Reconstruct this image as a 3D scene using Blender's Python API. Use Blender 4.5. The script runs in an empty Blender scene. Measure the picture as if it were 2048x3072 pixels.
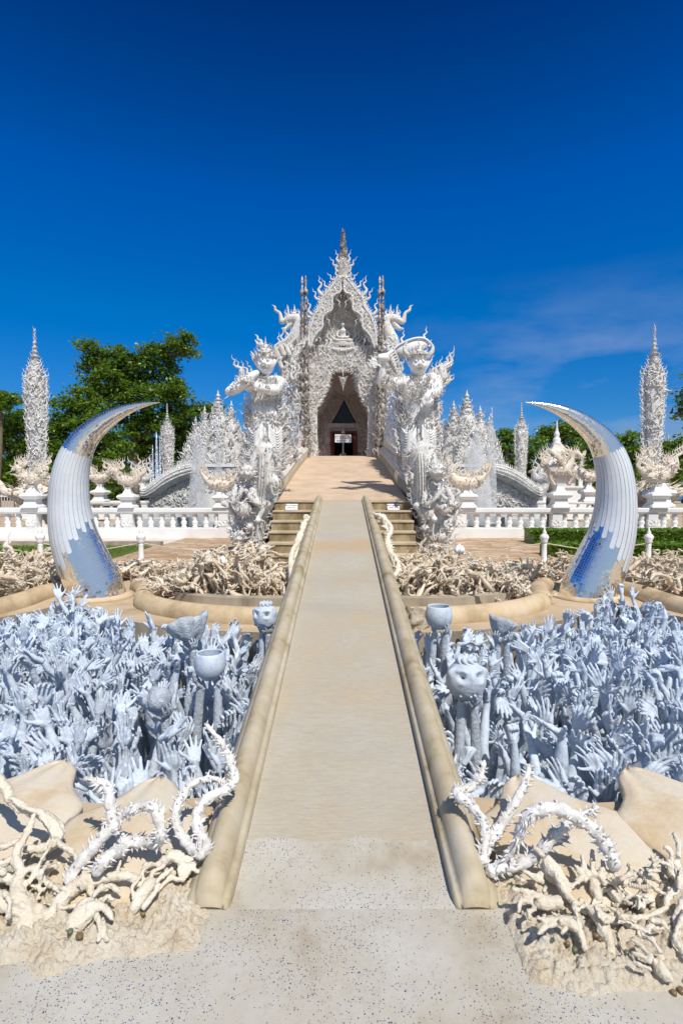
import bpy, math, random
import numpy as np
from mathutils import Vector, Matrix, noise
from mathutils.geometry import tessellate_polygon

SC = bpy.context.scene
C = SC.collection
R = math.radians
rnd = random.Random(7)
nr = np.random.RandomState(11)

# ------------------------------------------------------------------ camera, sky, sun, exposure
FPX, CX, CY, PITCH = 1600.0, 1027.0, 1536.0, 0.0412
CAMZ = 1.6
cam_d = bpy.data.cameras.new('camera')
cam = bpy.data.objects.new('camera', cam_d)
C.objects.link(cam)
cam.location = (0, 0, CAMZ)
cam.rotation_euler = (math.pi / 2 - PITCH, 0, 0)
cam_d.sensor_fit = 'HORIZONTAL'
cam_d.sensor_width = 36
cam_d.lens = 36 * FPX / 2048
cam_d.shift_x = -3 / 2048
cam_d.clip_start = 0.05
cam_d.clip_end = 6000
SC.camera = cam

SUN_DIR = Vector((0.31, -0.60, 1.0)).normalized()
SUN_EL = math.asin(SUN_DIR.z)
SUN_AZ = math.atan2(SUN_DIR.x, SUN_DIR.y)
world = bpy.data.worlds.new('World')
SC.world = world
world.use_nodes = True
nt = world.node_tree
nt.nodes.clear()
w_out = nt.nodes.new('ShaderNodeOutputWorld')
w_bg = nt.nodes.new('ShaderNodeBackground')
w_sky = nt.nodes.new('ShaderNodeTexSky')
w_sky.sky_type = 'NISHITA'
w_sky.sun_disc = False
w_sky.sun_elevation = SUN_EL
w_sky.sun_rotation = SUN_AZ
w_sky.altitude = 400
w_sky.air_density = 1.0
w_sky.dust_density = 0.0
w_sky.ozone_density = 8.0
w_bg.inputs['Strength'].default_value = 0.12
# a polarising filter deepens the blue: saturation and gamma of the sky as a whole
w_hsv = nt.nodes.new('ShaderNodeHueSaturation')
w_hsv.inputs['Hue'].default_value = 0.5
w_hsv.inputs['Saturation'].default_value = 1.35
w_hsv.inputs['Value'].default_value = 0.8
nt.links.new(w_sky.outputs[0], w_hsv.inputs['Color'])
# ... and darkens it away from the horizon
w_tc0 = nt.nodes.new('ShaderNodeTexCoord'); w_sep0 = nt.nodes.new('ShaderNodeSeparateXYZ'); w_pol = nt.nodes.new('ShaderNodeValToRGB'); w_mul = nt.nodes.new('ShaderNodeMix')
nt.links.new(w_tc0.outputs['Generated'], w_sep0.inputs[0]); nt.links.new(w_sep0.outputs['Z'], w_pol.inputs['Fac'])
w_e = w_pol.color_ramp.elements
for k_, (p_, c_) in enumerate(((0.0, (.30, .46, .62)), (0.12, (.55, .82, .98)), (0.30, (.9, 1.1, 1.22)), (0.47, (.9, .98, 1.38)), (0.68, (.8, .40, .68)), (1.0, (.8, .40, .62)))):
    if k_ >= 2: w_e.new(p_)
for k_, (p_, c_) in enumerate(((0.0, (.30, .46, .62)), (0.12, (.55, .82, .98)), (0.30, (.9, 1.1, 1.22)), (0.47, (.9, .98, 1.38)), (0.68, (.8, .40, .68)), (1.0, (.8, .40, .62)))):
    w_e[k_].position = p_; w_e[k_].color = (c_[0], c_[1], c_[2], 1)
w_mul.data_type = 'RGBA'; w_mul.blend_type = 'MULTIPLY'; w_mul.inputs['Factor'].default_value = 1
nt.links.new(w_hsv.outputs[0], w_mul.inputs[6]); nt.links.new(w_pol.outputs[0], w_mul.inputs[7])
w_tc = nt.nodes.new('ShaderNodeTexCoord')
w_map = nt.nodes.new('ShaderNodeMapping')
w_map.inputs['Scale'].default_value = (3.2, 3.2, 10.0)
w_map.inputs['Location'].default_value = (0.9, 0.0, 0.55)
nt.links.new(w_tc.outputs['Generated'], w_map.inputs['Vector'])
w_noise = nt.nodes.new('ShaderNodeTexNoise')
w_noise.inputs['Scale'].default_value = 1.3
w_noise.inputs['Detail'].default_value = 7
w_noise.inputs['Roughness'].default_value = 0.55
nt.links.new(w_map.outputs[0], w_noise.inputs['Vector'])
w_ramp = nt.nodes.new('ShaderNodeMapRange')
w_ramp.inputs['From Min'].default_value = 0.46
w_ramp.inputs['From Max'].default_value = 0.78
nt.links.new(w_noise.outputs[0], w_ramp.inputs['Value'])
w_sep = nt.nodes.new('ShaderNodeSeparateXYZ')
nt.links.new(w_tc.outputs['Generated'], w_sep.inputs[0])
w_el = nt.nodes.new('ShaderNodeMapRange')       # clouds lie low over the horizon
w_el.inputs['From Min'].default_value = 0.36
w_el.inputs['From Max'].default_value = 0.10
nt.links.new(w_sep.outputs['Z'], w_el.inputs['Value'])
w_az = nt.nodes.new('ShaderNodeMapRange')       # and gather to the east of the temple
w_az.inputs['From Min'].default_value = 0.0
w_az.inputs['From Max'].default_value = 0.35
nt.links.new(w_sep.outputs['X'], w_az.inputs['Value'])
w_m1 = nt.nodes.new('ShaderNodeMath'); w_m1.operation = 'MULTIPLY'
w_m2 = nt.nodes.new('ShaderNodeMath'); w_m2.operation = 'MULTIPLY'
w_m3 = nt.nodes.new('ShaderNodeMath'); w_m3.operation = 'MULTIPLY'; w_m3.inputs[1].default_value = 0.9
nt.links.new(w_ramp.outputs[0], w_m1.inputs[0]); nt.links.new(w_el.outputs[0], w_m1.inputs[1])
nt.links.new(w_m1.outputs[0], w_m2.inputs[0]); nt.links.new(w_az.outputs[0], w_m2.inputs[1])
nt.links.new(w_m2.outputs[0], w_m3.inputs[0])
w_mix = nt.nodes.new('ShaderNodeMix'); w_mix.data_type = 'RGBA'
nt.links.new(w_m3.outputs[0], w_mix.inputs['Factor'])
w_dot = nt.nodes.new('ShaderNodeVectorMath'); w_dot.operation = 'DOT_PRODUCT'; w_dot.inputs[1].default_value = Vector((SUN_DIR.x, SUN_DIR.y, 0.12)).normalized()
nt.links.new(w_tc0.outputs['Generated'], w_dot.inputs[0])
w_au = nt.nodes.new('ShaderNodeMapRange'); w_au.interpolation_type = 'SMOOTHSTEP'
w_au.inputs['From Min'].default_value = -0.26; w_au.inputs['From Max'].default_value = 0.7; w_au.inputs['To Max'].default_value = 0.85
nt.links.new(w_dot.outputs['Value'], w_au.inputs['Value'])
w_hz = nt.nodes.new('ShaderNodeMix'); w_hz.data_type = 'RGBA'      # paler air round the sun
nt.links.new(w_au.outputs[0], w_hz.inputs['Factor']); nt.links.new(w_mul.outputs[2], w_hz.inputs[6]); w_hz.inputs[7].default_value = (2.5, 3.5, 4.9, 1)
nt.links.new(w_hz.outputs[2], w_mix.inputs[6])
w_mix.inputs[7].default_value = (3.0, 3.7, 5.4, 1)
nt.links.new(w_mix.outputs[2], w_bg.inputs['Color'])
nt.links.new(w_bg.outputs[0], w_out.inputs[0])

sun_d = bpy.data.lights.new('sun', 'SUN')
sun_d.energy = 4.4
sun_d.angle = R(0.5)
sun_d.color = (1.0, 0.94, 0.85)
sun = bpy.data.objects.new('sun', sun_d)
C.objects.link(sun)
sun.rotation_euler = SUN_DIR.to_track_quat('Z', 'Y').to_euler()
SC.view_settings.view_transform = 'Standard'
SC.view_settings.look = 'None'
SC.view_settings.exposure = 0.0
SC.view_settings.gamma = 1.0
SC.view_settings.use_curve_mapping = False
SC.cycles.max_bounces = 8
SC.cycles.diffuse_bounces = 3
SC.cycles.volume_bounces = 5
SC.cycles.volume_step_rate = 2.0


def P(px, py, d):
    """the point seen at picture position (px, py) of the 2048x3072 photograph, d metres ahead"""
    dx = (px - CX) / FPX; dy = -(py - CY) / FPX
    v = np.array([dx, math.cos(PITCH) + dy * math.sin(PITCH), -math.sin(PITCH) + dy * math.cos(PITCH)])
    t = d / v[1]
    return np.array([0, 0, CAMZ]) + v * t


# ------------------------------------------------------------------ materials
def newmat(name):
    m = bpy.data.materials.new(name)
    m.use_nodes = True
    t = m.node_tree
    return m, t, t.nodes['Principled BSDF']


def link(t, a, b): t.links.new(a, b)


def noise_node(t, vec, scale, detail=6, rough=0.6, dist=0.0):
    n = t.nodes.new('ShaderNodeTexNoise')
    n.inputs['Scale'].default_value = scale
    n.inputs['Detail'].default_value = detail
    n.inputs['Roughness'].default_value = rough
    n.inputs['Distortion'].default_value = dist
    if vec is not None: link(t, vec, n.inputs['Vector'])
    return n


def ramp_node(t, fac, stops):
    r = t.nodes.new('ShaderNodeValToRGB')
    e = r.color_ramp.elements
    while len(e) < len(stops): e.new(0.5)
    for k, (p, c) in enumerate(stops):
        e[k].position = p
        e[k].color = (c[0], c[1], c[2], 1)
    link(t, fac, r.inputs['Fac'])
    return r


def bump_node(t, height, strength, dist, normal=None):
    b = t.nodes.new('ShaderNodeBump')
    b.inputs['Strength'].default_value = strength
    b.inputs['Distance'].default_value = dist
    link(t, height, b.inputs['Height'])
    if normal is not None: link(t, normal, b.inputs['Normal'])
    return b


def mixrgb(t, fac, a, b, mode='MIX'):
    m = t.nodes.new('ShaderNodeMix'); m.data_type = 'RGBA'; m.blend_type = mode
    if isinstance(fac, (int, float)): m.inputs['Factor'].default_value = fac
    else: link(t, fac, m.inputs['Factor'])
    for i, x in ((6, a), (7, b)):
        if isinstance(x, tuple): m.inputs[i].default_value = (x[0], x[1], x[2], 1)
        else: link(t, x, m.inputs[i])
    return m.outputs[2]


def math_node(t, op, a, b=None):
    m = t.nodes.new('ShaderNodeMath'); m.operation = op
    for i, x in ((0, a), (1, b)):
        if x is None: continue
        if isinstance(x, (int, float)): m.inputs[i].default_value = x
        else: link(t, x, m.inputs[i])
    return m.outputs[0]


def maprange(t, v, a, b, c=0.0, d=1.0):
    m = t.nodes.new('ShaderNodeMapRange')
    m.inputs['From Min'].default_value = a; m.inputs['From Max'].default_value = b
    m.inputs['To Min'].default_value = c; m.inputs['To Max'].default_value = d
    link(t, v, m.inputs['Value'])
    return m.outputs[0]


def objcoord(t, scale=(1, 1, 1)):
    tc = t.nodes.new('ShaderNodeTexCoord')
    if scale == (1, 1, 1): return tc.outputs['Object']
    mp = t.nodes.new('ShaderNodeMapping')
    mp.inputs['Scale'].default_value = scale
    link(t, tc.outputs['Object'], mp.inputs['Vector'])
    return mp.outputs[0]


def plaster(name, stops, scale=3.0, rough=0.75, bump=0.4, bscale=40.0, bdist=0.01, spec=0.3, stretch=(1, 1, 1), bstretch=None, detail=8):
    m, t, b = newmat(name)
    v = objcoord(t, stretch)
    n = noise_node(t, v, scale, detail, 0.65)
    r = ramp_node(t, n.outputs[0], stops)
    link(t, r.outputs[0], b.inputs['Base Color'])
    b.inputs['Roughness'].default_value = rough
    b.inputs['Specular IOR Level'].default_value = spec
    v2 = objcoord(t, bstretch) if bstretch else v
    n2 = noise_node(t, v2, bscale, 8, 0.7)
    bn = bump_node(t, n2.outputs[0], bump, bdist)
    link(t, bn.outputs[0], b.inputs['Normal'])
    return m


def flake_white(name, c0, c1, cell=14.0, flake=0.9, relief=18.0, bump=0.8, bdist=0.03):
    """white stucco with carved relief and little set-in mirror pieces"""
    m, t, b = newmat(name)
    v = objcoord(t)
    n = noise_node(t, v, 4.5, 8, 0.75)
    r = ramp_node(t, n.outputs[0], [(0.36, c1), (0.52, c0)])
    vo = t.nodes.new('ShaderNodeTexVoronoi')
    vo.inputs['Scale'].default_value = cell
    link(t, v, vo.inputs['Vector'])
    sp = t.nodes.new('ShaderNodeSeparateColor')
    link(t, vo.outputs['Color'], sp.inputs[0])
    fl = maprange(t, sp.outputs[0], flake, flake + 0.01)
    col = mixrgb(t, fl, r.outputs[0], (0.75, 0.8, 0.86))
    link(t, col, b.inputs['Base Color'])
    link(t, math_node(t, 'MULTIPLY', fl, 0.95), b.inputs['Metallic'])
    link(t, maprange(t, fl, 0, 1, 0.62, 0.12), b.inputs['Roughness'])
    wv = noise_node(t, v, relief, 3, 0.5, 2.5)
    bn = bump_node(t, wv.outputs[0], bump, bdist)
    link(t, bn.outputs[0], b.inputs['Normal'])
    b.inputs['Specular IOR Level'].default_value = 0.35
    return m


M = {}
M['white'] = flake_white('white_stucco', (0.88, 0.865, 0.84), (0.66, 0.60, 0.53), 26, 0.95, 26, 0.9, 0.04)
M['white_far'] = flake_white('white_stucco_far', (0.86, 0.85, 0.83), (0.6, 0.57, 0.53), 22, 0.955, 12, 0.9, 0.07)
M['silver_white'] = flake_white('mirror_stucco', (0.72, 0.80, 0.92), (0.45, 0.56, 0.74), 22, 0.55, 24, 0.8, 0.03)
M['beast'] = plaster('cream_stucco', [(0.3, (0.5, 0.42, 0.33)), (0.55, (0.74, 0.67, 0.58))], 4, 0.7, 0.6, 30, 0.02)
M['smooth_white'] = plaster('white_paint', [(0.3, (0.74, 0.74, 0.73)), (0.6, (0.84, 0.84, 0.84))], 1.5, 0.55, 0.15, 30, 0.006)
def pit_plaster(name, stops, scale, bump, bscale, bdist):
    """pale blue-white plaster, each arm weathered a little differently"""
    m, t, b = newmat(name)
    v = objcoord(t)
    oi = t.nodes.new('ShaderNodeObjectInfo')
    off = t.nodes.new('ShaderNodeVectorMath'); off.operation = 'ADD'
    cv = t.nodes.new('ShaderNodeCombineXYZ'); link(t, math_node(t, 'MULTIPLY', oi.outputs['Random'], 37.0), cv.inputs[0])
    link(t, v, off.inputs[0]); link(t, cv.outputs[0], off.inputs[1])
    n = noise_node(t, off.outputs[0], scale, 8, 0.7)
    c = ramp_node(t, n.outputs[0], stops).outputs[0]
    g = maprange(t, oi.outputs['Random'], 0, 1, 0.0, 0.34)
    c = mixrgb(t, g, c, (0.40, 0.43, 0.47))
    spk = noise_node(t, off.outputs[0], scale * 6, 4, 0.6)
    c = mixrgb(t, maprange(t, spk.outputs[0], 0.6, 0.72, 0, 0.55), c, (0.27, 0.28, 0.28))
    link(t, c, b.inputs['Base Color']); b.inputs['Roughness'].default_value = 0.72; b.inputs['Specular IOR Level'].default_value = 0.3
    n2 = noise_node(t, off.outputs[0], bscale, 8, 0.7)
    link(t, bump_node(t, n2.outputs[0], bump, bdist).outputs[0], b.inputs['Normal'])
    return m


M['pit'] = pit_plaster('pale_blue_white_plaster', [(0.30, (0.36, 0.40, 0.46)), (0.48, (0.59, 0.67, 0.78)), (0.7, (0.65, 0.735, 0.84))], 9, 0.7, 60, 0.006)
M['pit_rough'] = pit_plaster('crusted_pale_plaster', [(0.3, (0.34, 0.38, 0.43)), (0.6, (0.60, 0.67, 0.76))], 16, 1.0, 45, 0.02)
M['bone'] = plaster('cream_bone_plaster', [(0.28, (0.52, 0.42, 0.29)), (0.42, (0.73, 0.65, 0.52)), (0.7, (0.84, 0.79, 0.69))], 7, 0.8, 0.9, 55, 0.012)
M['bone_far'] = plaster('brown_bone_plaster', [(0.26, (0.34, 0.22, 0.12)), (0.42, (0.62, 0.5, 0.36)), (0.62, (0.78, 0.71, 0.6))], 5, 0.85, 0.8, 40, 0.015)
M['vine'] = plaster('white_thorn_plaster', [(0.3, (0.62, 0.59, 0.55)), (0.6, (0.83, 0.82, 0.81))], 10, 0.8, 0.9, 60, 0.01)
M['rubble'] = plaster('crusty_cream_stucco', [(0.25, (0.56, 0.43, 0.28)), (0.44, (0.82, 0.71, 0.54)), (0.7, (0.88, 0.82, 0.70))], 8, 0.9, 1.0, 38, 0.03)
M['roll'] = plaster('tan_concrete_roll', [(0.3, (0.33, 0.24, 0.14)), (0.5, (0.56, 0.43, 0.27)), (0.72, (0.66, 0.55, 0.4))], 2.2, 0.7, 0.4, 40, 0.008)
M['kerb'] = plaster('tan_plaster_rail', [(0.30, (0.26, 0.19, 0.10)), (0.45, (0.44, 0.37, 0.25)), (0.6, (0.50, 0.44, 0.33)), (0.75, (0.56, 0.51, 0.42))], 3.5, 0.65, 0.35, 35, 0.006)
M['wall_grey'] = plaster('weathered_concrete', [(0.3, (0.17, 0.14, 0.1)), (0.5, (0.36, 0.31, 0.24)), (0.7, (0.5, 0.43, 0.33))], 2.5, 0.8, 0.4, 30, 0.01, stretch=(1, 1, 0.35))
M['carve'] = plaster('brown_carving', [(0.3, (0.3, 0.22, 0.18)), (0.6, (0.5, 0.42, 0.37))], 6, 0.75, 0.6, 30, 0.02)  # carving in a darker brown than the porch plaster behind it
M['tusk_paint'] = plaster('pale_silver_paint', [(0.3, (0.56, 0.60, 0.66)), (0.6, (0.66, 0.70, 0.75))], 3, 0.3, 0.1, 30, 0.004, spec=0.6)
M['tread'] = plaster('worn_concrete_tread', [(0.3, (0.42, 0.34, 0.22)), (0.6, (0.58, 0.5, 0.37))], 3, 0.8, 0.3, 40, 0.005)
M['riser'] = plaster('stained_concrete_riser', [(0.3, (0.07, 0.055, 0.03)), (0.46, (0.24, 0.18, 0.1)), (0.62, (0.42, 0.34, 0.22))], 3.2, 0.85, 0.4, 30, 0.008, stretch=(1, 1, 0.5))
M['deck'] = plaster('peach_deck', [(0.3, (0.48, 0.35, 0.24)), (0.6, (0.62, 0.475, 0.35))], 1.6, 0.8, 0.25, 30, 0.006)
M['apron'] = plaster('tan_apron_concrete', [(0.3, (0.34, 0.25, 0.15)), (0.5, (0.5, 0.39, 0.26)), (0.7, (0.58, 0.47, 0.34))], 1.3, 0.8, 0.35, 30, 0.008)
M['pitfloor'] = plaster('pit_floor_concrete', [(0.3, (0.2, 0.19, 0.17)), (0.6, (0.36, 0.34, 0.31))], 3, 0.9, 0.5, 30, 0.01)
M['petal'] = plaster('tan_petal_stone', [(0.32, (0.56, 0.41, 0.24)), (0.45, (0.62, 0.51, 0.36)), (0.56, (0.66, 0.58, 0.45)), (0.72, (0.64, 0.59, 0.50))], 4.2, 0.75, 0.5, 30, 0.012)
M['coping'] = plaster('pale_coping', [(0.3, (0.58, 0.52, 0.45)), (0.6, (0.70, 0.65, 0.59))], 2, 0.6, 0.2, 40, 0.005)
M['wood_red'] = plaster('red_brown_door_wood', [(0.3, (0.1, 0.025, 0.015)), (0.6, (0.2, 0.055, 0.035))], 4, 0.5, 0.3, 30, 0.004, stretch=(6, 6, 1))
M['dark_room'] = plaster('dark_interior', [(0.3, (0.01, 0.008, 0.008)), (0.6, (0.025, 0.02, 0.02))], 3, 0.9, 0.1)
M['dark_glass'] = plaster('dark_green_window_glass', [(0.3, (0.012, 0.02, 0.025)), (0.6, (0.02, 0.03, 0.035))], 3, 0.25, 0.02)
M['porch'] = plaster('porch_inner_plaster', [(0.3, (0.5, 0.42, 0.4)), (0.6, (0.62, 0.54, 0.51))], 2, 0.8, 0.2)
M['stump'] = plaster('brown_carved_trunk', [(0.3, (0.05, 0.035, 0.025)), (0.6, (0.3, 0.25, 0.2))], 9, 0.9, 1.0, 25, 0.04)
M['bark'] = plaster('tree_bark', [(0.3, (0.08, 0.06, 0.04)), (0.6, (0.22, 0.18, 0.13))], 6, 0.9, 0.9, 20, 0.04, stretch=(1, 1, 0.2))
M['roof_tile'] = plaster('pale_roof_tile', [(0.3, (0.56, 0.53, 0.48)), (0.6, (0.7, 0.67, 0.62))], 3, 0.7, 0.5, 12, 0.05, bstretch=(6, 6, 1))
M['metal_grey'] = plaster('brushed_steel', [(0.3, (0.25, 0.25, 0.26)), (0.6, (0.4, 0.4, 0.41))], 5, 0.35, 0.1)
M['rope'] = plaster('pale_rope', [(0.3, (0.5, 0.45, 0.36)), (0.6, (0.65, 0.6, 0.5))], 30, 0.9, 0.5)
M['blue_ink'] = plaster('blue_lettering', [(0.3, (0.01, 0.05, 0.4)), (0.6, (0.015, 0.07, 0.46))], 5, 0.5, 0.02)
M['black_ink'] = plaster('black_lettering', [(0.3, (0.012, 0.012, 0.015)), (0.6, (0.02, 0.02, 0.02))], 5, 0.5, 0.02)
M['red_ink'] = plaster('red_lettering', [(0.3, (0.5, 0.03, 0.04)), (0.6, (0.6, 0.05, 0.05))], 5, 0.5, 0.02)
M['sign_white'] = plaster('white_sign_board', [(0.3, (0.8, 0.8, 0.8)), (0.6, (0.85, 0.85, 0.85))], 2, 0.4, 0.03)
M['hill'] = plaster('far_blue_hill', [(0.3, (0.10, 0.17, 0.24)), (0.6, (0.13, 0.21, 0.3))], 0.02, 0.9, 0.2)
for nm, c in (('red', (0.5, 0.03, 0.03)), ('blue', (0.04, 0.2, 0.5)), ('silver', (0.5, 0.5, 0.52)), ('orange', (0.7, 0.25, 0.03))):
    m, t, b = newmat('car_paint_' + nm); b.inputs['Base Color'].default_value = (*c, 1); b.inputs['Roughness'].default_value = 0.3
    n = noise_node(t, objcoord(t), 3); link(t, maprange(t, n.outputs[0], 0, 1, 0.25, 0.4), b.inputs['Roughness'])
    M['car_' + nm] = m
for nm, c in (('amber', (0.27, 0.18, 0.09)), ('green', (0.16, 0.19, 0.12)), ('brown', (0.22, 0.15, 0.07))):
    m, t, b = newmat('stud_' + nm); b.inputs['Roughness'].default_value = 0.25
    n = noise_node(t, objcoord(t), 60)
    link(t, ramp_node(t, n.outputs[0], [(0.3, tuple(x * 0.5 for x in c)), (0.65, c)]).outputs[0], b.inputs['Base Color'])
    M['stud_' + nm] = m


def make_special():
    # dull silver chain poles
    m, t, b = newmat('tarnished_silver')
    v = objcoord(t); n = noise_node(t, v, 9, 6)
    link(t, ramp_node(t, n.outputs[0], [(0.38, (0.09, 0.07, 0.055)), (0.5, (0.33, 0.28, 0.24)), (0.66, (0.72, 0.70, 0.68))]).outputs[0], b.inputs['Base Color'])
    b.inputs['Metallic'].default_value = 0.35; b.inputs['Roughness'].default_value = 0.4
    link(t, bump_node(t, noise_node(t, v, 25, 3).outputs[0], 0.8, 0.04).outputs[0], b.inputs['Normal'])
    M['tarnish'] = m
    # tusk mirror mosaic: small mirror tiles, each tipped a little differently
    m, t, b = newmat('mirror_mosaic')
    at = t.nodes.new('ShaderNodeAttribute'); at.attribute_name = 'uvp'
    mp = t.nodes.new('ShaderNodeMapping'); mp.inputs['Scale'].default_value = (27, 27, 1)
    link(t, at.outputs['Vector'], mp.inputs['Vector'])
    fl = t.nodes.new('ShaderNodeVectorMath'); fl.operation = 'FLOOR'
    link(t, mp.outputs[0], fl.inputs[0])
    wn = t.nodes.new('ShaderNodeTexWhiteNoise'); wn.noise_dimensions = '3D'
    link(t, fl.outputs[0], wn.inputs['Vector'])
    fr = t.nodes.new('ShaderNodeVectorMath'); fr.operation = 'FRACTION'
    link(t, mp.outputs[0], fr.inputs[0])
    sp = t.nodes.new('ShaderNodeSeparateXYZ'); link(t, fr.outputs[0], sp.inputs[0])
    gx = math_node(t, 'LESS_THAN', sp.outputs[0], 0.05); gy = math_node(t, 'LESS_THAN', sp.outputs[1], 0.05)
    grout = math_node(t, 'MAXIMUM', gx, gy)
    ge = t.nodes.new('ShaderNodeNewGeometry')
    sb = t.nodes.new('ShaderNodeVectorMath'); sb.operation = 'SUBTRACT'; sb.inputs[1].default_value = (0.5, 0.5, 0.5)
    link(t, wn.outputs['Color'], sb.inputs[0])
    big = noise_node(t, objcoord(t), 2.0, 3)
    kk = maprange(t, big.outputs[0], 0.40, 0.60, 0.07, 0.24)
    sc = t.nodes.new('ShaderNodeVectorMath'); sc.operation = 'SCALE'
    link(t, sb.outputs[0], sc.inputs[0]); link(t, kk, sc.inputs['Scale'])
    ad = t.nodes.new('ShaderNodeVectorMath'); ad.operation = 'ADD'
    link(t, ge.outputs['Normal'], ad.inputs[0]); link(t, sc.outputs[0], ad.inputs[1])
    no = t.nodes.new('ShaderNodeVectorMath'); no.operation = 'NORMALIZE'
    link(t, ad.outputs[0], no.inputs[0]); link(t, no.outputs[0], b.inputs['Normal'])
    dark = math_node(t, 'GREATER_THAN', wn.outputs['Value'], 0.996)
    col = mixrgb(t, dark, (0.95, 0.93, 0.90), (0.3, 0.27, 0.22))
    col = mixrgb(t, grout, col, (0.42, 0.4, 0.36))
    link(t, col, b.inputs['Base Color'])
    link(t, math_node(t, 'SUBTRACT', 1.0, math_node(t, 'MULTIPLY', grout, 0.7)), b.inputs['Metallic'])
    link(t, maprange(t, grout, 0, 1, 0.14, 0.7), b.inputs['Roughness'])
    M['mosaic'] = m
    # walkway concrete: brushed across, with tan stains
    m, t, b = newmat('brushed_walkway_concrete')
    st = noise_node(t, objcoord(t, (4.5, 26, 1)), 3.0, 8, 0.75)
    pt = noise_node(t, objcoord(t), 1.4, 6, 0.6)
    sp2 = noise_node(t, objcoord(t), 160, 3, 0.7)
    c1 = ramp_node(t, pt.outputs[0], [(0.34, (0.50, 0.40, 0.26)), (0.5, (0.47, 0.42, 0.33)), (0.68, (0.50, 0.46, 0.385))])
    big2 = noise_node(t, objcoord(t, (0.7, 1.6, 1)), 1.0, 7, 0.7)
    c2 = mixrgb(t, maprange(t, st.outputs[0], 0.40, 0.70, 0, .85), c1.outputs[0], (0.36, 0.33, 0.275))
    c2 = mixrgb(t, maprange(t, big2.outputs[0], 0.5, 0.72, 0, .6), c2, (0.36, 0.34, 0.30))
    se3 = t.nodes.new('ShaderNodeSeparateXYZ'); link(t, objcoord(t), se3.inputs[0])
    wob = math_node(t, 'ADD', se3.outputs[1], maprange(t, noise_node(t, objcoord(t), 6, 5).outputs[0], 0.3, 0.7, -.12, .12))
    band = math_node(t, 'MULTIPLY', maprange(t, wob, 5.25, 5.4), maprange(t, wob, 5.95, 5.7))
    c2 = mixrgb(t, math_node(t, 'MULTIPLY', band, 0.75), c2, (0.47, 0.34, 0.2))
    c3 = mixrgb(t, maprange(t, sp2.outputs[0], 0.62, 0.75, 0, 0.35), c2, (0.25, 0.22, 0.18))
    link(t, c3, b.inputs['Base Color']); b.inputs['Roughness'].default_value = 0.85
    b1 = bump_node(t, st.outputs[0], 0.5, 0.006)
    link(t, bump_node(t, sp2.outputs[0], 0.5, 0.003, b1.outputs[0]).outputs[0], b.inputs['Normal'])
    M['walk'] = m
    # terrazzo: grey matrix with blue and dark chips showing in worn patches
    m, t, b = newmat('blue_chip_terrazzo')
    v = objcoord(t)
    pt = noise_node(t, v, 1.6, 7, 0.62)
    fine = noise_node(t, v, 28, 5, 0.7)
    c1 = ramp_node(t, pt.outputs[0], [(0.34, (0.37, 0.30, 0.21)), (0.46, (0.475, 0.44, 0.365)), (0.62, (0.53, 0.51, 0.455))])
    c1b = mixrgb(t, maprange(t, fine.outputs[0], 0.5, 0.8, 0, 0.3), c1.outputs[0], (0.28, 0.23, 0.16))
    vo = t.nodes.new('ShaderNodeTexVoronoi'); vo.inputs['Scale'].default_value = 150; vo.inputs['Randomness'].default_value = 1
    nd = noise_node(t, v, 90, 2); 
    wa = t.nodes.new('ShaderNodeVectorMath'); wa.operation = 'MULTIPLY_ADD'
    link(t, nd.outputs['Color'], wa.inputs[0]); wa.inputs[1].default_value = (0.012, 0.012, 0.012); link(t, v, wa.inputs[2])
    link(t, wa.outputs[0], vo.inputs['Vector'])
    se = t.nodes.new('ShaderNodeSeparateColor'); link(t, vo.outputs['Color'], se.inputs[0])
    size = maprange(t, se.outputs[1], 0, 1, 0.12, 0.42)
    chip = math_node(t, 'LESS_THAN', vo.outputs['Distance'], size)
    worn = noise_node(t, objcoord(t), 2.1, 5, 0.6)
    keep = math_node(t, 'GREATER_THAN', math_node(t, 'ADD', se.outputs[0], maprange(t, worn.outputs[0], 0.36, 0.62, -0.5, 0.35)), 0.56)
    chip = math_node(t, 'MULTIPLY', chip, keep)
    ccol = ramp_node(t, se.outputs[2], [(0.0, (0.025, 0.05, 0.15)), (0.5, (0.05, 0.09, 0.22)), (0.62, (0.05, 0.05, 0.06)), (0.85, (0.22, 0.2, 0.17)), (1.0, (0.6, 0.56, 0.5))])
    link(t, mixrgb(t, chip, c1b, ccol.outputs[0]), b.inputs['Base Color'])
    b.inputs['Roughness'].default_value = 0.6
    link(t, bump_node(t, fine.outputs[0], 0.35, 0.004).outputs[0], b.inputs['Normal'])
    M['terrazzo'] = m
    # irregular stone paving
    m, t, b = newmat('stone_paving')
    v = objcoord(t, (1.0, 1.6, 1))
    vo = t.nodes.new('ShaderNodeTexVoronoi'); vo.feature = 'DISTANCE_TO_EDGE'; vo.inputs['Scale'].default_value = 2.2
    link(t, v, vo.inputs['Vector'])
    vc = t.nodes.new('ShaderNodeTexVoronoi'); vc.inputs['Scale'].default_value = 2.2; link(t, v, vc.inputs['Vector'])
    se = t.nodes.new('ShaderNodeSeparateColor'); link(t, vc.outputs['Color'], se.inputs[0])
    c = ramp_node(t, se.outputs[0], [(0.0, (0.38, 0.24, 0.13)), (0.5, (0.5, 0.35, 0.22)), (1.0, (0.6, 0.46, 0.33))])
    link(t, mixrgb(t, maprange(t, vo.outputs[0], 0.0, 0.05, 1, 0), c.outputs[0], (0.26, 0.18, 0.11)), b.inputs['Base Color'])
    b.inputs['Roughness'].default_value = 0.8
    link(t, bump_node(t, noise_node(t, v, 12, 5).outputs[0], 0.3, 0.01).outputs[0], b.inputs['Normal'])
    M['paving'] = m
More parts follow.
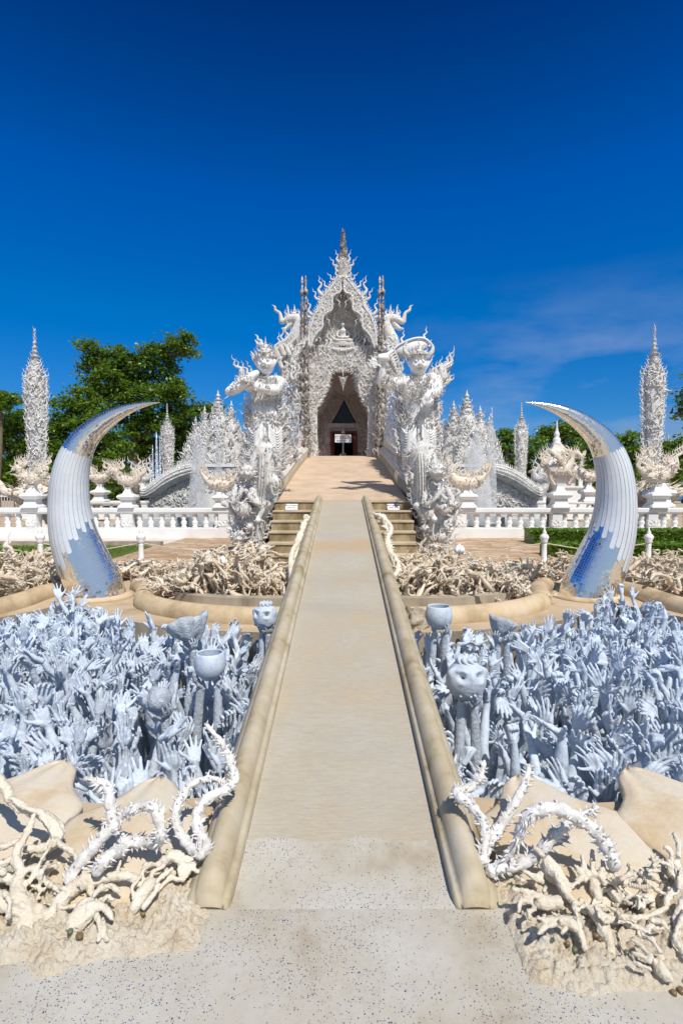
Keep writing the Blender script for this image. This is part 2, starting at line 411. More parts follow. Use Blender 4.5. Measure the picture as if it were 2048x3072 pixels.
    # leaves: every leaf its own green
    for nm, cs in (('leaf_dark', ((0.03, 0.075, 0.01), (0.09, 0.19, 0.018), (0.22, 0.33, 0.035))),
                   ('leaf_mid', ((0.04, 0.095, 0.01), (0.11, 0.23, 0.018), (0.23, 0.35, 0.035))),
                   ('leaf_bright', ((0.04, 0.10, 0.008), (0.12, 0.24, 0.016), (0.24, 0.36, 0.03)))):
        m, t, b = newmat(nm)
        g = t.nodes.new('ShaderNodeNewGeometry')
        link(t, ramp_node(t, g.outputs['Random Per Island'], [(0.0, cs[0]), (0.55, cs[1]), (1.0, cs[2])]).outputs[0], b.inputs['Base Color'])
        b.inputs['Roughness'].default_value = 0.45
        tr = t.nodes.new('ShaderNodeBsdfTranslucent'); tr.inputs[0].default_value = (cs[2][0] * 1.2, cs[2][1] * 1.2, cs[2][2], 1)
        mx = t.nodes.new('ShaderNodeMixShader'); mx.inputs[0].default_value = 0.25
        link(t, b.outputs[0], mx.inputs[1]); link(t, tr.outputs[0], mx.inputs[2])
        link(t, mx.outputs[0], t.nodes['Material Output'].inputs[0])
        M[nm] = m
    m, t, b = newmat('lawn')
    link(t, ramp_node(t, noise_node(t, objcoord(t), 6, 6).outputs[0], [(0.3, (0.06, 0.10, 0.015)), (0.6, (0.14, 0.17, 0.03))]).outputs[0], b.inputs['Base Color'])
    b.inputs['Roughness'].default_value = 0.9
    M['lawn'] = m
    m, t, b = newmat('pond_water')
    b.inputs['Base Color'].default_value = (0.03, 0.05, 0.05, 1); b.inputs['Roughness'].default_value = 0.08
    link(t, bump_node(t, noise_node(t, objcoord(t), 3, 4).outputs[0], 0.3, 0.05).outputs[0], b.inputs['Normal'])
    M['water'] = m
    # fountain mist
    m, t, b = newmat('fountain_mist')
    t.nodes.remove(b)
    pv = t.nodes.new('ShaderNodeVolumePrincipled'); pv.inputs['Color'].default_value = (0.985, 0.99, 1, 1); pv.inputs['Anisotropy'].default_value = 0.0
    n = noise_node(t, objcoord(t, (1, 1, 0.35)), 3.2, 5, 0.7)
    link(t, maprange(t, n.outputs[0], 0.36, 0.7, 0.1, 6.0), pv.inputs['Density'])
    link(t, pv.outputs[0], t.nodes['Material Output'].inputs['Volume'])
    M['mist'] = m


make_special()


# ------------------------------------------------------------------ mesh helpers
class MB:
    def __init__(s):
        s.v = []; s.q = []; s.t = []; s.n = 0; s.uv = []

    def add(s, v, q=None, t=None):
        v = np.asarray(v, float).reshape(-1, 3)
        if q is not None and len(q): s.q.append(np.asarray(q, int).reshape(-1, 4) + s.n)
        if t is not None and len(t): s.t.append(np.asarray(t, int).reshape(-1, 3) + s.n)
        s.v.append(v); s.n += len(v)
        return s

    def stamp(s, tpl, pos, g, n, sc=1.0, mirror=False):
        """a template grown along g, its face turned to n"""
        g = np.asarray(g, float); g = g / (np.linalg.norm(g) + 1e-9)
        n = np.asarray(n, float); n = n - g * n.dot(g)
        ln = np.linalg.norm(n)
        if ln < 1e-6:
            n = np.cross(g, [1, 0, 0.3]); ln = np.linalg.norm(n)
        n = n / ln
        x = np.cross(n, g)
        v = tpl[0] * sc
        xx = -v[:, :1] if mirror else v[:, :1]
        s.add(np.asarray(pos) + xx * x + v[:, 1:2] * n + v[:, 2:3] * g, tpl[1], tpl[2])

    def cat(s):
        v = np.concatenate(s.v) if s.v else np.zeros((0, 3))
        q = np.concatenate(s.q) if s.q else np.zeros((0, 4), int)
        t = np.concatenate(s.t) if s.t else np.zeros((0, 3), int)
        return v, q, t

    def mesh(s, name, smooth=True, off=(0, 0, 0)):
        v, q, t = s.cat()
        me = bpy.data.meshes.new(name)
        me.vertices.add(len(v))
        me.vertices.foreach_set('co', (v - np.asarray(off)).astype(np.float32).ravel())
        nl = len(q) * 4 + len(t) * 3
        me.loops.add(nl)
        me.loops.foreach_set('vertex_index', np.concatenate([q.ravel(), t.ravel()]).astype(np.int32))
        npoly = len(q) + len(t)
        me.polygons.add(npoly)
        st = np.concatenate([np.arange(len(q)) * 4, len(q) * 4 + np.arange(len(t)) * 3]).astype(np.int32)
        me.polygons.foreach_set('loop_start', st)
        me.polygons.foreach_set('use_smooth', np.full(npoly, smooth, bool))
        me.update(calc_edges=True)
        me.validate()
        return me


def origin(o):
    p = Vector((0, 0, 0))
    while o is not None:
        p += o.location; o = o.parent
    return np.array(p)


def obj(name, mb, mat, parent=None, smooth=True, label=None, cat=None, group=None, kind=None, loc=None):
    """link one mesh object; mb is a MB in world coordinates (or a ready mesh)"""
    if isinstance(mb, MB):
        off = origin(parent) if parent else (np.asarray(loc) if loc is not None else (0, 0, 0))
        me = mb.mesh(name, smooth, off)
    else:
        me = mb
        if parent is not None or loc is not None:
            off = origin(parent) if parent else np.asarray(loc)
            if np.any(off): me.transform(Matrix.Translation(-Vector(off)))
    o = bpy.data.objects.new(name, me)
    C.objects.link(o)
    if loc is not None and parent is None: o.location = loc
    me.materials.clear()
    me.materials.append(M[mat] if isinstance(mat, str) else mat)
    if parent: o.parent = parent
    tag(o, label, cat, group, kind)
    return o


def tag(o, label=None, cat=None, group=None, kind=None):
    if label: o['label'] = label
    if cat: o['category'] = cat
    if group: o['group'] = group
    if kind: o['kind'] = kind
    return o


def empty(name, loc, label, cat, group=None):
    o = bpy.data.objects.new(name, None)
    C.objects.link(o); o.location = loc; o.empty_display_size = 0.1
    return tag(o, label, cat, group)


def copy_tree(o, parent=None):
    c = o.copy(); C.objects.link(c)
    if parent: c.parent = parent
    for ch in list(o.children): copy_tree(ch, c)
    return c


def catmull(pts, k=6):
    p = np.asarray(pts, float)
    if len(p) < 3:
        return np.array([p[0] + (p[-1] - p[0]) * i / k for i in range(k + 1)])
    e = np.vstack([2 * p[0] - p[1], p, 2 * p[-1] - p[-2]])
    out = []
    for i in range(1, len(e) - 2):
        for j in range(k):
            t = j / k
            a, b, c, d = e[i - 1], e[i], e[i + 1], e[i + 2]
            out.append(0.5 * ((2 * b) + (c - a) * t + (2 * a - 5 * b + 4 * c - d) * t * t + (3 * b - a - 3 * c + d) * t ** 3))
    out.append(e[-2])
    return np.array(out)


def frames(p, up=None):
    t = np.gradient(p, axis=0)
    t /= (np.linalg.norm(t, axis=1)[:, None] + 1e-12)
    n = np.array(up, float) if up is not None else np.array([0.13, -1, 0.21])
    N = []; B = []
    for i in range(len(p)):
        n = n - t[i] * n.dot(t[i])
        l = np.linalg.norm(n)
        if l < 1e-5:
            n = np.cross(t[i], [1, 0.2, 0]); l = np.linalg.norm(n)
        n = n / l
        N.append(n); B.append(np.cross(t[i], n))
    return t, np.array(N), np.array(B)


def tube(p, r, n=8, flat=1.0, up=None, cap=0.6):
    p = np.asarray(p, float); r = np.broadcast_to(np.asarray(r, float), (len(p),))
    t, N, B = frames(p, up)
    a = np.arange(n) * 2 * np.pi / n
    ca, sa = np.cos(a), np.sin(a)
    v = p[:, None, :] + r[:, None, None] * (sa[None, :, None] * B[:, None, :] + flat * ca[None, :, None] * N[:, None, :])
    v = v.reshape(-1, 3)
    i = np.arange(len(p) - 1)[:, None] * n; j = np.arange(n)[None, :]; j2 = (j + 1) % n
    q = np.stack([i + j, i + j2, i + n + j2, i + n + j], -1).reshape(-1, 4)
    c0 = len(v); c1 = c0 + 1; L = (len(p) - 1) * n
    v = np.vstack([v, p[0] - t[0] * r[0] * cap, p[-1] + t[-1] * r[-1] * cap])
    jj = np.arange(n); jj2 = (jj + 1) % n
    tr = np.vstack([np.stack([np.full(n, c0), jj2, jj], -1), np.stack([np.full(n, c1), L + jj, L + jj2], -1)])
    return v, q, tr


def ctube(pts, k=5, n=8, flat=1.0, up=None):
    """pts rows x,y,z,r smoothed to a tapering tube"""
    s = catmull(pts, k)
    return tube(s[:, :3], np.maximum(s[:, 3], 1e-4), n, flat, up)


def lathe(prof, n=16, c=(0, 0, 0), sx=1.0, sy=1.0, rot=0.0):
    prof = np.asarray(prof, float)
    a = np.arange(n) * 2 * np.pi / n + rot
    v = np.stack([prof[:, None, 0] * np.cos(a)[None] * sx, prof[:, None, 0] * np.sin(a)[None] * sy,
                  np.broadcast_to(prof[:, None, 1], (len(prof), n))], -1).reshape(-1, 3) + np.asarray(c)
    i = np.arange(len(prof) - 1)[:, None] * n; j = np.arange(n)[None, :]; j2 = (j + 1) % n
    q = np.stack([i + j, i + j2, i + n + j2, i + n + j], -1).reshape(-1, 4)
    c0 = len(v); L = (len(prof) - 1) * n
    v = np.vstack([v, np.array([0, 0, prof[0, 1]]) + c, np.array([0, 0, prof[-1, 1]]) + c])
    jj = np.arange(n); jj2 = (jj + 1) % n
    tr = np.vstack([np.stack([np.full(n, c0), jj2, jj], -1), np.stack([np.full(n, c0 + 1), L + jj, L + jj2], -1)])
    return v, q, tr


def box(x0, x1, y0, y1, z0, z1):
    v = [(x, y, z) for z in (z0, z1) for y in (y0, y1) for x in (x0, x1)]
    q = [(0, 2, 3, 1), (4, 5, 7, 6), (0, 1, 5, 4), (2, 6, 7, 3), (0, 4, 6, 2), (1, 3, 7, 5)]
    return np.array(v, float), np.array(q), None


def sqtier(cx, cy, prof, rot=math.pi / 4):
    """square tiers: profile of (half width, z)"""
    p = [(w * math.sqrt(2), z) for w, z in prof]
    return lathe(p, 4, (cx, cy, 0), rot=rot)


def prism(outline, y0, y1):
    """outline of (x,z), counter-clockwise seen from -y, from y0 (front) to y1"""
    n = len(outline)
    tri = tessellate_polygon([[Vector((x, z, 0)) for x, z in outline]])
    v = [(x, y0, z) for x, z in outline] + [(x, y1, z) for x, z in outline]
    t = []
    for a, b, c in tri:
        A, B, Cc = [np.array(outline[i]) for i in (a, b, c)]
        if np.cross(B - A, Cc - A) < 0: b, c = c, b
        t.append((a, b, c)); t.append((a + n, c + n, b + n))
    q = [(i, i + n, (i + 1) % n + n, (i + 1) % n) for i in range(n)]
    return np.array(v, float), np.array(q), np.array(t)


def sheet(outline, z, holes=()):
    polys = [[Vector((x, y, 0)) for x, y in outline]] + [[Vector((x, y, 0)) for x, y in h] for h in holes]
    tri = tessellate_polygon(polys)
    pts = [p for poly in polys for p in poly]
    v = np.array([(p.x, p.y, z) for p in pts])
    t = []
    for a, b, c in tri:
        if np.cross(v[b, :2] - v[a, :2], v[c, :2] - v[a, :2]) < 0: b, c = c, b
        t.append((a, b, c))
    return v, None, np.array(t)


def sweep(path, prof, closed=False, up=(0, 0, 1)):
    """profile of (side, up) swept along a path of points; side is to the right of travel"""
    p = np.asarray(path, float); up = np.asarray(up, float)
    t = np.gradient(p, axis=0); t /= np.linalg.norm(t, axis=1)[:, None]
    th = t.copy(); th[:, 2] = 0; th /= np.linalg.norm(th, axis=1)[:, None]
    side = np.cross(th, up)
    prof = np.asarray(prof, float); m = len(prof)
    v = p[:, None, :] + prof[None, :, 0, None] * side[:, None, :] + prof[None, :, 1, None] * up
    v = v.reshape(-1, 3)
    i = np.arange(len(p) - 1)[:, None] * m; j = np.arange(m)[None, :]; j2 = (j + 1) % m
    q = np.stack([i + j, i + j2, i + m + j2, i + m + j], -1).reshape(-1, 4)
    tri = tessellate_polygon([[Vector((a, b, 0)) for a, b in prof]])
    L = (len(p) - 1) * m
    t3 = [(a, b, c) for a, b, c in tri] + [(L + a, L + c, L + b) for a, b, c in tri]
    return v, q, np.array(t3)


def remesh(mb, vox, smooth=3, disp=0.0, dscale=0.05, fine=0.0):
    me = mb.mesh('tmp')
    ob = bpy.data.objects.new('tmp', me); C.objects.link(ob)
    m = ob.modifiers.new('r', 'REMESH'); m.mode = 'VOXEL'; m.voxel_size = vox; m.use_smooth_shade = True
    if smooth:
        s = ob.modifiers.new('s', 'SMOOTH'); s.iterations = smooth; s.factor = 0.5
    if disp:
        tx = bpy.data.textures.new('lumps', 'CLOUDS'); tx.noise_scale = dscale; tx.noise_depth = 3
        d = ob.modifiers.new('d', 'DISPLACE'); d.texture = tx; d.strength = disp; d.mid_level = 0.5
    if fine:
        tx = bpy.data.textures.new('grain', 'CLOUDS'); tx.noise_scale = dscale * .35; tx.noise_depth = 2; tx.noise_basis = 'VORONOI_F2_F1'
        d = ob.modifiers.new('e', 'DISPLACE'); d.texture = tx; d.strength = fine; d.mid_level = 0.4
    dg = bpy.context.evaluated_depsgraph_get(); dg.update()
    out = bpy.data.meshes.new_from_object(ob.evaluated_get(dg))
    bpy.data.objects.remove(ob); bpy.data.meshes.remove(me)
    out.polygons.foreach_set('use_smooth', np.ones(len(out.polygons), bool))
    return out


def mesh_np(me):
    v = np.zeros(len(me.vertices) * 3, np.float32); me.vertices.foreach_get('co', v)
    n = np.zeros(len(me.vertices) * 3, np.float32); me.vertex_normals.foreach_get('vector', n)
    return v.reshape(-1, 3).astype(float), n.reshape(-1, 3).astype(float)


def mesh_tpl(me):
    v, _ = mesh_np(me)
    me.calc_loop_triangles()
    t = np.zeros(len(me.loop_triangles) * 3, np.int32); me.loop_triangles.foreach_get('vertices', t)
    return v, None, t.reshape(-1, 3)


# ------------------------------------------------------------------ ornament templates (flame curls)
def tpl_of(pts, k=3, n=5, flat=0.55):
    return ctube(pts, k, n, flat, up=(0, 1, 0))


KR = [tpl_of([(0, 0, 0, .15), (.13, 0, .2, .15), (.11, 0, .45, .11), (-.06, 0, .62, .075), (0, 0, .84, .04), (.1, 0, 1.0, .008)]),
      tpl_of([(0, 0, 0, .13), (-.1, 0, .25, .14), (.02, 0, .5, .09), (.16, 0, .62, .06), (.14, 0, .8, .035), (.0, 0, .95, .01)]),
      tpl_of([(0, 0, 0, .12), (.05, 0, .3, .11), (.0, 0, .6, .07), (-.05, 0, .8, .04), (.03, 0, 1.05, .006)])]
a_ = np.linspace(0, 4.4, 9)
CURL = tpl_of([(0.34 * math.cos(a) * (1 - a / 6.2) - 0.34, 0, 0.34 * math.sin(a) * (1 - a / 6.2) + 0.0 + 0.15 * 0, 0.10 * (1 - a / 6.5)) for a in a_], 2, 5, 0.8)
FLAME = tpl_of([(0, 0, 0, .09), (.1, 0, .15, .1), (.15, 0, .32, .075), (.02, 0, .46, .055), (-.05, 0, .6, .045), (.07, 0, .74, .032), (.0, 0, .88, .02), (.05, 0, 1.05, .004)], 4, 6, 0.7)
SPK = lathe([(.12, 0), (.14, .1), (.08, .22), (.1, .3), (.05, .42), (.065, .5), (.03, .65), (.035, .7), (.0, 1.0)], 6)
DOT = lathe([(0.01, -.5), (.35, -.36), (.5, 0), (.35, .36), (.01, .5)], 6)


def rk(): return KR[rnd.randrange(3)]


def clutter(mb, me, n, size, up=0.6, zr=None, seed=1, filt=None, tpls=None, lift=0.0):
    """n flame curls rooted at random on a mesh's surface, leaning out and up"""
    v, nm = mesh_np(me)
    r = np.random.RandomState(seed)
    idx = np.arange(len(v))
    if zr: idx = idx[(v[:, 2] > zr[0]) & (v[:, 2] < zr[1])]
    if filt is not None: idx = idx[[bool(filt(v[i])) for i in idx]]
    if len(idx) == 0: return
    for i in r.choice(idx, n):
        N = nm[i]
        g = N * (0.45 + 0.3 * r.rand()) + np.array([0, 0, up]) + r.randn(3) * 0.25
        T = (tpls or KR)[r.randint(len(tpls or KR))]
        mb.stamp(T, v[i] + N * lift - N * size * 0.1, g, N + r.randn(3) * 0.3, size * (0.6 + 0.7 * r.rand()), r.rand() < .5)

# ------------------------------------------------------------------ the ground and its levels
def mir(pts): return [(-x, y) for x, y in pts][::-1]


PIT = [(0.62, 2.72), (1.25, 2.66), (1.9, 2.72), (3.0, 3.0), (4.3, 3.9), (4.9, 5.0), (4.75, 5.9), (4.35, 6.55), (4.05, 7.05), (3.84, 7.55),
       (3.45, 7.1), (2.8, 6.55), (2.1, 6.2), (1.4, 6.0), (0.62, 5.9)]
mb = MB(); mb.add(*sheet([(-900, -60), (900, -60), (900, 3000), (-900, 3000)], 0.0, [PIT, mir(PIT)]))
obj('ground', mb, 'apron', kind='structure')
PZ = -1.3
mb = MB()
for pit in (PIT, mir(PIT)):
    mb.add(*sheet(pit, PZ))
obj('pit_floor', mb, 'pitfloor', kind='structure')
mb = MB()
for pit in (PIT, mir(PIT)):
    n = len(pit)
    for i in range(n):
        a, b = pit[i], pit[(i + 1) % n]
        mb.add([(a[0], a[1], PZ - .02), (b[0], b[1], PZ - .02), (b[0], b[1], 0.0), (a[0], a[1], 0.0)], [(0, 3, 2, 1)])
obj('pit_wall', mb, 'wall_grey', kind='structure', smooth=False)

# forecourt of terrazzo, running up to the foot of the walkway
fore = [(-3.4, -4), (3.4, -4), (3.4, 0.9), (1.6, 1.5), (0.95, 1.98), (0.60, 2.16), (-0.60, 2.16), (-0.95, 1.98), (-1.6, 1.5), (-3.4, 0.9)]
mb = MB(); mb.add(*sheet(fore, 0.004)); obj('forecourt', mb, 'terrazzo', kind='structure')

# stone paving behind the planters, lawn to the west
mb = MB(); mb.add(*sheet([(-5.3, 9.6), (9.5, 9.6), (11.5, 14.5), (40, 17), (40, 19), (-40, 19), (-40, 17), (-5.3, 15.3)], 0.004))
obj('paving', mb, 'paving', kind='structure')
mb = MB(); mb.add(*sheet([(-14, 11.0), (-5.35, 11.0), (-5.35, 15.0), (-14, 15.0)], 0.012)); obj('lawn', mb, 'lawn', kind='structure')
mb = MB(); mb.add(*box(-40, -5.2, 15.2, 15.45, 0, 0.12)); obj('kerb', mb, 'wall_grey', kind='structure', smooth=False)
mb = MB(); mb.add(*sheet([(-60, 15.5), (-5.2, 15.5), (-5.2, 18), (-60, 18)], 0.008)); obj('pavement', mb, 'coping', kind='structure')
mb = MB()
mb.add(*sheet([(-11, 19.2), (-3.1, 19.2), (-3.1, 34), (-11, 34)], 0.01)); mb.add(*sheet([(3.1, 19.2), (11, 19.2), (11, 34), (3.1, 34)], 0.01))
obj('pond', mb, 'water', kind='structure')
mb = MB()
hx = np.linspace(-900, 900, 90)
top = np.array([60 + 40 * noise.noise((x * 0.004, 3.1, 0)) + 14 * noise.noise((x * .02, 1, 0)) for x in hx]) * np.clip((hx - 200) / 500, 0.25, 1)
vv = np.concatenate([np.stack([hx, np.full(90, 2000), np.zeros(90)], -1), np.stack([hx * 1.3, np.full(90, 2400), top], -1), np.stack([hx * 1.4, np.full(90, 2700), np.zeros(90)], -1)])
qq = [(r * 90 + i, r * 90 + i + 1, r * 90 + 91 + i, r * 90 + 90 + i) for r in (0, 1) for i in range(89)]
mb.add(vv, qq); obj('hills', mb, 'hill', kind='structure')

# ------------------------------------------------------------------ the walkway over the pit
RY0, RY1, RZ1 = 2.12, 11.8, 1.38


def rz(y): return max(0.0, (y - RY0) / (RY1 - RY0) * RZ1)


walk = empty('walkway', (0, RY0, 0), 'long straight concrete walkway rising between two tan rounded rails over the pit', 'walkway')
mb = MB()
ys = np.linspace(RY0 + 0.09, RY1, 30)
prof = [(-0.46, -0.30), (0.46, -0.30), (0.46, 0.008), (-0.46, 0.008)]
mb.add(*sweep([(0, y, rz(y)) for y in ys], prof))
obj('walking_surface', mb, 'walk', walk, smooth=False)
# the terrazzo runs a little way up between the rails, with a ragged edge
xs_ = np.linspace(-0.43, 0.43, 60)
e_ = np.array([2.32 + .026 * noise.noise((x * 5, 0, 0)) +   .014 * noise.noise((x * 21, 2, 0)) for x in xs_])
def soft(y): return .006 + RZ1 / (RY1 - RY0) * .05 * np.log1p(np.exp((y - RY0) / .05)) + .0065 * np.clip((y - 2.0) / .15, 0, 1) - .004 * np.clip((1.99 - y) / .04, 0, 1)
rows = [np.stack([xs_, 1.95 + (e_ - 1.95) * f, soft(1.95 + (e_ - 1.95) * f)], -1) for f in np.linspace(0, 1, 12)]
ix = np.arange(720).reshape(12, 60)
mb = MB(); mb.add(np.concatenate(rows), np.stack([ix[:-1, :-1], ix[:-1, 1:], ix[1:, 1:], ix[1:, :-1]], -1).reshape(-1, 4))
obj('terrazzo_threshold', mb, 'terrazzo', walk)
railp = [(-0.105, -0.32), (-0.10, 0.035), (-0.082, 0.05), (-0.075, 0.062), (-0.066, 0.062), (-0.063, 0.075), (-0.052, 0.105), (-0.03, 0.127), (-0.005, 0.134),
         (0.02, 0.127), (0.042, 0.105), (0.053, 0.075), (0.056, 0.06), (0.068, 0.06), (0.078, 0.052), (0.08, 0.012), (0.085, -0.32)]
for sx in (-1, 1):
    mb = MB()
    pts = []
    yy = [RY0 - 0.155, RY0 - 0.145, RY0 - 0.125, RY0 - 0.09] + list(np.linspace(RY0 + 0.09, RY1 - 0.02, 30))
    base = sweep([(0, y, 0) for y in yy], [((a if sx > 0 else -a), b) for a, b in railp])
    v = base[0].reshape(len(yy), len(railp), 3).copy()
    nose = [0.10, 0.55, 0.82, 0.97] + [1] * 30
    for i, y in enumerate(yy):
        k = nose[i]
        # travel is +y so 'side' points to +x; the outer edge is the lower, longer one
        x = v[i, :, 0].copy() * (0.8 + 0.2 * k)
        z = np.where(v[i, :, 2] > 0.0, v[i, :, 2] * k, v[i, :, 2])
        v[i, :, 0] = sx * 0.505 - x
        v[i, :, 1] = y
        v[i, :, 2] = z + rz(y)
    mb.add(v.reshape(-1, 3), base[1], base[2])
    obj('rail', mb, 'kerb', walk)

# side stairs beside the upper walkway, three faces each; both are one flight of stone
for sx, lab in ((-1, 'broad flight of stained concrete steps with the red and black notice, beside the walkway'),
                (1, 'broad flight of concrete steps half in shadow with the blue notice, beside the walkway')):
    st = empty('stairs', (sx * 1.05, 11.8, 0), lab, 'stairs', 'stairs beside the walkway')
    tr = MB(); ri = MB()
    for k in range(7):
        z1 = 1.365 - 0.205 * k; z0 = z1 - 0.205
        y1 = 11.8 - 0.3 * k
        if z1 < 0.1: break
        xa, xb = sorted((sx * 0.60, sx * (1.50 + 0.0 * k)))
        # riser face of step k stands at y1; the tread lies on top of the next one
        ri.add(*box(xa, xb, y1, 12.3, max(z0, 0), z1 - 0.035))
        tr.add(*box(xa - 0.004, xb + 0.004, y1 - 0.025, min(y1 + 0.33, 12.28), z1 - 0.035, z1))
    obj('riser', ri, 'riser', st, smooth=False); obj('tread', tr, 'tread', st, smooth=False)

# ------------------------------------------------------------------ upper bridge to the temple door
BY0, BY1, BZ1, BHW = 11.83, 23.0, 3.06, 1.42


def bz(y):
    t = (y - BY0) / (BY1 - BY0)
    return RZ1 + 0.006 + (BZ1 - RZ1) * (t + 0.05 * math.sin(math.pi * t))


br = empty('temple_bridge', (0, BY0, 0), 'peach coloured arched bridge with curved parapets climbing to the temple door', 'bridge')
ys = np.linspace(BY0, BY1, 24)
mb = MB(); mb.add(*sweep([(0, y, bz(y)) for y in ys], [(-BHW, -0.3), (BHW, -0.3), (BHW, 0), (-BHW, 0)]))
mb.add(*box(-BHW, BHW, BY1 + .002, 25.0, 2.4, 3.0))
obj('deck', mb, 'deck', br, smooth=False)
for sx in (-1, 1):
    ys = np.concatenate([np.linspace(BY0 + 0.02, BY0 + 2.4, 12), np.linspace(BY0 + 2.9, BY1 + .3, 22)])
    def flare(y): return 0.28 * max(0, 1 - (y - BY0) / 1.9) ** 2.2
    mk, mc, mw, ml = MB(), MB(), MB(), MB()
    pk = np.array([(sx * (BHW + flare(y)), y, bz(min(y, BY1))) for y in ys])
    def pr(l): return [(sx * a, b) for a, b in l]
    mk.add(*sweep(pk, pr([(0.0, -0.28), (0.06, -0.28), (0.06, 0.26), (0.0, 0.26)])))
    mc.add(*sweep(pk, pr([(0.005, 0.262), (0.03, 0.29), (0.2, 0.44), (0.24, 0.46), (0.245, 0.30), (0.062, 0.2), (0.062, 0.262)])))
    mw.add(*sweep(pk[pk[:, 1] > 13.3], pr([(0.25, -2.9), (0.50, -2.9), (0.50, 1.10), (0.25, 1.06)])))
    mw.add(*sweep(pk[pk[:, 1] < 13.5] + [0, .004, 0], pr([(0.252, -1.38), (0.48, -1.38), (0.48, 0.43), (0.252, 0.43)])))
    for i, y in enumerate(np.linspace(BY0 + 1.6, BY1, 60)):
        z = bz(min(y, BY1))
        x = sx * (BHW + 0.36 + flare(y))
        big = (i % 4 == 0)
        ml.stamp(FLAME if big else rk(), (x, y, z + 1.05), (0, 0.25, 1), (-sx, 0, 0), 0.52 if big else 0.34, i % 2)
        for kk in range(4):
            ml.stamp(CURL if rnd.random() < .5 else rk(), (sx * (BHW + 0.25 + flare(y)), y + rnd.uniform(-.08, .08), z + rnd.uniform(.42, .98)),
                     (0, rnd.uniform(-1, 1), 0.9), (-sx, 0, 0), 0.17, rnd.random() < .5)
    obj('kerb', mk, 'kerb', br); obj('coping', mc, 'coping', br); obj('parapet', mw, 'white', br, smooth=False); obj('flame_cresting', ml, 'white', br)
    # swag of plaster drapery on the flank by the guardian
    sw = MB()
    for k in range(3):
        sw.add(*ctube([(sx * (1.64 + .02 * k), 13.1, 2.05 - .09 * k, .06), (sx * 1.63, 13.7, 1.86 - .09 * k, .08), (sx * 1.63, 14.5, 2.1 - .09 * k, .05)], 6, 8, .6))
    obj('drapery', sw, 'coping', br)

# ------------------------------------------------------------------ rings round the pit
def ringpath(p, k=10): return catmull([(x, y, 0.0) for x, y in p], k)


RA = [(0.60, 6.42), (1.3, 6.45), (2.05, 6.72), (2.62, 7.18), (2.88, 7.72), (3.02, 8.2), (3.3, 8.62)]
RB = [(4.02, 8.7), (4.32, 8.35), (4.46, 7.85), (4.45, 7.35), (4.55, 6.85), (4.95, 6.3), (5.6, 5.7)]
WA = [(0.60, 7.08), (1.5, 7.12), (2.15, 7.38), (2.6, 7.9), (2.75, 8.6), (2.85, 9.3)]
WB = [(4.6, 9.4), (4.75, 8.7), (5.0, 8.1), (5.4, 7.5), (6.2, 6.9)]
for sx, side in ((-1, 'left'), (1, 'right')):
    for pth, what in ((RA, 'between the %s tusk and the walkway' % side), (RB, 'outside the %s tusk at the photo edge' % side)):
        p = ringpath(pth); p[:, 0] *= sx
        mb = MB()
        rr = np.full(len(p), 0.155)
        v, q, t = tube(p + np.array([0, 0, 0.03]), rr, 16, 1.0, up=(0, 0, 1))
        mb.add(v, q, t)
        obj('kerb_roll', mb, 'roll', label='fat tan concrete roll curving along the pit ' + what, cat='kerb', group='concrete rolls round the pit')
    for pth, back, what in ((WA, [(2.75, 9.9), (0.60, 9.9)], 'low grey curved planter wall %s of the walkway behind the pit' % side),
                            (WB, [(8.5, 6.9), (8.5, 10.2), (4.6, 10.2)], 'low grey curved planter wall beyond the %s tusk' % side)):
        p = ringpath(pth); p[:, 0] *= sx
        mb = MB(); mb.add(*sweep(p, [(-0.09, -0.01), (0.09, -0.01), (0.09, 0.17), (-0.09, 0.17)]))
        obj('planter_wall', mb, 'wall_grey', smooth=False, label=what, cat='wall', group='planter walls')
        # crusty stucco bed inside
        ol = [(x, y) for x, y, z in p] + [(sx * a, b) for a, b in back]
        xs = [a for a, b in ol]; yb = [b for a, b in ol]
        mb = MB()
        nx = 70; ny = 46
        X, Y = np.meshgrid(np.linspace(min(xs), max(xs), nx), np.linspace(min(yb), max(yb), ny))
        def inside(x, y):
            c = False; n = len(ol); j = n - 1
            for i in range(n):
                if (ol[i][1] > y) != (ol[j][1] > y) and x < (ol[j][0] - ol[i][0]) * (y - ol[i][1]) / (ol[j][1] - ol[i][1]) + ol[i][0]: c = not c
                j = i
            return c
        Z = np.array([[0.12 + 0.05 * noise.noise((x * 6, y * 6, 1)) + 0.03 * noise.noise((x * 17, y * 17, 4)) if inside(x, y) else -0.05 for x, y in zip(a, b)] for a, b in zip(X, Y)])
        idx = np.arange(nx * ny).reshape(ny, nx)
        mb.add(np.stack([X, Y, Z], -1), np.stack([idx[:-1, :-1], idx[:-1, 1:], idx[1:, 1:], idx[1:, :-1]], -1).reshape(-1, 4))
        obj('stucco_bed', mb, 'rubble', kind='structure')

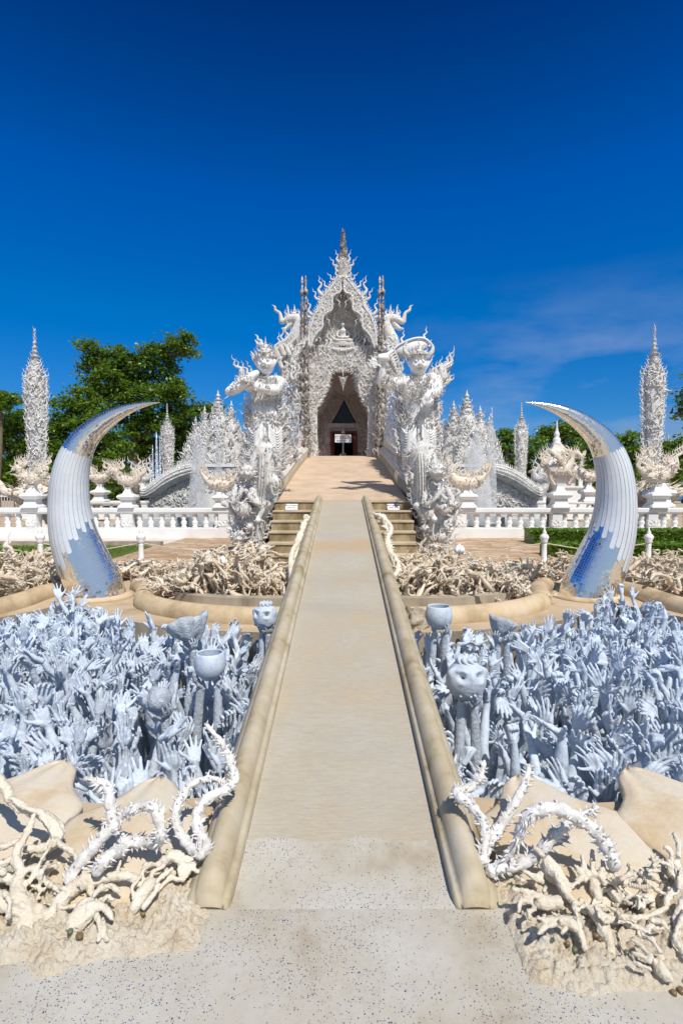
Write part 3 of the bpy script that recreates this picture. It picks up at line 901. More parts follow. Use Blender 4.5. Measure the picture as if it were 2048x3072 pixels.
# ------------------------------------------------------------------ lotus petals of stone round the near pit edge
def petal(c, ang, L, W, lab, h=0.035, tilt=0.05):
    """a heart-shaped slab, its tip pointing along ang into the pit"""
    n, m = 26, 21
    u = np.linspace(0, 1, n)[:, None]; w = np.linspace(-1, 1, m)[None, :]
    # half width along the length: full belly and an ogee tip
    hw = np.where(u < 0.62, np.sqrt(np.clip(1 - ((u - 0.5) / 0.54) ** 2, 0, 1)), 0)
    s = np.clip((u - 0.62) / 0.38, 0, 1)
    hb = math.sqrt(1 - (0.12 / 0.54) ** 2)
    hw = np.where(u >= 0.62, hb * ((1 - s) ** 0.62) * (1 - 0.28 * np.sin(np.pi * s)), hw)
    hw = np.maximum(hw, 0.004)
    x = w * hw * W / 2 + 0 * u
    y = (u - 0.5) * L + 0 * w
    z = 0.03 + h * (1 - 0.8 * np.abs(w) ** 2.2) * np.sin(np.pi * np.clip(u * 0.86 + 0.12, 0, 1)) ** 0.7 + tilt * u
    z += 0.006 * np.cos(w * 9) * u
    bot = np.minimum(z - 0.045, z * 0.4)
    ca, sa = math.cos(ang - math.pi / 2), math.sin(ang - math.pi / 2)
    def tr(zz): return np.stack([c[0] + x * ca - y * sa, c[1] + x * sa + y * ca, zz], -1).reshape(-1, 3)
    idx = np.arange(n * m).reshape(n, m)
    q = np.stack([idx[:-1, :-1], idx[:-1, 1:], idx[1:, 1:], idx[1:, :-1]], -1).reshape(-1, 4)
    v = np.vstack([tr(z), tr(bot)]); N = n * m
    edge = list(idx[0, :]) + list(idx[1:, -1]) + list(idx[-1, -2::-1]) + list(idx[-2:0:-1, 0])
    e2 = edge[1:] + edge[:1]
    qs = [(a, b, b + N, a + N) for a, b in zip(edge, e2)]
    mb = MB(); mb.add(v, np.vstack([q, q[:, ::-1] + N, np.array(qs)[:, ::-1]]))
    obj('stone_petal', mb, 'petal', loc=(c[0], c[1], 0), label=lab, cat='stone petal', group='stone lotus petals round the pit')


petal((-0.95, 2.36), R(92), 0.80, 0.66, 'large tan stone petal behind the looping thorn vine, nearest the left rail')
petal((-1.62, 2.52), R(80), 0.84, 0.70, 'tan stone petal at the left photo edge, tucked against a larger petal')
petal((0.98, 2.36), R(96), 0.84, 0.72, 'large tan stone petal behind the arching thorn vine, nearest the right rail')
petal((1.66, 2.44), R(104), 0.86, 0.76, 'tan stone petal at the right photo edge beside a dark joint')

# ------------------------------------------------------------------ the two mirror tusks
TD = 7.95
tl = [(612, 1752, 168), (590, 1680, 165), (553, 1600, 160), (510, 1500, 152), (472, 1400, 141), (448, 1300, 131), (436, 1200, 121), (434, 1100, 114), (442, 1000, 106),
      (462, 910, 98), (500, 820, 87), (548, 750, 75), (612, 690, 62), (690, 635, 50), (772, 592, 36), (860, 562, 22), (940, 545, 10), (1005, 537, 1.5)]


def tusk(sx, lab):
    pts = []
    for u, v, r in tl:
        p = P(u * .478, 950 + v * .478, TD)
        pts.append((p[0], TD, p[2], r * .478 * TD / FPX))
    base = pts[0]
    pts.insert(0, (base[0] + 0.03, TD, -0.12, base[3] * 1.02))
    s = catmull(pts, 6)
    x = s[:, 0] * (1 if sx < 0 else -1)
    pc = np.stack([x, s[:, 1], s[:, 2]], -1); r = s[:, 3]
    n = 48
    t, N, B = frames(pc, up=(0, -1, 0))
    arc = np.concatenate([[0], np.cumsum(np.linalg.norm(np.diff(pc, axis=0), axis=1))])
    a = np.linspace(0, 2 * np.pi, n + 1)
    v = pc[:, None] + r[:, None, None] * (np.cos(a)[None, :, None] * N[:, None] + np.sin(a)[None, :, None] * B[:, None])
    idx = np.arange(len(pc) * (n + 1)).reshape(len(pc), n + 1)
    q = np.stack([idx[:-1, :-1], idx[:-1, 1:], idx[1:, 1:], idx[1:, :-1]], -1).reshape(-1, 4)
    mb = MB(); mb.add(v.reshape(-1, 3), q)
    root = empty('mirror_tusk', (float(x[0]), TD, 0), lab, 'tusk', 'mirror tusks behind the pit')
    body = obj('mirror_body', mb, 'mosaic', root)
    at = body.data.attributes.new('uvp', 'FLOAT_VECTOR', 'POINT')
    uv = np.stack([np.broadcast_to(a[None] * 0.36, (len(pc), n + 1)), np.broadcast_to(arc[:, None], (len(pc), n + 1)), np.zeros((len(pc), n + 1))], -1)
    at.data.foreach_set('vector', uv.astype(np.float32).ravel())
    # painted white bands with rounded ends. B points to the outside or inside of the curve
    inner = np.sign(B[10][0]) * (1 if sx < 0 else -1)     # +1: B points to the walkway side
    nb = 30
    def at_s(sv, ang):
        i = np.interp(sv, arc, np.arange(len(arc))); i0 = int(min(i, len(arc) - 2)); f = i - i0
        L = lambda A: A[i0] * (1 - f) + A[i0 + 1] * f
        rr = L(r) + 0.0045
        return L(pc) + rr * (math.cos(ang) * L(N) + math.sin(ang) * L(B)), L(r)
    z_of = lambda zv: np.interp(zv, pc[:, 2][:70], arc[:70])
    for k in range(nb):
        ac = (k + 0.5) / nb * 2 * math.pi
        inn = math.sin(ac) * inner            # 1 towards the walkway, -1 outwards
        zb = 0.68 + 0.33 * inn + (0.07 if k % 2 else -0.05) + rnd.uniform(-.04, .04)
        if math.cos(ac) < 0: zb -= 0.15
        s0 = z_of(zb); s1 = z_of(2.165) + (0.0 if k % 2 else 0.012)
        hw = math.pi / nb * (0.93 + rnd.uniform(-.06, .04))
        mbb = MB(); V = []
        ss = np.concatenate([s0 + 0.035 * (1 - np.cos(np.linspace(0, math.pi / 2, 5))), np.linspace(s0 + 0.06, s1 - 0.06, 26), s1 - 0.03 * (1 - np.sin(np.linspace(0, math.pi / 2, 5)))])
        for i_, sv in enumerate(ss):
            dend = min(sv - s0, s1 - sv)
            w = hw * math.sqrt(max(0.02, 1 - max(0, 1 - dend / 0.034) ** 2))
            for c_ in (-1, -.33, .33, 1):
                V.append(at_s(sv, ac + c_ * w)[0])
        V = np.array(V); m_ = len(ss)
        qq = [(i * 4 + j, i * 4 + j + 1, i * 4 + 5 + j, i * 4 + 4 + j) for i in range(m_ - 1) for j in range(3)]
        mbb.add(V, qq)
        obj('painted_stripe', mbb, 'tusk_paint', root)
    # plaster collar where the tusk leaves the ground
    mb = MB(); mb.add(*lathe([(0.40, -0.02), (0.50, -0.01), (0.49, 0.03), (0.43, 0.05), (0.37, 0.05)], 32, (float(x[0]), TD, 0), 1.0, 1.0))
    obj('collar', mb, 'roll', root)


tusk(-1, 'huge curved mirror mosaic tusk with white stripes, at left, curving over toward the trees')
tusk(1, 'huge curved mirror mosaic tusk with white stripes, at right, beside the white tiered pavilion')

# ------------------------------------------------------------------ hands
def hand_chains(curl, spread, thumb, ext=0.0, rs=None, k=1.0):
    """tubes of one hand, wrist at the origin, fingers up z, palm to -y, thumb on +x.
    curl: per finger (index..little) triple factor; spread: fan angle"""
    J = lambda s: (rs.rand() - .5) * s if rs is not None else 0
    out = []
    kn = [(0.033, 0.098, 0.0), (0.011, 0.104, -0.003), (-0.011, 0.100, -0.002), (-0.031, 0.090, 0.001)]
    ln = [0.078, 0.088, 0.081, 0.063]
    rr = [0.0098, 0.0102, 0.0098, 0.0086]
    for (x, z, y) in kn:
        out.append([(x * .45, 0.004, 0.0, .020), (x * .75, -0.001, z * .45, .0165), (x, y, z * .92, .0135)])
    out.append([(0.0, 0.006, .01, .021), (-.026, -0.004, .045, .017), (-.03, 0.0, .08, .012)])
    for f in range(4):
        x, z, y = kn[f]
        s = spread * (1.5 - f) / 1.5 + J(.12)
        c = 0.0
        p = np.array([x, y, z * .93]); ch = [(*p, rr[f] * 1.12)]
        for j, fr in enumerate((.46, .30, .24)):
            c += max(-.25, curl[f][j] + J(.22))
            d = math.cos(c) * np.array([math.sin(s), 0, math.cos(s)]) + math.sin(c) * np.array([0, -1, 0])
            for h in (0.5, 1.0):
                q = p + d * ln[f] * fr * h
                ch.append((*q, rr[f] * (1.0 - 0.07 * (j + h) + (0.06 if h == 1 and j < 2 else 0))))
            p = p + d * ln[f] * fr
        out.append(ch)
    # thumb leaves the side of the palm near its base
    a = thumb + J(.25)
    b0 = np.array([0.018, -0.006, 0.016]); d1 = np.array([math.sin(a), -.35, math.cos(a)]); d1 /= np.linalg.norm(d1)
    d2 = np.array([math.sin(a * .62), -.45, math.cos(a * .62)]); d2 /= np.linalg.norm(d2)
    b1 = b0 + d1 * .042; b2 = b1 + d1 * .032; b3 = b2 + d2 * .027
    out.append([(*b0, .018), (*(b0 + d1 * .02), .0165), (*b1, .0125), (*b2, .0108), (*((b2 + b3) / 2), .0102), (*b3, .0078)])
    return out


O_ = (.06, .10, .08)
POSES = [
    ('open spread', [O_] * 4, .34, .95, 0, 0), ('open relaxed', [(.2, .3, .2)] * 4, .2, .75, .15, 0), ('clawed', [(.35, .75, .55)] * 4, .26, .8, -.25, 0),
    ('clenched', [(1.35, 1.55, 1.0)] * 4, .03, .35, 0, 0), ('limp drooping', [(.25, .3, .25)] * 4, .12, .5, 1.35, 0), ('pointing', [O_, (1.2, 1.4, .9), (1.3, 1.5, .9), (1.3, 1.5, .9)], .1, .5, 0, 0),
    ('bent back', [(.0, .08, .05)] * 4, .3, 1.0, -.95, 0), ('upturned cupped', [(.45, .45, .4)] * 4, .22, .95, -.9, 0), ('sideways reaching', [(.12, .2, .15)] * 4, .2, .8, .2, 1.05),
    ('two-fingered', [O_, O_, (1.2, 1.4, .9), (1.3, 1.5, .9)], .22, .5, .1, 0), ('half-closed', [(.6, .8, .5), (.7, .9, .5), (.8, .9, .5), (.9, .9, .6)], .14, .6, .1, -.3),
    ('stiff flat', [(0, .03, .02)] * 4, .06, .5, .25, .2), ('hooked', [(.15, 1.1, .9)] * 4, .2, .7, .35, 0), ('twisted splayed', [(.1, .25, .15), (.3, .4, .3), (.05, .1, .1), (.5, .5, .4)], .42, 1.1, -.3, .5),
]


def rotm(ax, an):
    return np.array(Matrix.Rotation(an, 3, ax))


def arm_mb(pose, rs, mirror=False, length=1.15, thick=1.0, elbow=None):
    """a whole raised arm as overlapping tubes, wrist at the origin, running down -z"""
    nm, curl, spread, thumb, flex, side = pose
    mb = MB()
    H = rotm('X', flex + (rs.rand() - .5) * .25) if True else None
    Hs = rotm('Y', side + (rs.rand() - .5) * .3)
    Rm = Hs @ H
    for ch in hand_chains(curl, spread, thumb, rs=rs):
        c = np.array(ch); c[:, :3] = c[:, :3] @ Rm.T
        if mirror: c[:, 0] *= -1
        mb.add(*ctube(c, 3, 8))
    ex, ey = ((rs.rand() - .5) * .12, (rs.rand() - .5) * .12) if elbow is None else elbow
    t = thick
    mb.add(*ctube([(0, 0, .02, .021), (0, .004, -.03, .0215), (ex * .25, ey * .25, -.09, .027 * t), (ex * .6, ey * .6, -.17, .034 * t), (ex, ey, -.27, .033 * t),
                   (ex * .9, ey * .9, -.45, .038 * t), (ex * .7, ey * .7, -.8, .040 * t), (ex * .6, ey * .6, -length, .042 * t)], 4, 12))
    return mb


HV = []         # hand variants: (pose name, fine mesh, coarse template)
rs_ = np.random.RandomState(5)
for i in range(22):
    pose = POSES[i % len(POSES)] if i < 14 else POSES[[0, 2, 1, 6, 0, 8, 2, 13][i - 14]]
    mb = arm_mb(pose, rs_, mirror=bool(i % 2), thick=0.85 + .3 * rs_.rand())
    fine = remesh(mb, 0.0042, 2, 0.004 if i % 5 else 0.009, 0.03)
    fine.name = 'raised_hand'
    fine.materials.append(M['pit_rough'] if i in (7, 16) else M['pit'])
    coarse = mesh_tpl(remesh(mb, 0.0075, 2))
    HV.append((pose[0], fine, coarse))

NUM = 'first second third fourth fifth sixth seventh eighth ninth tenth eleventh twelfth thirteenth fourteenth fifteenth sixteenth seventeenth eighteenth nineteenth twentieth'.split()


def ptin(x, y, ol):
    c = False; n = len(ol); j = n - 1
    for i in range(n):
        if (ol[i][1] > y) != (ol[j][1] > y) and x < (ol[j][0] - ol[i][0]) * (y - ol[i][1]) / (ol[j][1] - ol[i][1]) + ol[i][0]: c = not c
        j = i
    return c


KEEP = [(-1.02, 4.02, .16), (0.93, 3.85, .2), (-1.42, 5.2, .16), (-0.80, 5.55, .13), (0.93, 5.35, .14), (1.56, 5.35, .15), (-1.33, 3.75, .12)]   # room for the held vessels
back = MB()
hr = np.random.RandomState(23)
nind = 0
for side in (-1, 1):
    y = 2.96; row = 0
    while y < 7.5:
        x = 0.70 + hr.rand() * .08; k = 0
        while x < 0.64 * y + 0.85:
            xx = x + (hr.rand() - .5) * .07; yy = y + (hr.rand() - .5) * .09
            x += 0.140 + 0.03 * hr.rand()
            if not ptin(xx, yy, PIT) or not ptin(xx + .08, yy + .1, PIT): continue
            if any((side * xx - a) ** 2 + (yy - b) ** 2 < (r * .75) ** 2 for a, b, r in KEEP): continue
            if any(abs(side * xx - a) < .13 and b - .62 < yy < b for a, b, r in KEEP): continue
            vi = hr.randint(len(HV)); nm, fine, coarse = HV[vi]
            zt = -0.17 + (hr.rand() - .5) * .28 + (0.05 if y > 4 else 0.0) + (0.14 if hr.rand() < .1 else 0) + max(0, (yy - 6.4)) * .12
            if yy < 3.25: zt = -.17 + (hr.rand() - .5) * .14
            rot = hr.randn() * 1.0 + (math.pi if hr.rand() < .22 else 0)
            sc = 0.95 + .32 * hr.rand()
            tx, ty = hr.randn() * .24, hr.randn() * .24 - .05
            if row < 15 and nind < 300 and k < 20 and xx < 0.64 * yy + 0.16:
                o = bpy.data.objects.new('raised_hand', fine)
                C.objects.link(o)
                o.location = (side * xx, yy, zt); o.scale = (sc, sc, sc)
                o.rotation_euler = (tx, ty, rot)
                sz = 'tall' if zt > 0.02 else ('low' if zt < -.17 else 'pale')
                tag(o, '%s %s hand, %s from the walkway in the %s row of the %s pit' % (sz, nm, NUM[k], NUM[row], 'left' if side < 0 else 'right'),
                    'hand sculpture', 'hands reaching up from the pit')
                nind += 1; k += 1
            else:
                Rm = np.array(Matrix.Rotation(rot, 3, 'Z') @ Matrix.Rotation(tx, 3, 'X') @ Matrix.Rotation(ty, 3, 'Y'))
                back.add(coarse[0] @ Rm.T * sc + [side * xx, yy, zt], None, coarse[2])
        y += 0.146; row += 1
obj('crowd_of_hands', back, 'pit', label='far dense crowd of pale hands packed at the back of both pits', cat='hands', kind='stuff')
print('hands', nind)


def radial(c, Rr, fn, nu=64, nv=40, face=(0, -1, 0)):
    """a closed ball whose radius is fn(azimuth from the face, elevation); arrays in, array out"""
    el = np.linspace(-math.pi / 2, math.pi / 2, nv)[:, None]; az = np.linspace(-math.pi, math.pi, nu, endpoint=False)[None, :]
    az, el = np.broadcast_arrays(az, el)
    r = Rr * fn(az, el)
    f = np.array(face, float); f[2] = 0; f /= np.linalg.norm(f)
    sd = np.cross(f, [0, 0, 1])
    d = np.cos(el)[..., None] * (np.cos(az)[..., None] * f + np.sin(az)[..., None] * sd) + np.sin(el)[..., None] * np.array([0, 0, 1])
    v = (np.asarray(c) + d * r[..., None]).reshape(-1, 3)
    idx = np.arange(nu * nv).reshape(nv, nu)
    a = idx[:-1]; b = np.roll(idx, -1, 1)[:-1]; c2 = np.roll(idx, -1, 1)[1:]; d2 = idx[1:]
    return v, np.stack([a, d2, c2, b], -1).reshape(-1, 4), None


def G_(az, el, a0, e0, wa, we): return np.exp(-((az - a0) / wa) ** 2 - ((el - e0) / we) ** 2)


def demon_fn(az, el):
    r = 1.0 + 0 * az
    for s in (-1, 1):
        r = r - .26 * G_(az, el, s * .40, .16, .27, .17) + .30 * G_(az, el, s * .40, .14, .14, .12)
        r = r + .24 * G_(az, el, s * .38, .44, .3, .09) + .18 * G_(az, el, s * .55, -.2, .2, .18) + .16 * G_(az, el, s * .2, -.2, .1, .1)
        r = r + .30 * G_(az, el, s * 1.45, .12, .12, .3)
    r = r + .5 * G_(az, el, 0, -.10, .17, .17) - .34 * G_(az, el, 0, -.50, .34, .09) + .16 * G_(az, el, 0, -.36, .42, .06) + .16 * G_(az, el, 0, -.66, .36, .07)
    r = r + .2 * G_(az, el, 0, -.95, .4, .2) + .1 * G_(az, el, 0, 1.4, 9, .4)
    return r


def skull_fn(az, el):
    r = 1.0 + 0 * az
    for s in (-1, 1):
        r = r - .5 * G_(az, el, s * .55, .46, .16, .15) + .14 * G_(az, el, s * .6, .66, .4, .1) + .2 * G_(az, el, s * 1.25, .5, .2, .25) + .06 * G_(az, el, s * .5, .1, .2, .12)
    r = r + .14 * G_(az, el, 0, .45, .14, .25) + .13 * G_(az, el, 0, 1.3, 3, .35)
    for k in range(3):
        r = r + .02 * G_(az, el, 0, .12 - .2 * k, .5 - .1 * k, .09)
    r = r + .03 * np.sin(az * 7) * np.sin(el * 9) * (el < -.4)
    return r


def arm_to(mb, base, top, rs, r=.032, bend=.04):
    b, t = np.array(base), np.array(top)
    m = (b + t) / 2 + np.array([bend, 0, 0])
    mb.add(*ctube([(*b, r * 1.25), (*m, r), (*(t * .93 + b * .07), r * .72), (*t, r * .78)], 5, 10))


def grip(mb, wrist, z, palm, curl, rs, s=1.0, mirror=False):
    """add a hand at a wrist point: z axis of the fingers, palm direction"""
    z = np.array(z, float); z /= np.linalg.norm(z); pn = np.array(palm, float); pn -= z * z.dot(pn); pn /= np.linalg.norm(pn)
    yv = -pn; xv = np.cross(yv, z)
    for ch in hand_chains([curl] * 4, .22, .85, rs=rs):
        c = np.array(ch)
        if mirror: c[:, 0] *= -1
        c[:, :3] = np.asarray(wrist) + s * (c[:, :1] * xv + c[:, 1:2] * yv + c[:, 2:3] * z); c[:, 3] *= s
        mb.add(*ctube(c, 3, 8))


def holder(name, lab, c, Rr, kind, arms, mat='pit'):
    """a vessel or skull held up out of the pit: vessel > hands that hold it"""
    c = np.array(c, float)
    root = empty(name, (c[0], c[1], PZ), lab, {'bowl': 'bowl', 'shell': 'bowl', 'skull': 'skull pot', 'pot': 'pot'}[kind], 'vessels held up from the pit')
    mb = MB(); rs = np.random.RandomState(int(abs(c[0]) * 1000) % 997)
    if kind == 'bowl':
        mb.add(*lathe([(.02, -.92), (.5, -.86), (.84, -.5), (1.0, -.05), (.97, .35), (.86, .72), (.82, .80), (.74, .80), (.76, .7), (.86, .3), (.86, -.1), (.7, -.5), (.3, -.74), (.01, -.76)], 40, (0, 0, 0)))
        v, q, t = mb.cat(); mb = MB(); mb.add(v * Rr + c, q, t)
        obj('bowl', mb, mat, root)
    elif kind == 'shell':
        v, q, t = lathe([(.02, -.8), (.4, -.7), (.75, -.35), (1.0, .2), (1.12, .55), (1.02, .58), (.85, .2), (.6, -.25), (.25, -.45), (.01, -.5)], 44)
        a = np.arctan2(v[:, 1], v[:, 0]); k = 1 + (.06 * np.sin(a * 11) + .05 * np.sin(a * 5 + 1)) * (v[:, 2] > -.1) + .12 * np.sin(a * 2 + .6)
        v = v * np.stack([k, k, 1 + .18 * np.sin(a * 3)], -1)
        v = v @ rotm('Y', -.35 * np.sign(c[0]) * -1).T @ rotm('X', -.2).T
        mb.add(v * Rr + c, q, t); obj('bowl', mb, 'pit_rough', root)
    elif kind == 'skull':
        mb.add(*radial(c, Rr, skull_fn, 96, 64, face=(rs.randn() * .2, -1, 0)))
        kt = MB()
        for k in range(9):
            a = k / 9 * 2 * math.pi
            kt.add(*ctube([(c[0] + .1 * Rr * math.cos(a), c[1] + .1 * Rr * math.sin(a), c[2] + .9 * Rr, Rr * .16), (c[0] + .42 * Rr * math.cos(a), c[1] + .42 * Rr * math.sin(a), c[2] + 1.12 * Rr, Rr * .13),
                           (c[0] + .5 * Rr * math.cos(a + .5), c[1] + .5 * Rr * math.sin(a + .5), c[2] + .85 * Rr, Rr * .07)], 4, 8))
        kt.add(*lathe([(.3, .9), (.34, 1.1), (.2, 1.3), (.02, 1.36)], 12)) if False else None
        obj('skull', mb, mat, root); obj('top_knot', kt, mat, root)
        kn = MB()
        for k in range(16):
            a = rs.rand() * 2 * math.pi; e = -.45 - rs.rand() * .5
            d = np.array([math.cos(a) * math.cos(e), math.sin(a) * math.cos(e), math.sin(e)])
            kn.add(DOT[0] * Rr * .17 + c + d * Rr * 1.0, DOT[1], DOT[2])
        obj('knobs', kn, mat, root)
    else:
        mb.add(*radial(c, Rr, lambda a, e: 1 + .03 * np.sin(a * 9) * np.cos(e * 7), 48, 32)); obj('pot', mb, 'pit_rough', root)
    for k, (dx, dy, bx, by) in enumerate(arms):
        mb = MB()
        w = c + np.array([dx * Rr * .62, dy * Rr * .62, -Rr * .95 - .045])
        arm_to(mb, (c[0] + bx, c[1] + by, PZ + .05), w, rs, .046, rs.uniform(-.03, .03))
        zz = np.array([dx * .62, dy * .62 - .15, .75]); pal = np.array([-dx, -dy, .25])
        grip(mb, w - zz * .02, zz, pal, (.32, .4, .3), rs, 0.95, bool(k % 2))
        obj('holding_arm', remesh(mb, .0048, 2, .006, .03), 'pit_rough' if k == 0 else mat, root)


holder('held_bowl', 'smooth round pale bowl lifted on two rough arms near the left rail', P(630, 1995, 4.02), .122, 'bowl', [(-.8, -.5, -.22, -.1), (.7, .1, .1, .05)])
holder('held_bowl', 'smooth pale bowl held high at the back of the right pit near the rail', P(1316, 1850, 5.35), .138, 'bowl', [(.55, -.6, .02, 0), (-.5, .1, -.12, .05)])
holder('held_shell_bowl', 'wavy ribbed shell-shaped bowl held up in the left pit', P(566, 1885, 5.2), .17, 'shell', [(.5, -.5, .06, 0), (-.2, .3, .05, .1)])
holder('held_shell_bowl', 'rough broken-rimmed bowl held up in the right pit, farther from the rail', P(1504, 1878, 5.35), .125, 'shell', [(.5, -.6, .05, 0), (-.6, -.4, -.05, 0)])
holder('held_skull', 'big knobbly skull with hollow eyes held up in the right pit beside the rail', P(1397, 2040, 3.85), .145, 'skull', [(.55, -.5, .14, -.12), (-.35, .1, -.03, 0)])
holder('held_skull', 'small hollow-eyed skull held up at the back of the left pit near the rail', P(798, 1852, 5.55), .135, 'skull', [(.3, -.5, .02, 0), (-.5, .0, -.1, .05)])
holder('held_pot', 'round crusty pot clutched by spread fingers in the middle of the left pit', P(478, 2098, 3.75), .085, 'pot', [(.9, -.6, .18, -.15), (-.1, .6, -.02, .1)])


# ------------------------------------------------------------------ thorn vines of the near edge
def vine(pts, reg, lab, dep, r0=.02):
    """pts (u, v) in an enlarged view of the photo; reg gives its origin; dep the depth range along it"""
    ox, oy, k = reg
    W = []
    n = len(pts)
    for i, p in enumerate(pts):
        f = i / (n - 1)
        d = dep[0] + (dep[1] - dep[0]) * f + (p[2] if len(p) > 2 else 0)
        w = P(ox + p[0] * k, oy + p[1] * k, d)
        w[2] = max(w[2], .03)
        W.append((*w, r0))
    s = catmull(W, 8)
    L = len(s); f = np.linspace(0, 1, L)
    rad = r0 * (0.45 + .75 * np.clip(f * 3.0, 0, 1) ** .7) * (1 + .10 * np.sin(f * 60))
    mb = MB(); mb.add(*tube(s[:, :3], rad, 10))
    mb2 = MB(); mb2.add(*mesh_tpl(remesh(mb, 0.0045, 1, .012, .03, .006))); mb = mb2
    t, N, B = frames(s[:, :3])
    rs = np.random.RandomState(n * 7 + abs(int(pts[0][0])))
    arc = np.concatenate([[0], np.cumsum(np.linalg.norm(np.diff(s[:, :3], axis=0), axis=1))])
    m = int(arc[-1] / .0062)
    for _ in range(m):
        i = rs.randint(1, L - 1); a = rs.rand() * 6.28
        d = math.cos(a) * N[i] + math.sin(a) * B[i]
        p = s[i, :3] + d * rad[i] * .8
        h = r0 * (0.65 + .7 * rs.rand()); g = d + t[i] * (-.55 + .3 * rs.randn())
        g /= np.linalg.norm(g)
        mb.add(*tube([p - d * rad[i] * .25, p + g * h * .45, p + g * h * 1.25], [r0 * .44, r0 * .24, r0 * .01], 5, .6))
    return obj('thorn_vine', mb, 'vine', loc=tuple(s[-1, :3] * [1, 1, 0]), label=lab, cat='thorn vine', group='white thorn vines at the near pit edge')


A5 = (0, 1700, .574); A7 = (0, 2250, .574); A8 = (1148, 2250, .574)
vine([(440, 150), (505, 168), (560, 190), (572, 270), (585, 350), (590, 410), (540, 450), (480, 520), (420, 590), (350, 690)], A7, 'white thorn vine with a forked tip standing up in front of the left petal', (2.22, 2.0), .020)
vine([(600, 400), (655, 330), (720, 300), (790, 300), (825, 340), (838, 420), (835, 480, .03), (780, 485, .08), (700, 480, .12), (640, 460, .15), (640, 520, .1), (560, 560, 0), (500, 640, 0)], A7, 'white thorn vine coiled in a loop in front of the left petal', (2.12, 1.98), .020)
vine([(1070, 820), (1130, 890), (1180, 960), (1212, 1040), (1222, 1120), (1170, 1170), (1090, 1210), (1040, 1270), (1028, 1340), (1045, 1400), (1070, 1450), (1080, 1490)], A5, 'tall thorn vine curving up over the left pit against the rail', (2.5, 2.1), .019)
vine([(1185, 1130), (1095, 1108), (1000, 1140), (940, 1220), (915, 1300), (930, 1370), (965, 1430), (1010, 1480), (1060, 1510)], A5, 'thin thorn vine bowing toward the petals beside the left rail', (2.4, 2.08), .0175)
vine([(532, 55), (512, 140), (450, 200), (380, 222), (450, 282), (510, 350), (535, 430), (525, 520), (515, 590)], A8, 'kinked thorn vine rising closest to the right rail', (2.45, 2.1), .019)
vine([(766, 75), (740, 180), (682, 290), (612, 400), (560, 490), (520, 560), (515, 610)], A8, 'straight leaning thorn vine second from the right rail', (2.42, 2.1), .020)
vine([(545, 635), (640, 570), (705, 470), (740, 370), (800, 318), (900, 308), (980, 338), (1070, 390), (1130, 450), (1180, 530), (1215, 620)], A8, 'thick thorn vine arching wide over the right petal', (2.08, 2.0), .021)
vine([(1122, 298), (1030, 352), (930, 415), (860, 490), (780, 565), (700, 605), (620, 615), (548, 640)], A8, 'thorn vine crossing the wide arch with its tip to the right', (2.14, 2.06), .020)


# ------------------------------------------------------------------ near bone tangles
NEAR_K = [0.0]


def near_d(py): return 1.80 + (2860 - py) * .00090 - NEAR_K[0]


def limb(mb, pts, reg, dj=0.0, k=5, flat=1.0):
    ox, oy, s = reg
    W = []
    for p in pts:
        px, py = ox + p[0] * s, oy + p[1] * s
        d = near_d(py) + dj + (p[3] if len(p) > 3 else 0)
        w = P(px, py, d); w[2] = max(w[2], -.01)
        W.append((*w, p[2] * s / FPX * d * (.78 if p[2] > 21 else .95)))
    mb.add(*ctube(W, k, 10, flat))


def knuckle(pts, reg=None):
    """a finger: widen a little at the joints"""
    return pts


def fing(mb, p0, p1, p2, r, reg, dj=0):
    limb(mb, [(*p0, r), ((p0[0] + p1[0]) / 2, (p0[1] + p1[1]) / 2, r * .82), (*p1, r * .98), ((p1[0] + p2[0]) / 2, (p1[1] + p2[1]) / 2, r * .78), (*p2, r * .72)], reg, dj)



def bone_fill(root, reg, ur, vr, n, seed, name='small_bones'):
    """broken bones, knuckles and twigs that fill the heart of a tangle"""
    rs = np.random.RandomState(seed); mb = MB()
    for k in range(n):
        u, v = rs.uniform(*ur), rs.uniform(*vr); a = rs.rand() * 6.28; L = rs.uniform(50, 130); r = rs.uniform(8, 17)
        pts = [(u, v, r * rs.uniform(.9, 1.4))]
        for j in range(3):
            a += rs.randn() * .5; u += math.cos(a) * L / 3; v += math.sin(a) * L / 3 * .8
            pts.append((u, v, r * rs.uniform(.75, 1.3), rs.randn() * .02))
        limb(mb, pts, reg, rs.uniform(-.03, .12), 4)
        if k % 3 == 0:
            for j in range(3): fing(mb, (u, v), (u + math.cos(a + (j - 1) * .4) * 40, v + math.sin(a + (j - 1) * .4) * 36), (u + math.cos(a + (j - 1) * .5) * 75, v + math.sin(a + (j - 1) * .5) * 60), 12, reg, rs.uniform(0, .05))
    obj(name, remesh(mb, .005, 1, .014, .025, .009), 'bone', root)


left_t = empty('bone_tangle', (-0.95, 2.05, 0), 'cream tangle of twisted limbs and clawing hands on the ground left of the walkway', 'bone tangle', 'near bone tangles')
mb = MB()
limb(mb, [(-60, 120, 38), (20, 180, 40), (60, 270, 34), (130, 315, 30), (200, 330, 34), (260, 370, 46), (300, 430, 52), (270, 500, 44), (200, 520, 34), (130, 520, 26)], A7, .06)
for k in range(3):     # rope-like twist over the thick limb
    o = k * 14 - 14
    limb(mb, [(60 + o, 250, 12, -.02), (130 + o, 300, 13, -.03), (210 + o, 330, 14, -.035), (265 + o * 1.6, 385, 15, -.04), (300 + o * 1.6, 450, 14, -.04), (262 + o, 510, 12, -.03)], A7, .06)
limb(mb, [(185, 330, 13), (150, 400, 17), (110, 480, 24), (80, 560, 34), (105, 640, 36), (90, 760, 62), (150, 880, 70), (70, 1000, 70), (0, 1040, 60)], A7)
limb(mb, [(-40, 520, 24), (40, 500, 26), (120, 470, 20)], A7, .02)
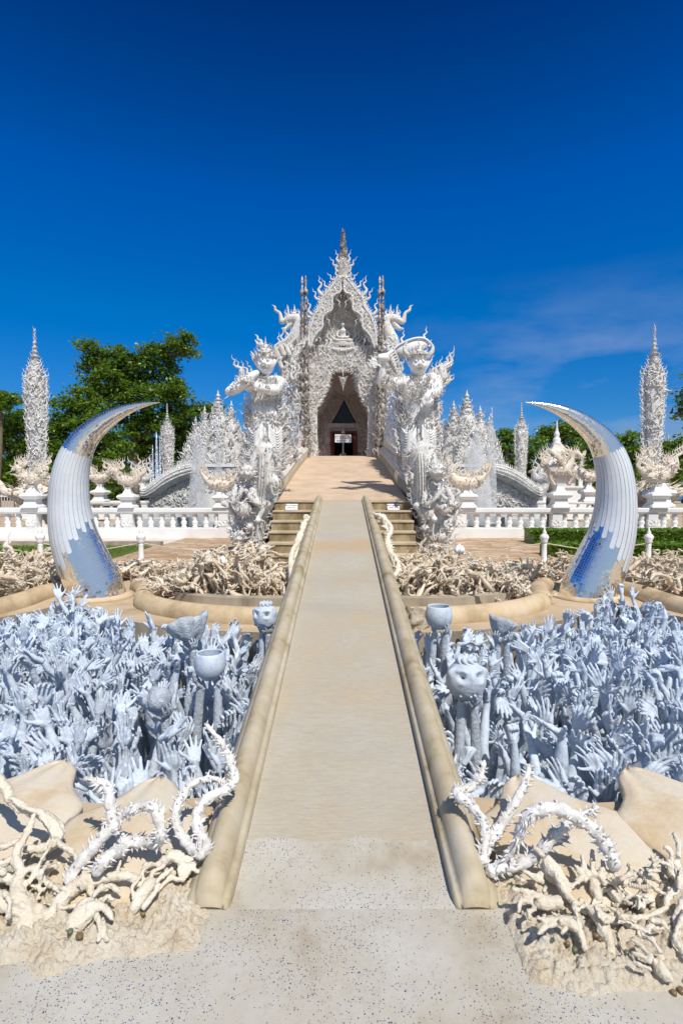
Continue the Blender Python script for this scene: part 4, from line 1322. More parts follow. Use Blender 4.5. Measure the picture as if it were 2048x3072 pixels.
limb(mb, [(-50, 640, 30), (60, 690, 34), (150, 780, 30), (250, 860, 34), (330, 790, 50)], A7)
limb(mb, [(90, 600, 18), (60, 560, 15), (20, 600, 16), (-40, 560, 18)], A7)
limb(mb, [(110, 650, 20), (180, 620, 20), (240, 690, 18), (330, 740, 24)], A7)
limb(mb, [(180, 330, 10), (165, 400, 14), (100, 520, 20)], A7)
limb(mb, [(265, 500, 16), (235, 550, 13), (205, 600, 12), (150, 700, 20)], A7)
limb(mb, [(300, 480, 24), (370, 530, 20), (410, 580, 18), (450, 640, 24)], A7)
limb(mb, [(160, 900, 44), (250, 870, 46), (350, 760, 54), (450, 680, 52), (520, 620, 40), (520, 540, 24), (500, 470, 18)], A7)
limb(mb, [(480, 690, 40), (580, 670, 34), (680, 660, 30), (740, 720, 26)], A7)
limb(mb, [(60, 860, 60), (200, 960, 60), (330, 980, 46), (420, 960, 40)], A7)
limb(mb, [(612, 650, 16), (620, 615, 16), (630, 578, 14)], A7)
limb(mb, [(500, 640, 28), (470, 720, 30), (500, 800, 22), (560, 800, 18)], A7)
limb(mb, [(-40, 760, 50), (40, 820, 44), (110, 860, 30)], A7, -.03)
limb(mb, [(20, 740, 14), (50, 800, 18), (40, 880, 22)], A7, -.06)
obj('twisted_limbs', remesh(mb, .005, 1, .020, .03, .011), 'bone', left_t)
mb = MB()     # white hand arched at the front
limb(mb, [(360, 960, 22), (375, 890, 36), (430, 845, 42), (500, 820, 36), (545, 825, 26), (575, 855, 20), (590, 890, 14)], A7, -.05)
fing(mb, (450, 800), (520, 730), (560, 715), 26, A7, -.02); fing(mb, (520, 725), (580, 715), (628, 742), 20, A7, -.02)
fing(mb, (520, 810), (560, 770), (590, 790), 17, A7, -.03)
limb(mb, [(500, 860, 16), (520, 930, 15), (510, 1000, 18)], A7, -.06)
limb(mb, [(385, 890, 52), (440, 830, 58), (490, 800, 46)], A7, -.03); limb(mb, [(400, 940, 40), (440, 880, 48), (500, 840, 40)], A7, -.04)
limb(mb, [(540, 900, 14), (548, 950, 16), (560, 1000, 18)], A7, -.05)
obj('white_hand', remesh(mb, .0045, 1, .016, .026, .010), 'bone', left_t, label='whiter hand arched over a dark hollow')
mb = MB()     # clawing hand beside the rail
limb(mb, [(690, 850, 34), (715, 800, 42), (760, 730, 48), (800, 690, 40)], A7)
fing(mb, (745, 710), (745, 640), (795, 590), 17, A7); fing(mb, (780, 700), (800, 640), (860, 605), 18, A7, .02); fing(mb, (800, 715), (850, 660), (905, 620), 18, A7, .03)
fing(mb, (820, 740), (890, 670), (965, 682), 17, A7, .05); fing(mb, (700, 780), (690, 720), (740, 660), 15, A7, -.02)
limb(mb, [(740, 830, 20), (800, 760, 22), (830, 700, 18)], A7, -.02)
obj('clawing_hand', remesh(mb, .0045, 1, .012, .022, .008), 'bone', left_t)
mb = MB()
limb(mb, [(820, 610, 30), (900, 560, 42), (960, 580, 38), (1030, 590, 22)], A7, .05)
limb(mb, [(920, 560, 20), (970, 620, 16), (1020, 570, 14)], A7, .05); limb(mb, [(930, 620, 16), (960, 660, 18), (1000, 620, 14), (1040, 640, 12)], A7, .05)
limb(mb, [(860, 580, 20), (870, 540, 14), (880, 505, 8)], A7, .05); limb(mb, [(820, 600, 18), (760, 610, 20), (740, 680, 22)], A7, .05)
obj('knotted_log', remesh(mb, .005, 1, .018, .03, .01), 'bone', left_t)

bone_fill(left_t, A7, (-20, 330), (600, 960), 26, 1)
bone_fill(left_t, A7, (330, 640), (640, 860), 9, 2)
NEAR_K[0] = .045
right_t = empty('bone_tangle', (1.05, 2.05, 0), 'cream tangle of clawing hands and bones on the ground right of the walkway', 'bone tangle', 'near bone tangles')
mb = MB()
limb(mb, [(850, 560, 32), (880, 620, 50), (930, 680, 50), (960, 760, 40), (1000, 800, 30), (1070, 850, 30)], A8, .03)
limb(mb, [(930, 700, 20), (960, 750, 18), (1000, 700, 16), (1050, 660, 18)], A8, .02)
limb(mb, [(1080, 830, 34), (1120, 860, 44), (1160, 960, 54), (1190, 1040, 40), (1200, 1110, 24)], A8)
limb(mb, [(1110, 850, 28), (1200, 890, 28), (1310, 920, 24), (1400, 980, 24), (1450, 1060, 26), (1450, 1140, 34), (1430, 1200, 30)], A8)
limb(mb, [(1180, 880, 18), (1300, 880, 20), (1400, 870, 20), (1470, 830, 24), (1500, 760, 26), (1580, 700, 26)], A8, .03)
limb(mb, [(1400, 900, 16), (1450, 900, 18), (1500, 960, 22), (1520, 1060, 18), (1540, 1200, 16)], A8)
limb(mb, [(1580, 780, 30), (1540, 860, 26), (1540, 960, 20), (1570, 1080, 16)], A8)
limb(mb, [(1120, 720, 44), (1180, 690, 40), (1260, 690, 26), (1310, 660, 24), (1400, 660, 24), (1450, 690, 18)], A8, .06)
limb(mb, [(1180, 720, 30), (1230, 790, 26), (1300, 800, 22), (1360, 840, 22)], A8, .04)
limb(mb, [(1230, 700, 16), (1250, 760, 18), (1290, 800, 16), (1340, 790, 34), (1410, 770, 30)], A8, .03)
limb(mb, [(1500, 580, 20), (1510, 650, 30), (1560, 660, 34), (1620, 640, 30)], A8, .08)
limb(mb, [(1000, 800, 20), (1010, 870, 22), (1030, 960, 28), (1060, 1050, 22)], A8, -.03)
limb(mb, [(980, 790, 14), (1010, 840, 14), (1060, 800, 14)], A8)
limb(mb, [(1230, 960, 14), (1250, 1040, 14), (1290, 1070, 12)], A8, -.02)
limb(mb, [(1600, 840, 30), (1560, 900, 22), (1530, 1000, 18), (1600, 1100, 16)], A8, -.03)
limb(mb, [(1500, 760, 22), (1440, 740, 16), (1390, 700, 14), (1340, 640, 12)], A8, .04)
obj('twisted_limbs', remesh(mb, .005, 1, .020, .03, .011), 'bone', right_t)
for lab, dj, palm, fs in (
    ('upright hand with blunt bandaged fingertips', .05, [(1130, 790, 34), (1110, 730, 40), (1100, 680, 36)], [((1060, 690), (1030, 640), (1005, 600), 18), ((1070, 670), (1050, 600), (1040, 548), 20), ((1100, 660), (1095, 590), (1095, 525), 19), ((1130, 670), (1150, 620), (1150, 580), 20), ((1150, 700), (1190, 650), (1210, 590), 20)]),
    ('low hand reaching toward the rail', .0, [(930, 800, 44), (850, 800, 48), (800, 800, 40)], [((810, 770), (740, 740), (672, 728), 19), ((780, 790), (720, 790), (705, 850), 19), ((800, 830), (760, 850), (765, 890), 18), ((830, 760), (780, 745), (740, 760), 16)]),
    ('dark mouth-shaped hand at the top of the tangle', .06, [(930, 690, 46), (880, 640, 60), (850, 590, 50)], [((850, 570), (815, 535), (785, 510), 17), ((830, 650), (780, 660), (735, 630), 19), ((840, 690), (800, 680), (760, 650), 16)]),
    ('whitish hand bent at the front of the tangle', -.05, [(1010, 930, 40), (960, 900, 38), (920, 890, 36)], [((920, 880), (850, 890), (800, 880), 17), ((900, 910), (840, 930), (812, 968), 18), ((960, 930), (940, 950), (930, 960), 17)]),
    ('long thin hand lying at the lower right', -.04, [(1500, 1200, 40), (1450, 1150, 46), (1430, 1110, 40)], [((1410, 1090), (1350, 1030), (1295, 988), 19), ((1400, 1110), (1350, 1080), (1300, 1060), 18), ((1400, 1150), (1350, 1130), (1305, 1110), 18), ((1450, 1060), (1400, 990), (1350, 960), 16)]),
    ('hand with a raised crooked finger at the photo edge', .1, [(1560, 680, 36), (1540, 620, 34), (1530, 580, 30)], [((1545, 560), (1545, 490), (1520, 435), 19), ((1510, 590), (1500, 520), (1465, 510), 17), ((1500, 610), (1440, 580), (1405, 582), 16)])):
    mb = MB()
    limb(mb, palm, A8, dj)
    for p0, p1, p2, r in fs: fing(mb, p0, p1, p2, r, A8, dj - .02)
    obj('hand', remesh(mb, .0045, 1, .012, .022, .008), 'bone', right_t, label=lab)
mb = MB()
for k in range(9):
    w = P(1148 + (1290 + k * 13) * .574, 2250 + (722 - abs(k - 5) * 3) * .574, near_d(2250 + 720 * .574) + .01)
    mb.add(DOT[0] * [.011, .012, .022] + w, DOT[1], DOT[2])
obj('row_of_teeth', mb, 'bone', right_t)
bone_fill(right_t, A8, (1000, 1560), (640, 1000), 34, 3)
bone_fill(right_t, A8, (1200, 1620), (980, 1230), 14, 4)
bone_fill(right_t, A8, (780, 1050), (640, 900), 9, 5)
NEAR_K[0] = 0
# crusty stucco spread on the ground under both tangles
def bed_height(x, y, sx):
    off = 3.0 if sx < 0 else 9.0
    ax = abs(x)
    n1 = noise.noise((x * 2.6, y * 2.6, off)); n2 = noise.noise((x * 9, y * 9, off)); n3 = noise.noise((x * 26, y * 26, off)); n4 = noise.noise((x * 60, y * 60, off))
    lo = (1.66 if sx < 0 else 1.57) + max(0, .95 - ax) * (0.32 if sx < 0 else .45)       # the lower edge climbs towards the walkway
    e = min((y - lo + .14 * n1 + .05 * n2) / .10, (2.38 - y) / .15, (ax - .5 - (0.10 if sx > 0 else 0)) / .1)
    e = max(-1, min(1, e))
    return (0.020 + .020 * n2 + .045 * abs(n3) ** .8 + .024 * abs(n4)) * max(0, e) ** .5 - (.03 if e <= 0 else 0) - .004


for sx, x0, x1 in ((-1, -2.6, -0.28), (1, 0.34, 2.6)):
    nx, ny = 420, 230
    X, Y = np.meshgrid(np.linspace(x0, x1, nx), np.linspace(1.42, 2.46, ny))
    Z = np.array([bed_height(x, y, sx) for x, y in zip(X.ravel(), Y.ravel())])
    idx = np.arange(nx * ny).reshape(ny, nx)
    mb = MB(); mb.add(np.stack([X.ravel(), Y.ravel(), Z], -1), np.stack([idx[:-1, :-1], idx[:-1, 1:], idx[1:, 1:], idx[1:, :-1]], -1).reshape(-1, 4))
    obj('stucco_bed', mb, 'rubble', kind='structure')
# glassy studs set into the stucco
for (u, v, reg, c, r, lab) in ((745, 912, A7, 'green', 13, 'small greenish disc above a brown one in the left stucco'), (748, 935, A7, 'amber', 15, 'amber disc under a greenish one in the left stucco'),
                               (390, 1028, A7, 'amber', 17, 'brown oval disc topmost of three in the left stucco'), (370, 1068, A7, 'green', 17, 'grey green disc leftmost of three in the left stucco'),
                               (418, 1080, A7, 'brown', 21, 'largest brown disc of the three in the left stucco'), (588, 955, A7, 'brown', 15, 'pale worn disc beside the white hand'),
                               (963, 1115, A8, 'amber', 14, 'small amber stud leftmost in the right stucco'), (1000, 1137, A8, 'green', 16, 'grey green stud beside the leftmost amber one'),
                               (1112, 1075, A8, 'amber', 14, 'amber stud under the bones of the right tangle'), (1130, 1095, A8, 'brown', 13, 'brown stud touching the amber one under the bones'),
                               (1518, 1337, A8, 'amber', 17, 'round amber stud low at the right photo edge'), (1556, 1328, A8, 'amber', 20, 'big bright amber stud at the right photo corner'),
                               (1270, 1190, A8, 'green', 14, 'dull green stud in the shade of the right tangle')):
    px, py = reg[0] + u * reg[2], reg[1] + v * reg[2]
    d = (CAMZ - .03) * FPX / (py - 1470)
    w = P(px, py, d); rr = r * .574 / FPX * d * .95
    w[2] = max(bed_height(w[0] + a_, w[1] + b_, np.sign(w[0])) for a_ in (-.01, 0, .01) for b_ in (-.01, 0, .01)) - .008
    vv, q, t = lathe([(.01, -.5), (1, -.45), (1, .2), (.85, .42), (.4, .5), (.01, .52)], 18)
    mb = MB(); mb.add(vv * [rr, rr, .014] + [w[0], w[1], w[2] + .010], q, t)
    obj('glass_stud', mb, 'stud_' + c, loc=(w[0], w[1], 0), label=lab, cat='stud', group='studs set in the stucco')


# ------------------------------------------------------------------ middle bone tangles in the planters
def mid_tangle(lab, x0, x1, y0, y1, z0, h, nhand, nroot, nspike, seed, mat='bone_far', peak=None):
    rs = np.random.RandomState(seed)
    root = empty('root_tangle', ((x0 + x1) / 2, (y0 + y1) / 2, 0), lab, 'root tangle', 'bone and root tangles in the planters')
    def top(x):
        f = (x - x0) / (x1 - x0)
        b = h * (0.62 + .75 * noise.noise((x * 2.6, seed, 0)) + .25)
        if peak is not None: b += peak[1] * math.exp(-((x - peak[0]) / .38) ** 2)
        return max(.1, b) * min(1, 5 * f + .5, 5 * (1 - f) + .5)
    a, b, hd = MB(), MB(), MB()
    for k in range(nroot):
        x = rs.uniform(x0, x1); y = y0 + (y1 - y0) * rs.rand() ** 1.3; z = z0 + top(x) * rs.uniform(.3, 1.0)
        big = k % 6 == 0
        r = rs.uniform(.020, .034) if big else rs.uniform(.007, .017)
        p = [np.array([x, y, z])]
        dr = np.array([rs.randn() * .9, rs.randn() * .5, rs.choice([-1.2, -.6, .5]) + rs.randn() * .3])
        for j in range(5 if big else 4):
            dr = dr + rs.randn(3) * .65; dr[2] -= .15; dr /= np.linalg.norm(dr)
            p.append(p[-1] + dr * rs.uniform(.05, .10) * (1.5 if big else 1))
        p = np.array(p); p[:, 2] = np.clip(p[:, 2], z0 - .01, z0 + top(x) * 1.15)
        rad = r * rs.uniform(.75, 1.25, len(p)); rad[-1] *= .45
        a.add(*ctube(np.column_stack([p, rad]), 3, 6))
        s = catmull(np.column_stack([p, rad]), 3)
        for q_ in range(7 if big else 4):      # knots and broken twig ends
            i = rs.randint(len(s)); d = rs.randn(3); d /= np.linalg.norm(d); L = s[i, 3] * rs.uniform(1.6, 4.0)
            a.add(*tube([s[i, :3], s[i, :3] + d * L * .6 + rs.randn(3) * .008, s[i, :3] + d * L], [s[i, 3] * .7, s[i, 3] * .5, s[i, 3] * .25], 5))
    for k in range(nspike):
        x = rs.uniform(x0, x1); y = rs.uniform(y0 - .05, (y0 + y1) / 2); z = z0 + top(x) * rs.uniform(.25, .9)
        p = [np.array([x, y, z])]; dr = np.array([rs.choice([-1, 1]), rs.randn() * .3, rs.randn() * .4])
        for j in range(5):
            dr = dr + rs.randn(3) * .45; dr /= np.linalg.norm(dr); p.append(p[-1] + dr * .09)
        p = np.array(p); p[:, 2] = np.clip(p[:, 2], z0 + .02, z0 + top(x) * 1.2)
        s = catmull(np.column_stack([p, .013 * np.array([1, 1, .95, .9, .8, .5])]), 6)
        b.add(*tube(s[:, :3], s[:, 3], 6))
        t, N, B = frames(s[:, :3])
        for i in range(1, len(s) - 1):
            for q_ in range(3):
                an = rs.rand() * 6.28; d = math.cos(an) * N[i] + math.sin(an) * B[i]
                b.add(*tube([s[i, :3] + d * s[i, 3] * .7, s[i, :3] + d * (s[i, 3] + .022)], [.008, .001], 4))
    for k in range(nhand):
        x = rs.uniform(x0, x1); y = y0 + (y1 - y0) * rs.rand() * .6; z = z0 + top(x) * rs.uniform(.3, 1.0)
        co = HV[rs.randint(len(HV))][2]
        v = co[0].copy()
        Rm = np.array(Matrix.Rotation(rs.randn() * 1.3, 3, 'Z') @ Matrix.Rotation(rs.randn() * .7, 3, 'X') @ Matrix.Rotation(rs.randn() * .7, 3, 'Y'))
        cut = -.26; v[:, 2] = np.where(v[:, 2] < cut, cut + (v[:, 2] - cut) * .05, v[:, 2])
        s = rs.uniform(.75, 1.1)
        m_ = MB(); w = v @ Rm.T * s + [x, y, z]; w[:, 2] = np.maximum(w[:, 2], z0 - .02)
        m_.add(w, None, co[2])
        obj('hand', m_, mat if k % 3 else 'bone', root)
    obj('roots', a, mat, root); obj('thorny_stems', b, 'bone', root)
    return root


mid_tangle('thick brown and cream tangle of roots and hands left of the walkway', -2.62, -0.66, 7.35, 9.0, .12, .34, 62, 620, 46, 3, peak=(-1.75, .30))
mid_tangle('cream tangle of thorny roots and hands right of the walkway', 0.70, 2.62, 7.35, 9.0, .12, .34, 66, 560, 50, 4, peak=(1.45, .22))
mid_tangle('pale tangle of hands and roots outside the left tusk', -6.4, -4.55, 7.6, 9.8, .12, .40, 44, 420, 22, 5)
mid_tangle('pale tangle of hands reaching up outside the right tusk', 4.75, 6.5, 7.6, 9.8, .12, .42, 56, 330, 20, 6)
mid_tangle('sparse roots and bones behind the left tusk foot', -4.5, -2.6, 9.3, 10.2, .0, .30, 22, 240, 16, 8)
mid_tangle('grey hands crowded in shade behind the right tusk foot', 2.6, 4.5, 9.3, 10.2, .0, .32, 40, 160, 10, 9)
# thorn roots creeping down over the walkway rail
for sx, lab, pts in ((-1, 'knotted cream root creeping up the left rail by the steps', [(-.66, 7.05, .25), (-.70, 7.5, .5), (-.74, 8.1, .62), (-.70, 8.7, .82), (-.66, 9.2, .98), (-.62, 9.5, 1.12)]),
                     (1, 'twisting cream root with a hooked head creeping up the right rail', [(.72, 6.85, .05), (.68, 7.2, .3), (.78, 7.6, .5), (.72, 8.2, .74), (.74, 8.8, .95), (.66, 9.3, 1.12), (.58, 9.5, 1.14)])):
    mb = MB()
    rs = np.random.RandomState(4)
    for j in range(3):
        mb.add(*ctube([(x + rs.randn() * .03, y, z + rs.randn() * .03, .04) for x, y, z in pts], 6, 8))
    s = catmull(np.array(pts), 10)
    for p in s:
        for q_ in range(3):
            d = rs.randn(3); d /= np.linalg.norm(d)
            mb.add(*tube([p, p + d * .10], [.022, .006], 5))
    obj('creeping_root', remesh(mb, .011, 1, .02, .04), 'bone', loc=(pts[0][0], pts[0][1], 0), label=lab, cat='root', group='roots creeping along the rails')
# lotus buds on stalks
def bud(w, s, lab, stalk=.25):
    root = empty('lotus_bud', (w[0], w[1], w[2] - stalk), lab, 'lotus bud', 'stone lotus buds')
    mb = MB()
    mb.add(*lathe([(.02, 0), (.30, .05), (.48, .22), (.5, .42), (.38, .68), (.18, .9), (.02, 1.05)], 16, (0, 0, 0)))
    for k in range(5):
        a = k * 1.256
        mb.add(*ctube([(.25 * math.cos(a), .25 * math.sin(a), .02, .16), (.5 * math.cos(a), .5 * math.sin(a), .3, .2), (.42 * math.cos(a), .42 * math.sin(a), .62, .12), (.2 * math.cos(a), .2 * math.sin(a), .88, .03)], 4, 8, .5, up=(math.cos(a), math.sin(a), 0)))
    v, q, t = mb.cat(); m2 = MB(); m2.add(v * s + w, q, t); obj('bud', m2, 'smooth_white', root)
    m2 = MB(); m2.add(*ctube([(w[0] + .02, w[1], w[2] - stalk, s * .12), (w[0] - .01, w[1], w[2] - stalk / 2, s * .11), (w[0], w[1], w[2] + s * .05, s * .14)], 5, 8)); obj('stalk', m2, 'bone_far', root)


for px, py, d, s, lab in ((668, 1682, 7.6, .125, 'pale lotus bud standing over the left root tangle'), (1377, 1648, 7.9, .14, 'tall pale lotus bud beside the right column foot'),
                          (1421, 1692, 7.7, .12, 'lower lotus bud leaning over the right root tangle'), (542, 1700, 7.7, .08, 'little lotus bud half sunk in the left root tangle')):
    bud(P(px, py + 12, d), s, lab)
# posts with ropes
def post(px, lab, d=11.0):
    x = P(px, 1500, d)[0]
    root = empty('rope_post', (x, d, 0), lab, 'post', 'white posts with ropes')
    mb = MB(); mb.add(*lathe([(.075, 0), (.075, .06), (.055, .08), (.05, .46), (.052, .5)], 14, (x, d, 0))); obj('shaft', mb, 'smooth_white', root)
    mb = MB(); mb.add(*lathe([(.05, .5), (.075, .53), (.062, .555), (.09, .60), (.09, .645), (.06, .685), (.035, .70), (.045, .725), (.02, .77), (.004, .84)], 14, (x, d, 0))); obj('finial', mb, 'smooth_white', root)
    return x


xa = post(118, 'white rope post on the lawn at far left'); xb = post(421, 'white rope post between the left tusk and the steps')
xc = post(1634, 'white rope post between the steps and the right tusk'); xd = post(1948, 'white rope post by the hedge at far right')
for a, b, lab in ((xa, xb, 'sagging rope behind the left tusk'), (xb, -1.9, 'sagging rope over the brown paving left of the steps'), (1.9, xc, 'sagging rope over the paving right of the steps'), (xc, xd, 'sagging rope behind the right tusk')):
    mb = MB(); mb.add(*ctube([(a, 11, .5, .011), ((a + b) / 2, 11, .36, .011), (b, 11, .5, .011)], 10, 6)); obj('rope', mb, 'rope', loc=(a, 11, 0), label=lab, cat='rope', group='ropes between the posts')

# moss-grey rock by the right rail and a white flame finial at the far left
w = P(1240, 1880, 6.15)
rk_ = MB(); rk_.add(*radial((w[0], w[1], .06), .16, lambda a_, e: 1 + .25 * np.sin(a_ * 3 + e * 4) * np.cos(e * 3) + .1 * np.sin(a_ * 7), 32, 22))
obj('rock', remesh(rk_, .012, 1, .05, .08, .03), 'wall_grey', loc=(w[0], w[1], 0), label='lumpy grey rock under the twisting root by the right rail', cat='rock')
w = P(12, 1700, 10.2)
ff = MB()
for k in range(5): ff.stamp(FLAME, w + [.05 * k - .1, 0, -.05], (.35 - .1 * k, 0, 1), (0, -1, 0), .75 - .1 * abs(k - 1), k % 2)
for k in range(6): ff.stamp(CURL, w + [.04 * k - .1, -.02, .1], (rnd.uniform(-1, 1), -.2, .6), (0, -1, 0), .2)
ff.add(*lathe([(.12, 0), (.12, .1), (.06, .2), (.08, max(.3, w[2]))], 10, (w[0], w[1], 0)))
obj('flame_finial', ff, 'smooth_white', loc=(w[0], w[1], 0), label='white curling flame finial at the left photo edge above the roots', cat='finial')

# ------------------------------------------------------------------ temple
D = 24.0


def T(px, py, d=D): return P(px, py, d)


def tx(px, d=D): return (px - CX) * d / FPX


def tz(py, d=D): return P(CX, py, d)[2]


temple = empty('temple', (0, D, 0), 'ornate white temple with steep tiered gable, central spire and dark doorway at the bridge end', 'temple')
FZ = 3.0
# porch front wall with the pointed opening
Lh = [(990, 1111), (983, 1130), (979, 1150), (975, 1172), (965, 1195), (952, 1222), (951, 1290), (955, 1372)]
op = [(tx(a), tz(b)) for a, b in Lh]
opr = [(-x, z) for x, z in op]
xo = 1.52; zt = tz(1042)
outline = [(-xo, FZ - 1.2), (op[-1][0], FZ - 1.2)] + op[::-1] + opr + [(opr[-1][0], FZ - 1.2), (xo, FZ - 1.2), (xo, zt), (-xo, zt)]
mb = MB(); mb.add(*prism(outline, D, D + 0.4))
wall = obj('porch_front', mb, 'white', temple, smooth=False)
# relief on the wall: flame curls mirrored about the axis
mb = MB(); rr = np.random.RandomState(3)
for k in range(900):
    x = rr.uniform(0, xo); z = rr.uniform(FZ, zt)
    hw = np.interp(-z, [-p[1] for p in op], [-p[0] for p in op]) if z < op[0][1] else 0
    if x < hw + .02: continue
    g = np.array([rr.randn() * .6 + .2, -.38, 1]); s = rr.uniform(.16, .30); c = CURL if k % 3 == 0 else KR[k % 3]
    mb.stamp(c, (x, D - .03, z), g, (0, -1, 0), s); mb.stamp(c, (-x, D - .03, z), g * [-1, 1, 1], (0, -1, 0), s, True)
obj('wall_relief', mb, 'white', temple)
# fringe of hanging curls round the opening
mb = MB()
edge = catmull([(x, 0, z) for x, z in op[:6]], 6)
for i, (x, _, z) in enumerate(edge):
    for sx in (-1, 1):
        mb.stamp(FLAME if i % 4 == 0 else KR[i % 3], (sx * -x, D - .05, z), (sx * -.75, -.15, -.75 if i < 14 else .35), (0, -1, 0), .32 if i % 4 == 0 else .21, sx > 0)
for k in range(14):
    x = (k - 6.5) / 6.5 * .72
    mb.stamp(KR[k % 3], (x, D - .05, op[0][1] + .02), (-np.sign(x) * .3, -.1, -1), (0, -1, 0), .17, x > 0)
obj('arch_fringe', mb, 'white', temple)
mb = MB()     # hanging pendant
pz = tz(1120)
for j in range(7):
    for sx in (-1, 1):
        mb.stamp(KR[2], (0.03, D - .08, pz - .22 - j * .062), (sx * 1.0, 0, .35 - j * .02), (0, -1, 0), .235 - .026 * j, sx > 0)
mb.stamp(SPK, (0.03, D - .08, pz - .55), (0, 0, -1), (0, -1, 0), .25); mb.add(*tube([(0.03, D - .08, pz - .2), (0.03, D - .08, pz + .12)], .02, 6))
mb.add(DOT[0] * .10 + [0.03, D - .12, pz - .26], DOT[1], DOT[2])
obj('pendant', mb, 'white', temple)
# porch walls, ceiling, inner wall with door and triangular window
YI = D + 2.3
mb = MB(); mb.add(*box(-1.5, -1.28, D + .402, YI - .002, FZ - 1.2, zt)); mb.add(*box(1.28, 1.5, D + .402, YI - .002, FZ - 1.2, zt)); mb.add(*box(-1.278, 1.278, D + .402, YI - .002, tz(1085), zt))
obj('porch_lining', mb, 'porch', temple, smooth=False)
di = YI
dw = [(tx(991, di), tz(1374, di) - .3), (tx(991, di), tz(1293, di)), (tx(1071, di), tz(1293, di)), (tx(1071, di), tz(1374, di) - .3)]
dl, dr_, dt = dw[0][0], dw[2][0], dw[1][1]
wt = [(tx(990, di), tz(1270, di)), (tx(1073, di), tz(1270, di)), (tx(1032, di), tz(1197, di))]
mb = MB()
zc = zt - .01
mb.add(*prism([(-1.5, FZ - 1.2), (dl, FZ - 1.2), (dl, dt), (wt[0][0], wt[0][1]), (wt[2][0], wt[2][1]), (0.07, zc), (-1.5, zc)], YI, YI + .25))
mb.add(*prism([(dr_, FZ - 1.2), (1.5, FZ - 1.2), (1.5, zc), (.0701, zc), (wt[2][0] + .0001, wt[2][1]), (wt[1][0], wt[1][1]), (dr_, dt)], YI, YI + .25))
mb.add(*prism([(dl, dt + .001), (dr_, dt + .001), (wt[1][0], wt[1][1] - .001), (wt[0][0], wt[0][1] - .001)], YI, YI + .25))
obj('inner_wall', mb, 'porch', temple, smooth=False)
mb = MB(); mb.add(*prism([(wt[0][0] - .1, wt[0][1] - .1), (wt[1][0] + .1, wt[1][1] - .1), (wt[2][0], wt[2][1] + .2)], YI + .26, YI + .3)); obj('window', mb, 'dark_glass', temple, smooth=False)
mb = MB()     # carved frame of window and door
for sx in (-1, 1):
    e = catmull([(wt[2][0], 0, wt[2][1] + .1), ((wt[2][0] + wt[0][0]) / 2 if sx < 0 else (wt[2][0] + wt[1][0]) / 2, 0, (wt[2][1] + wt[0][1]) / 2), ((wt[0][0] if sx < 0 else wt[1][0]), 0, wt[0][1])], 10)
    mb.add(*tube(e + [0, YI - .03, 0], .05, 6))
    for i, p in enumerate(e):
        for kk in range(3):
            mb.stamp(CURL if (i + kk) % 2 else KR[i % 3], (p[0] + sx * (.08 + .14 * kk), YI - .03, p[2] - .02 + .05 * kk), (sx * .5, -.05, .9), (0, -1, 0), .26 if kk < 2 else .34, sx < 0)
for k in range(16):
    x = dl + (dr_ - dl) * (k + .5) / 16
    mb.stamp(CURL, (x, YI - .03, dt + .12), (np.sign(x) * .6, -.05, .8), (0, -1, 0), .2, x < 0)
for sx in (-1, 1):
    for k in range(90):
        x = rr.uniform(abs(dl) + .05, 1.22); z = rr.uniform(FZ, wt[0][1] + .3)
        mb.stamp(CURL if k % 2 else KR[k % 3], (sx * x, YI - .02, z), (rr.randn() * .5, -.08, 1), (0, -1, 0), rr.uniform(.16, .28), sx < 0)
    for k, (a, b) in enumerate(((1.0, 5.25), (.86, 5.5), (.62, 5.9), (.95, 5.1), (.5, 6.15), (.35, 6.3))):
        mb.stamp(FLAME, (sx * a, YI - .03, b - .45), (sx * .15, 0, 1), (0, -1, 0), .5, sx < 0)
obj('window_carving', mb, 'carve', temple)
door = MB()
door.add(*box(dl - .01, dl + .09, YI - .07, YI + .27, FZ - .3, dt - .002)); door.add(*box(dr_ - .09, dr_ + .01, YI - .07, YI + .27, FZ - .3, dt - .002)); door.add(*box(dl + .0905, dr_ - .0905, YI - .07, YI + .27, dt - .09, dt - .003))
do = obj('door_frame', door, 'wood_red', temple, smooth=False)
mb = MB(); mb.add(*box(dl + .09, dl + .2, YI + .28, YI + 1.0, FZ - .2, dt - .1)); obj('door_leaf', mb, 'wood_red', do, smooth=False)
mb = MB(); mb.add(*box(dr_ - .2, dr_ - .09, YI + .28, YI + 1.0, FZ - .2, dt - .1)); obj('door_leaf', mb, 'wood_red', do, smooth=False)
mb = MB()     # the hall inside: floor, walls, ceiling with the faces inward
mb.add(*box(-2.1, 2.1, YI + .31, YI + 12, FZ - .2, FZ - .05)); mb.add(*box(-2.1, -1.95, YI + .31, YI + 12, FZ - .04, 8.2)); mb.add(*box(1.95, 2.1, YI + .31, YI + 12, FZ - .04, 8.2)); mb.add(*box(-1.94, 1.94, YI + 11.8, YI + 12, FZ - .04, 8.2)); mb.add(*box(-2.1, 2.1, YI + .31, YI + 12, 8.21, 8.3))
obj('dark_interior', mb, 'dark_room', temple, smooth=False)
mb = MB()    # bell hanging over the door
bx = tx(1029, YI - .2)
mb.add(*lathe([(.10, 0), (.105, .05), (.08, .16), (.04, .22), (.03, .27), (.012, .36), (.01, .5)], 14, (bx, YI - .15, tz(1301, YI))))
obj('bell', mb, 'coping', temple)

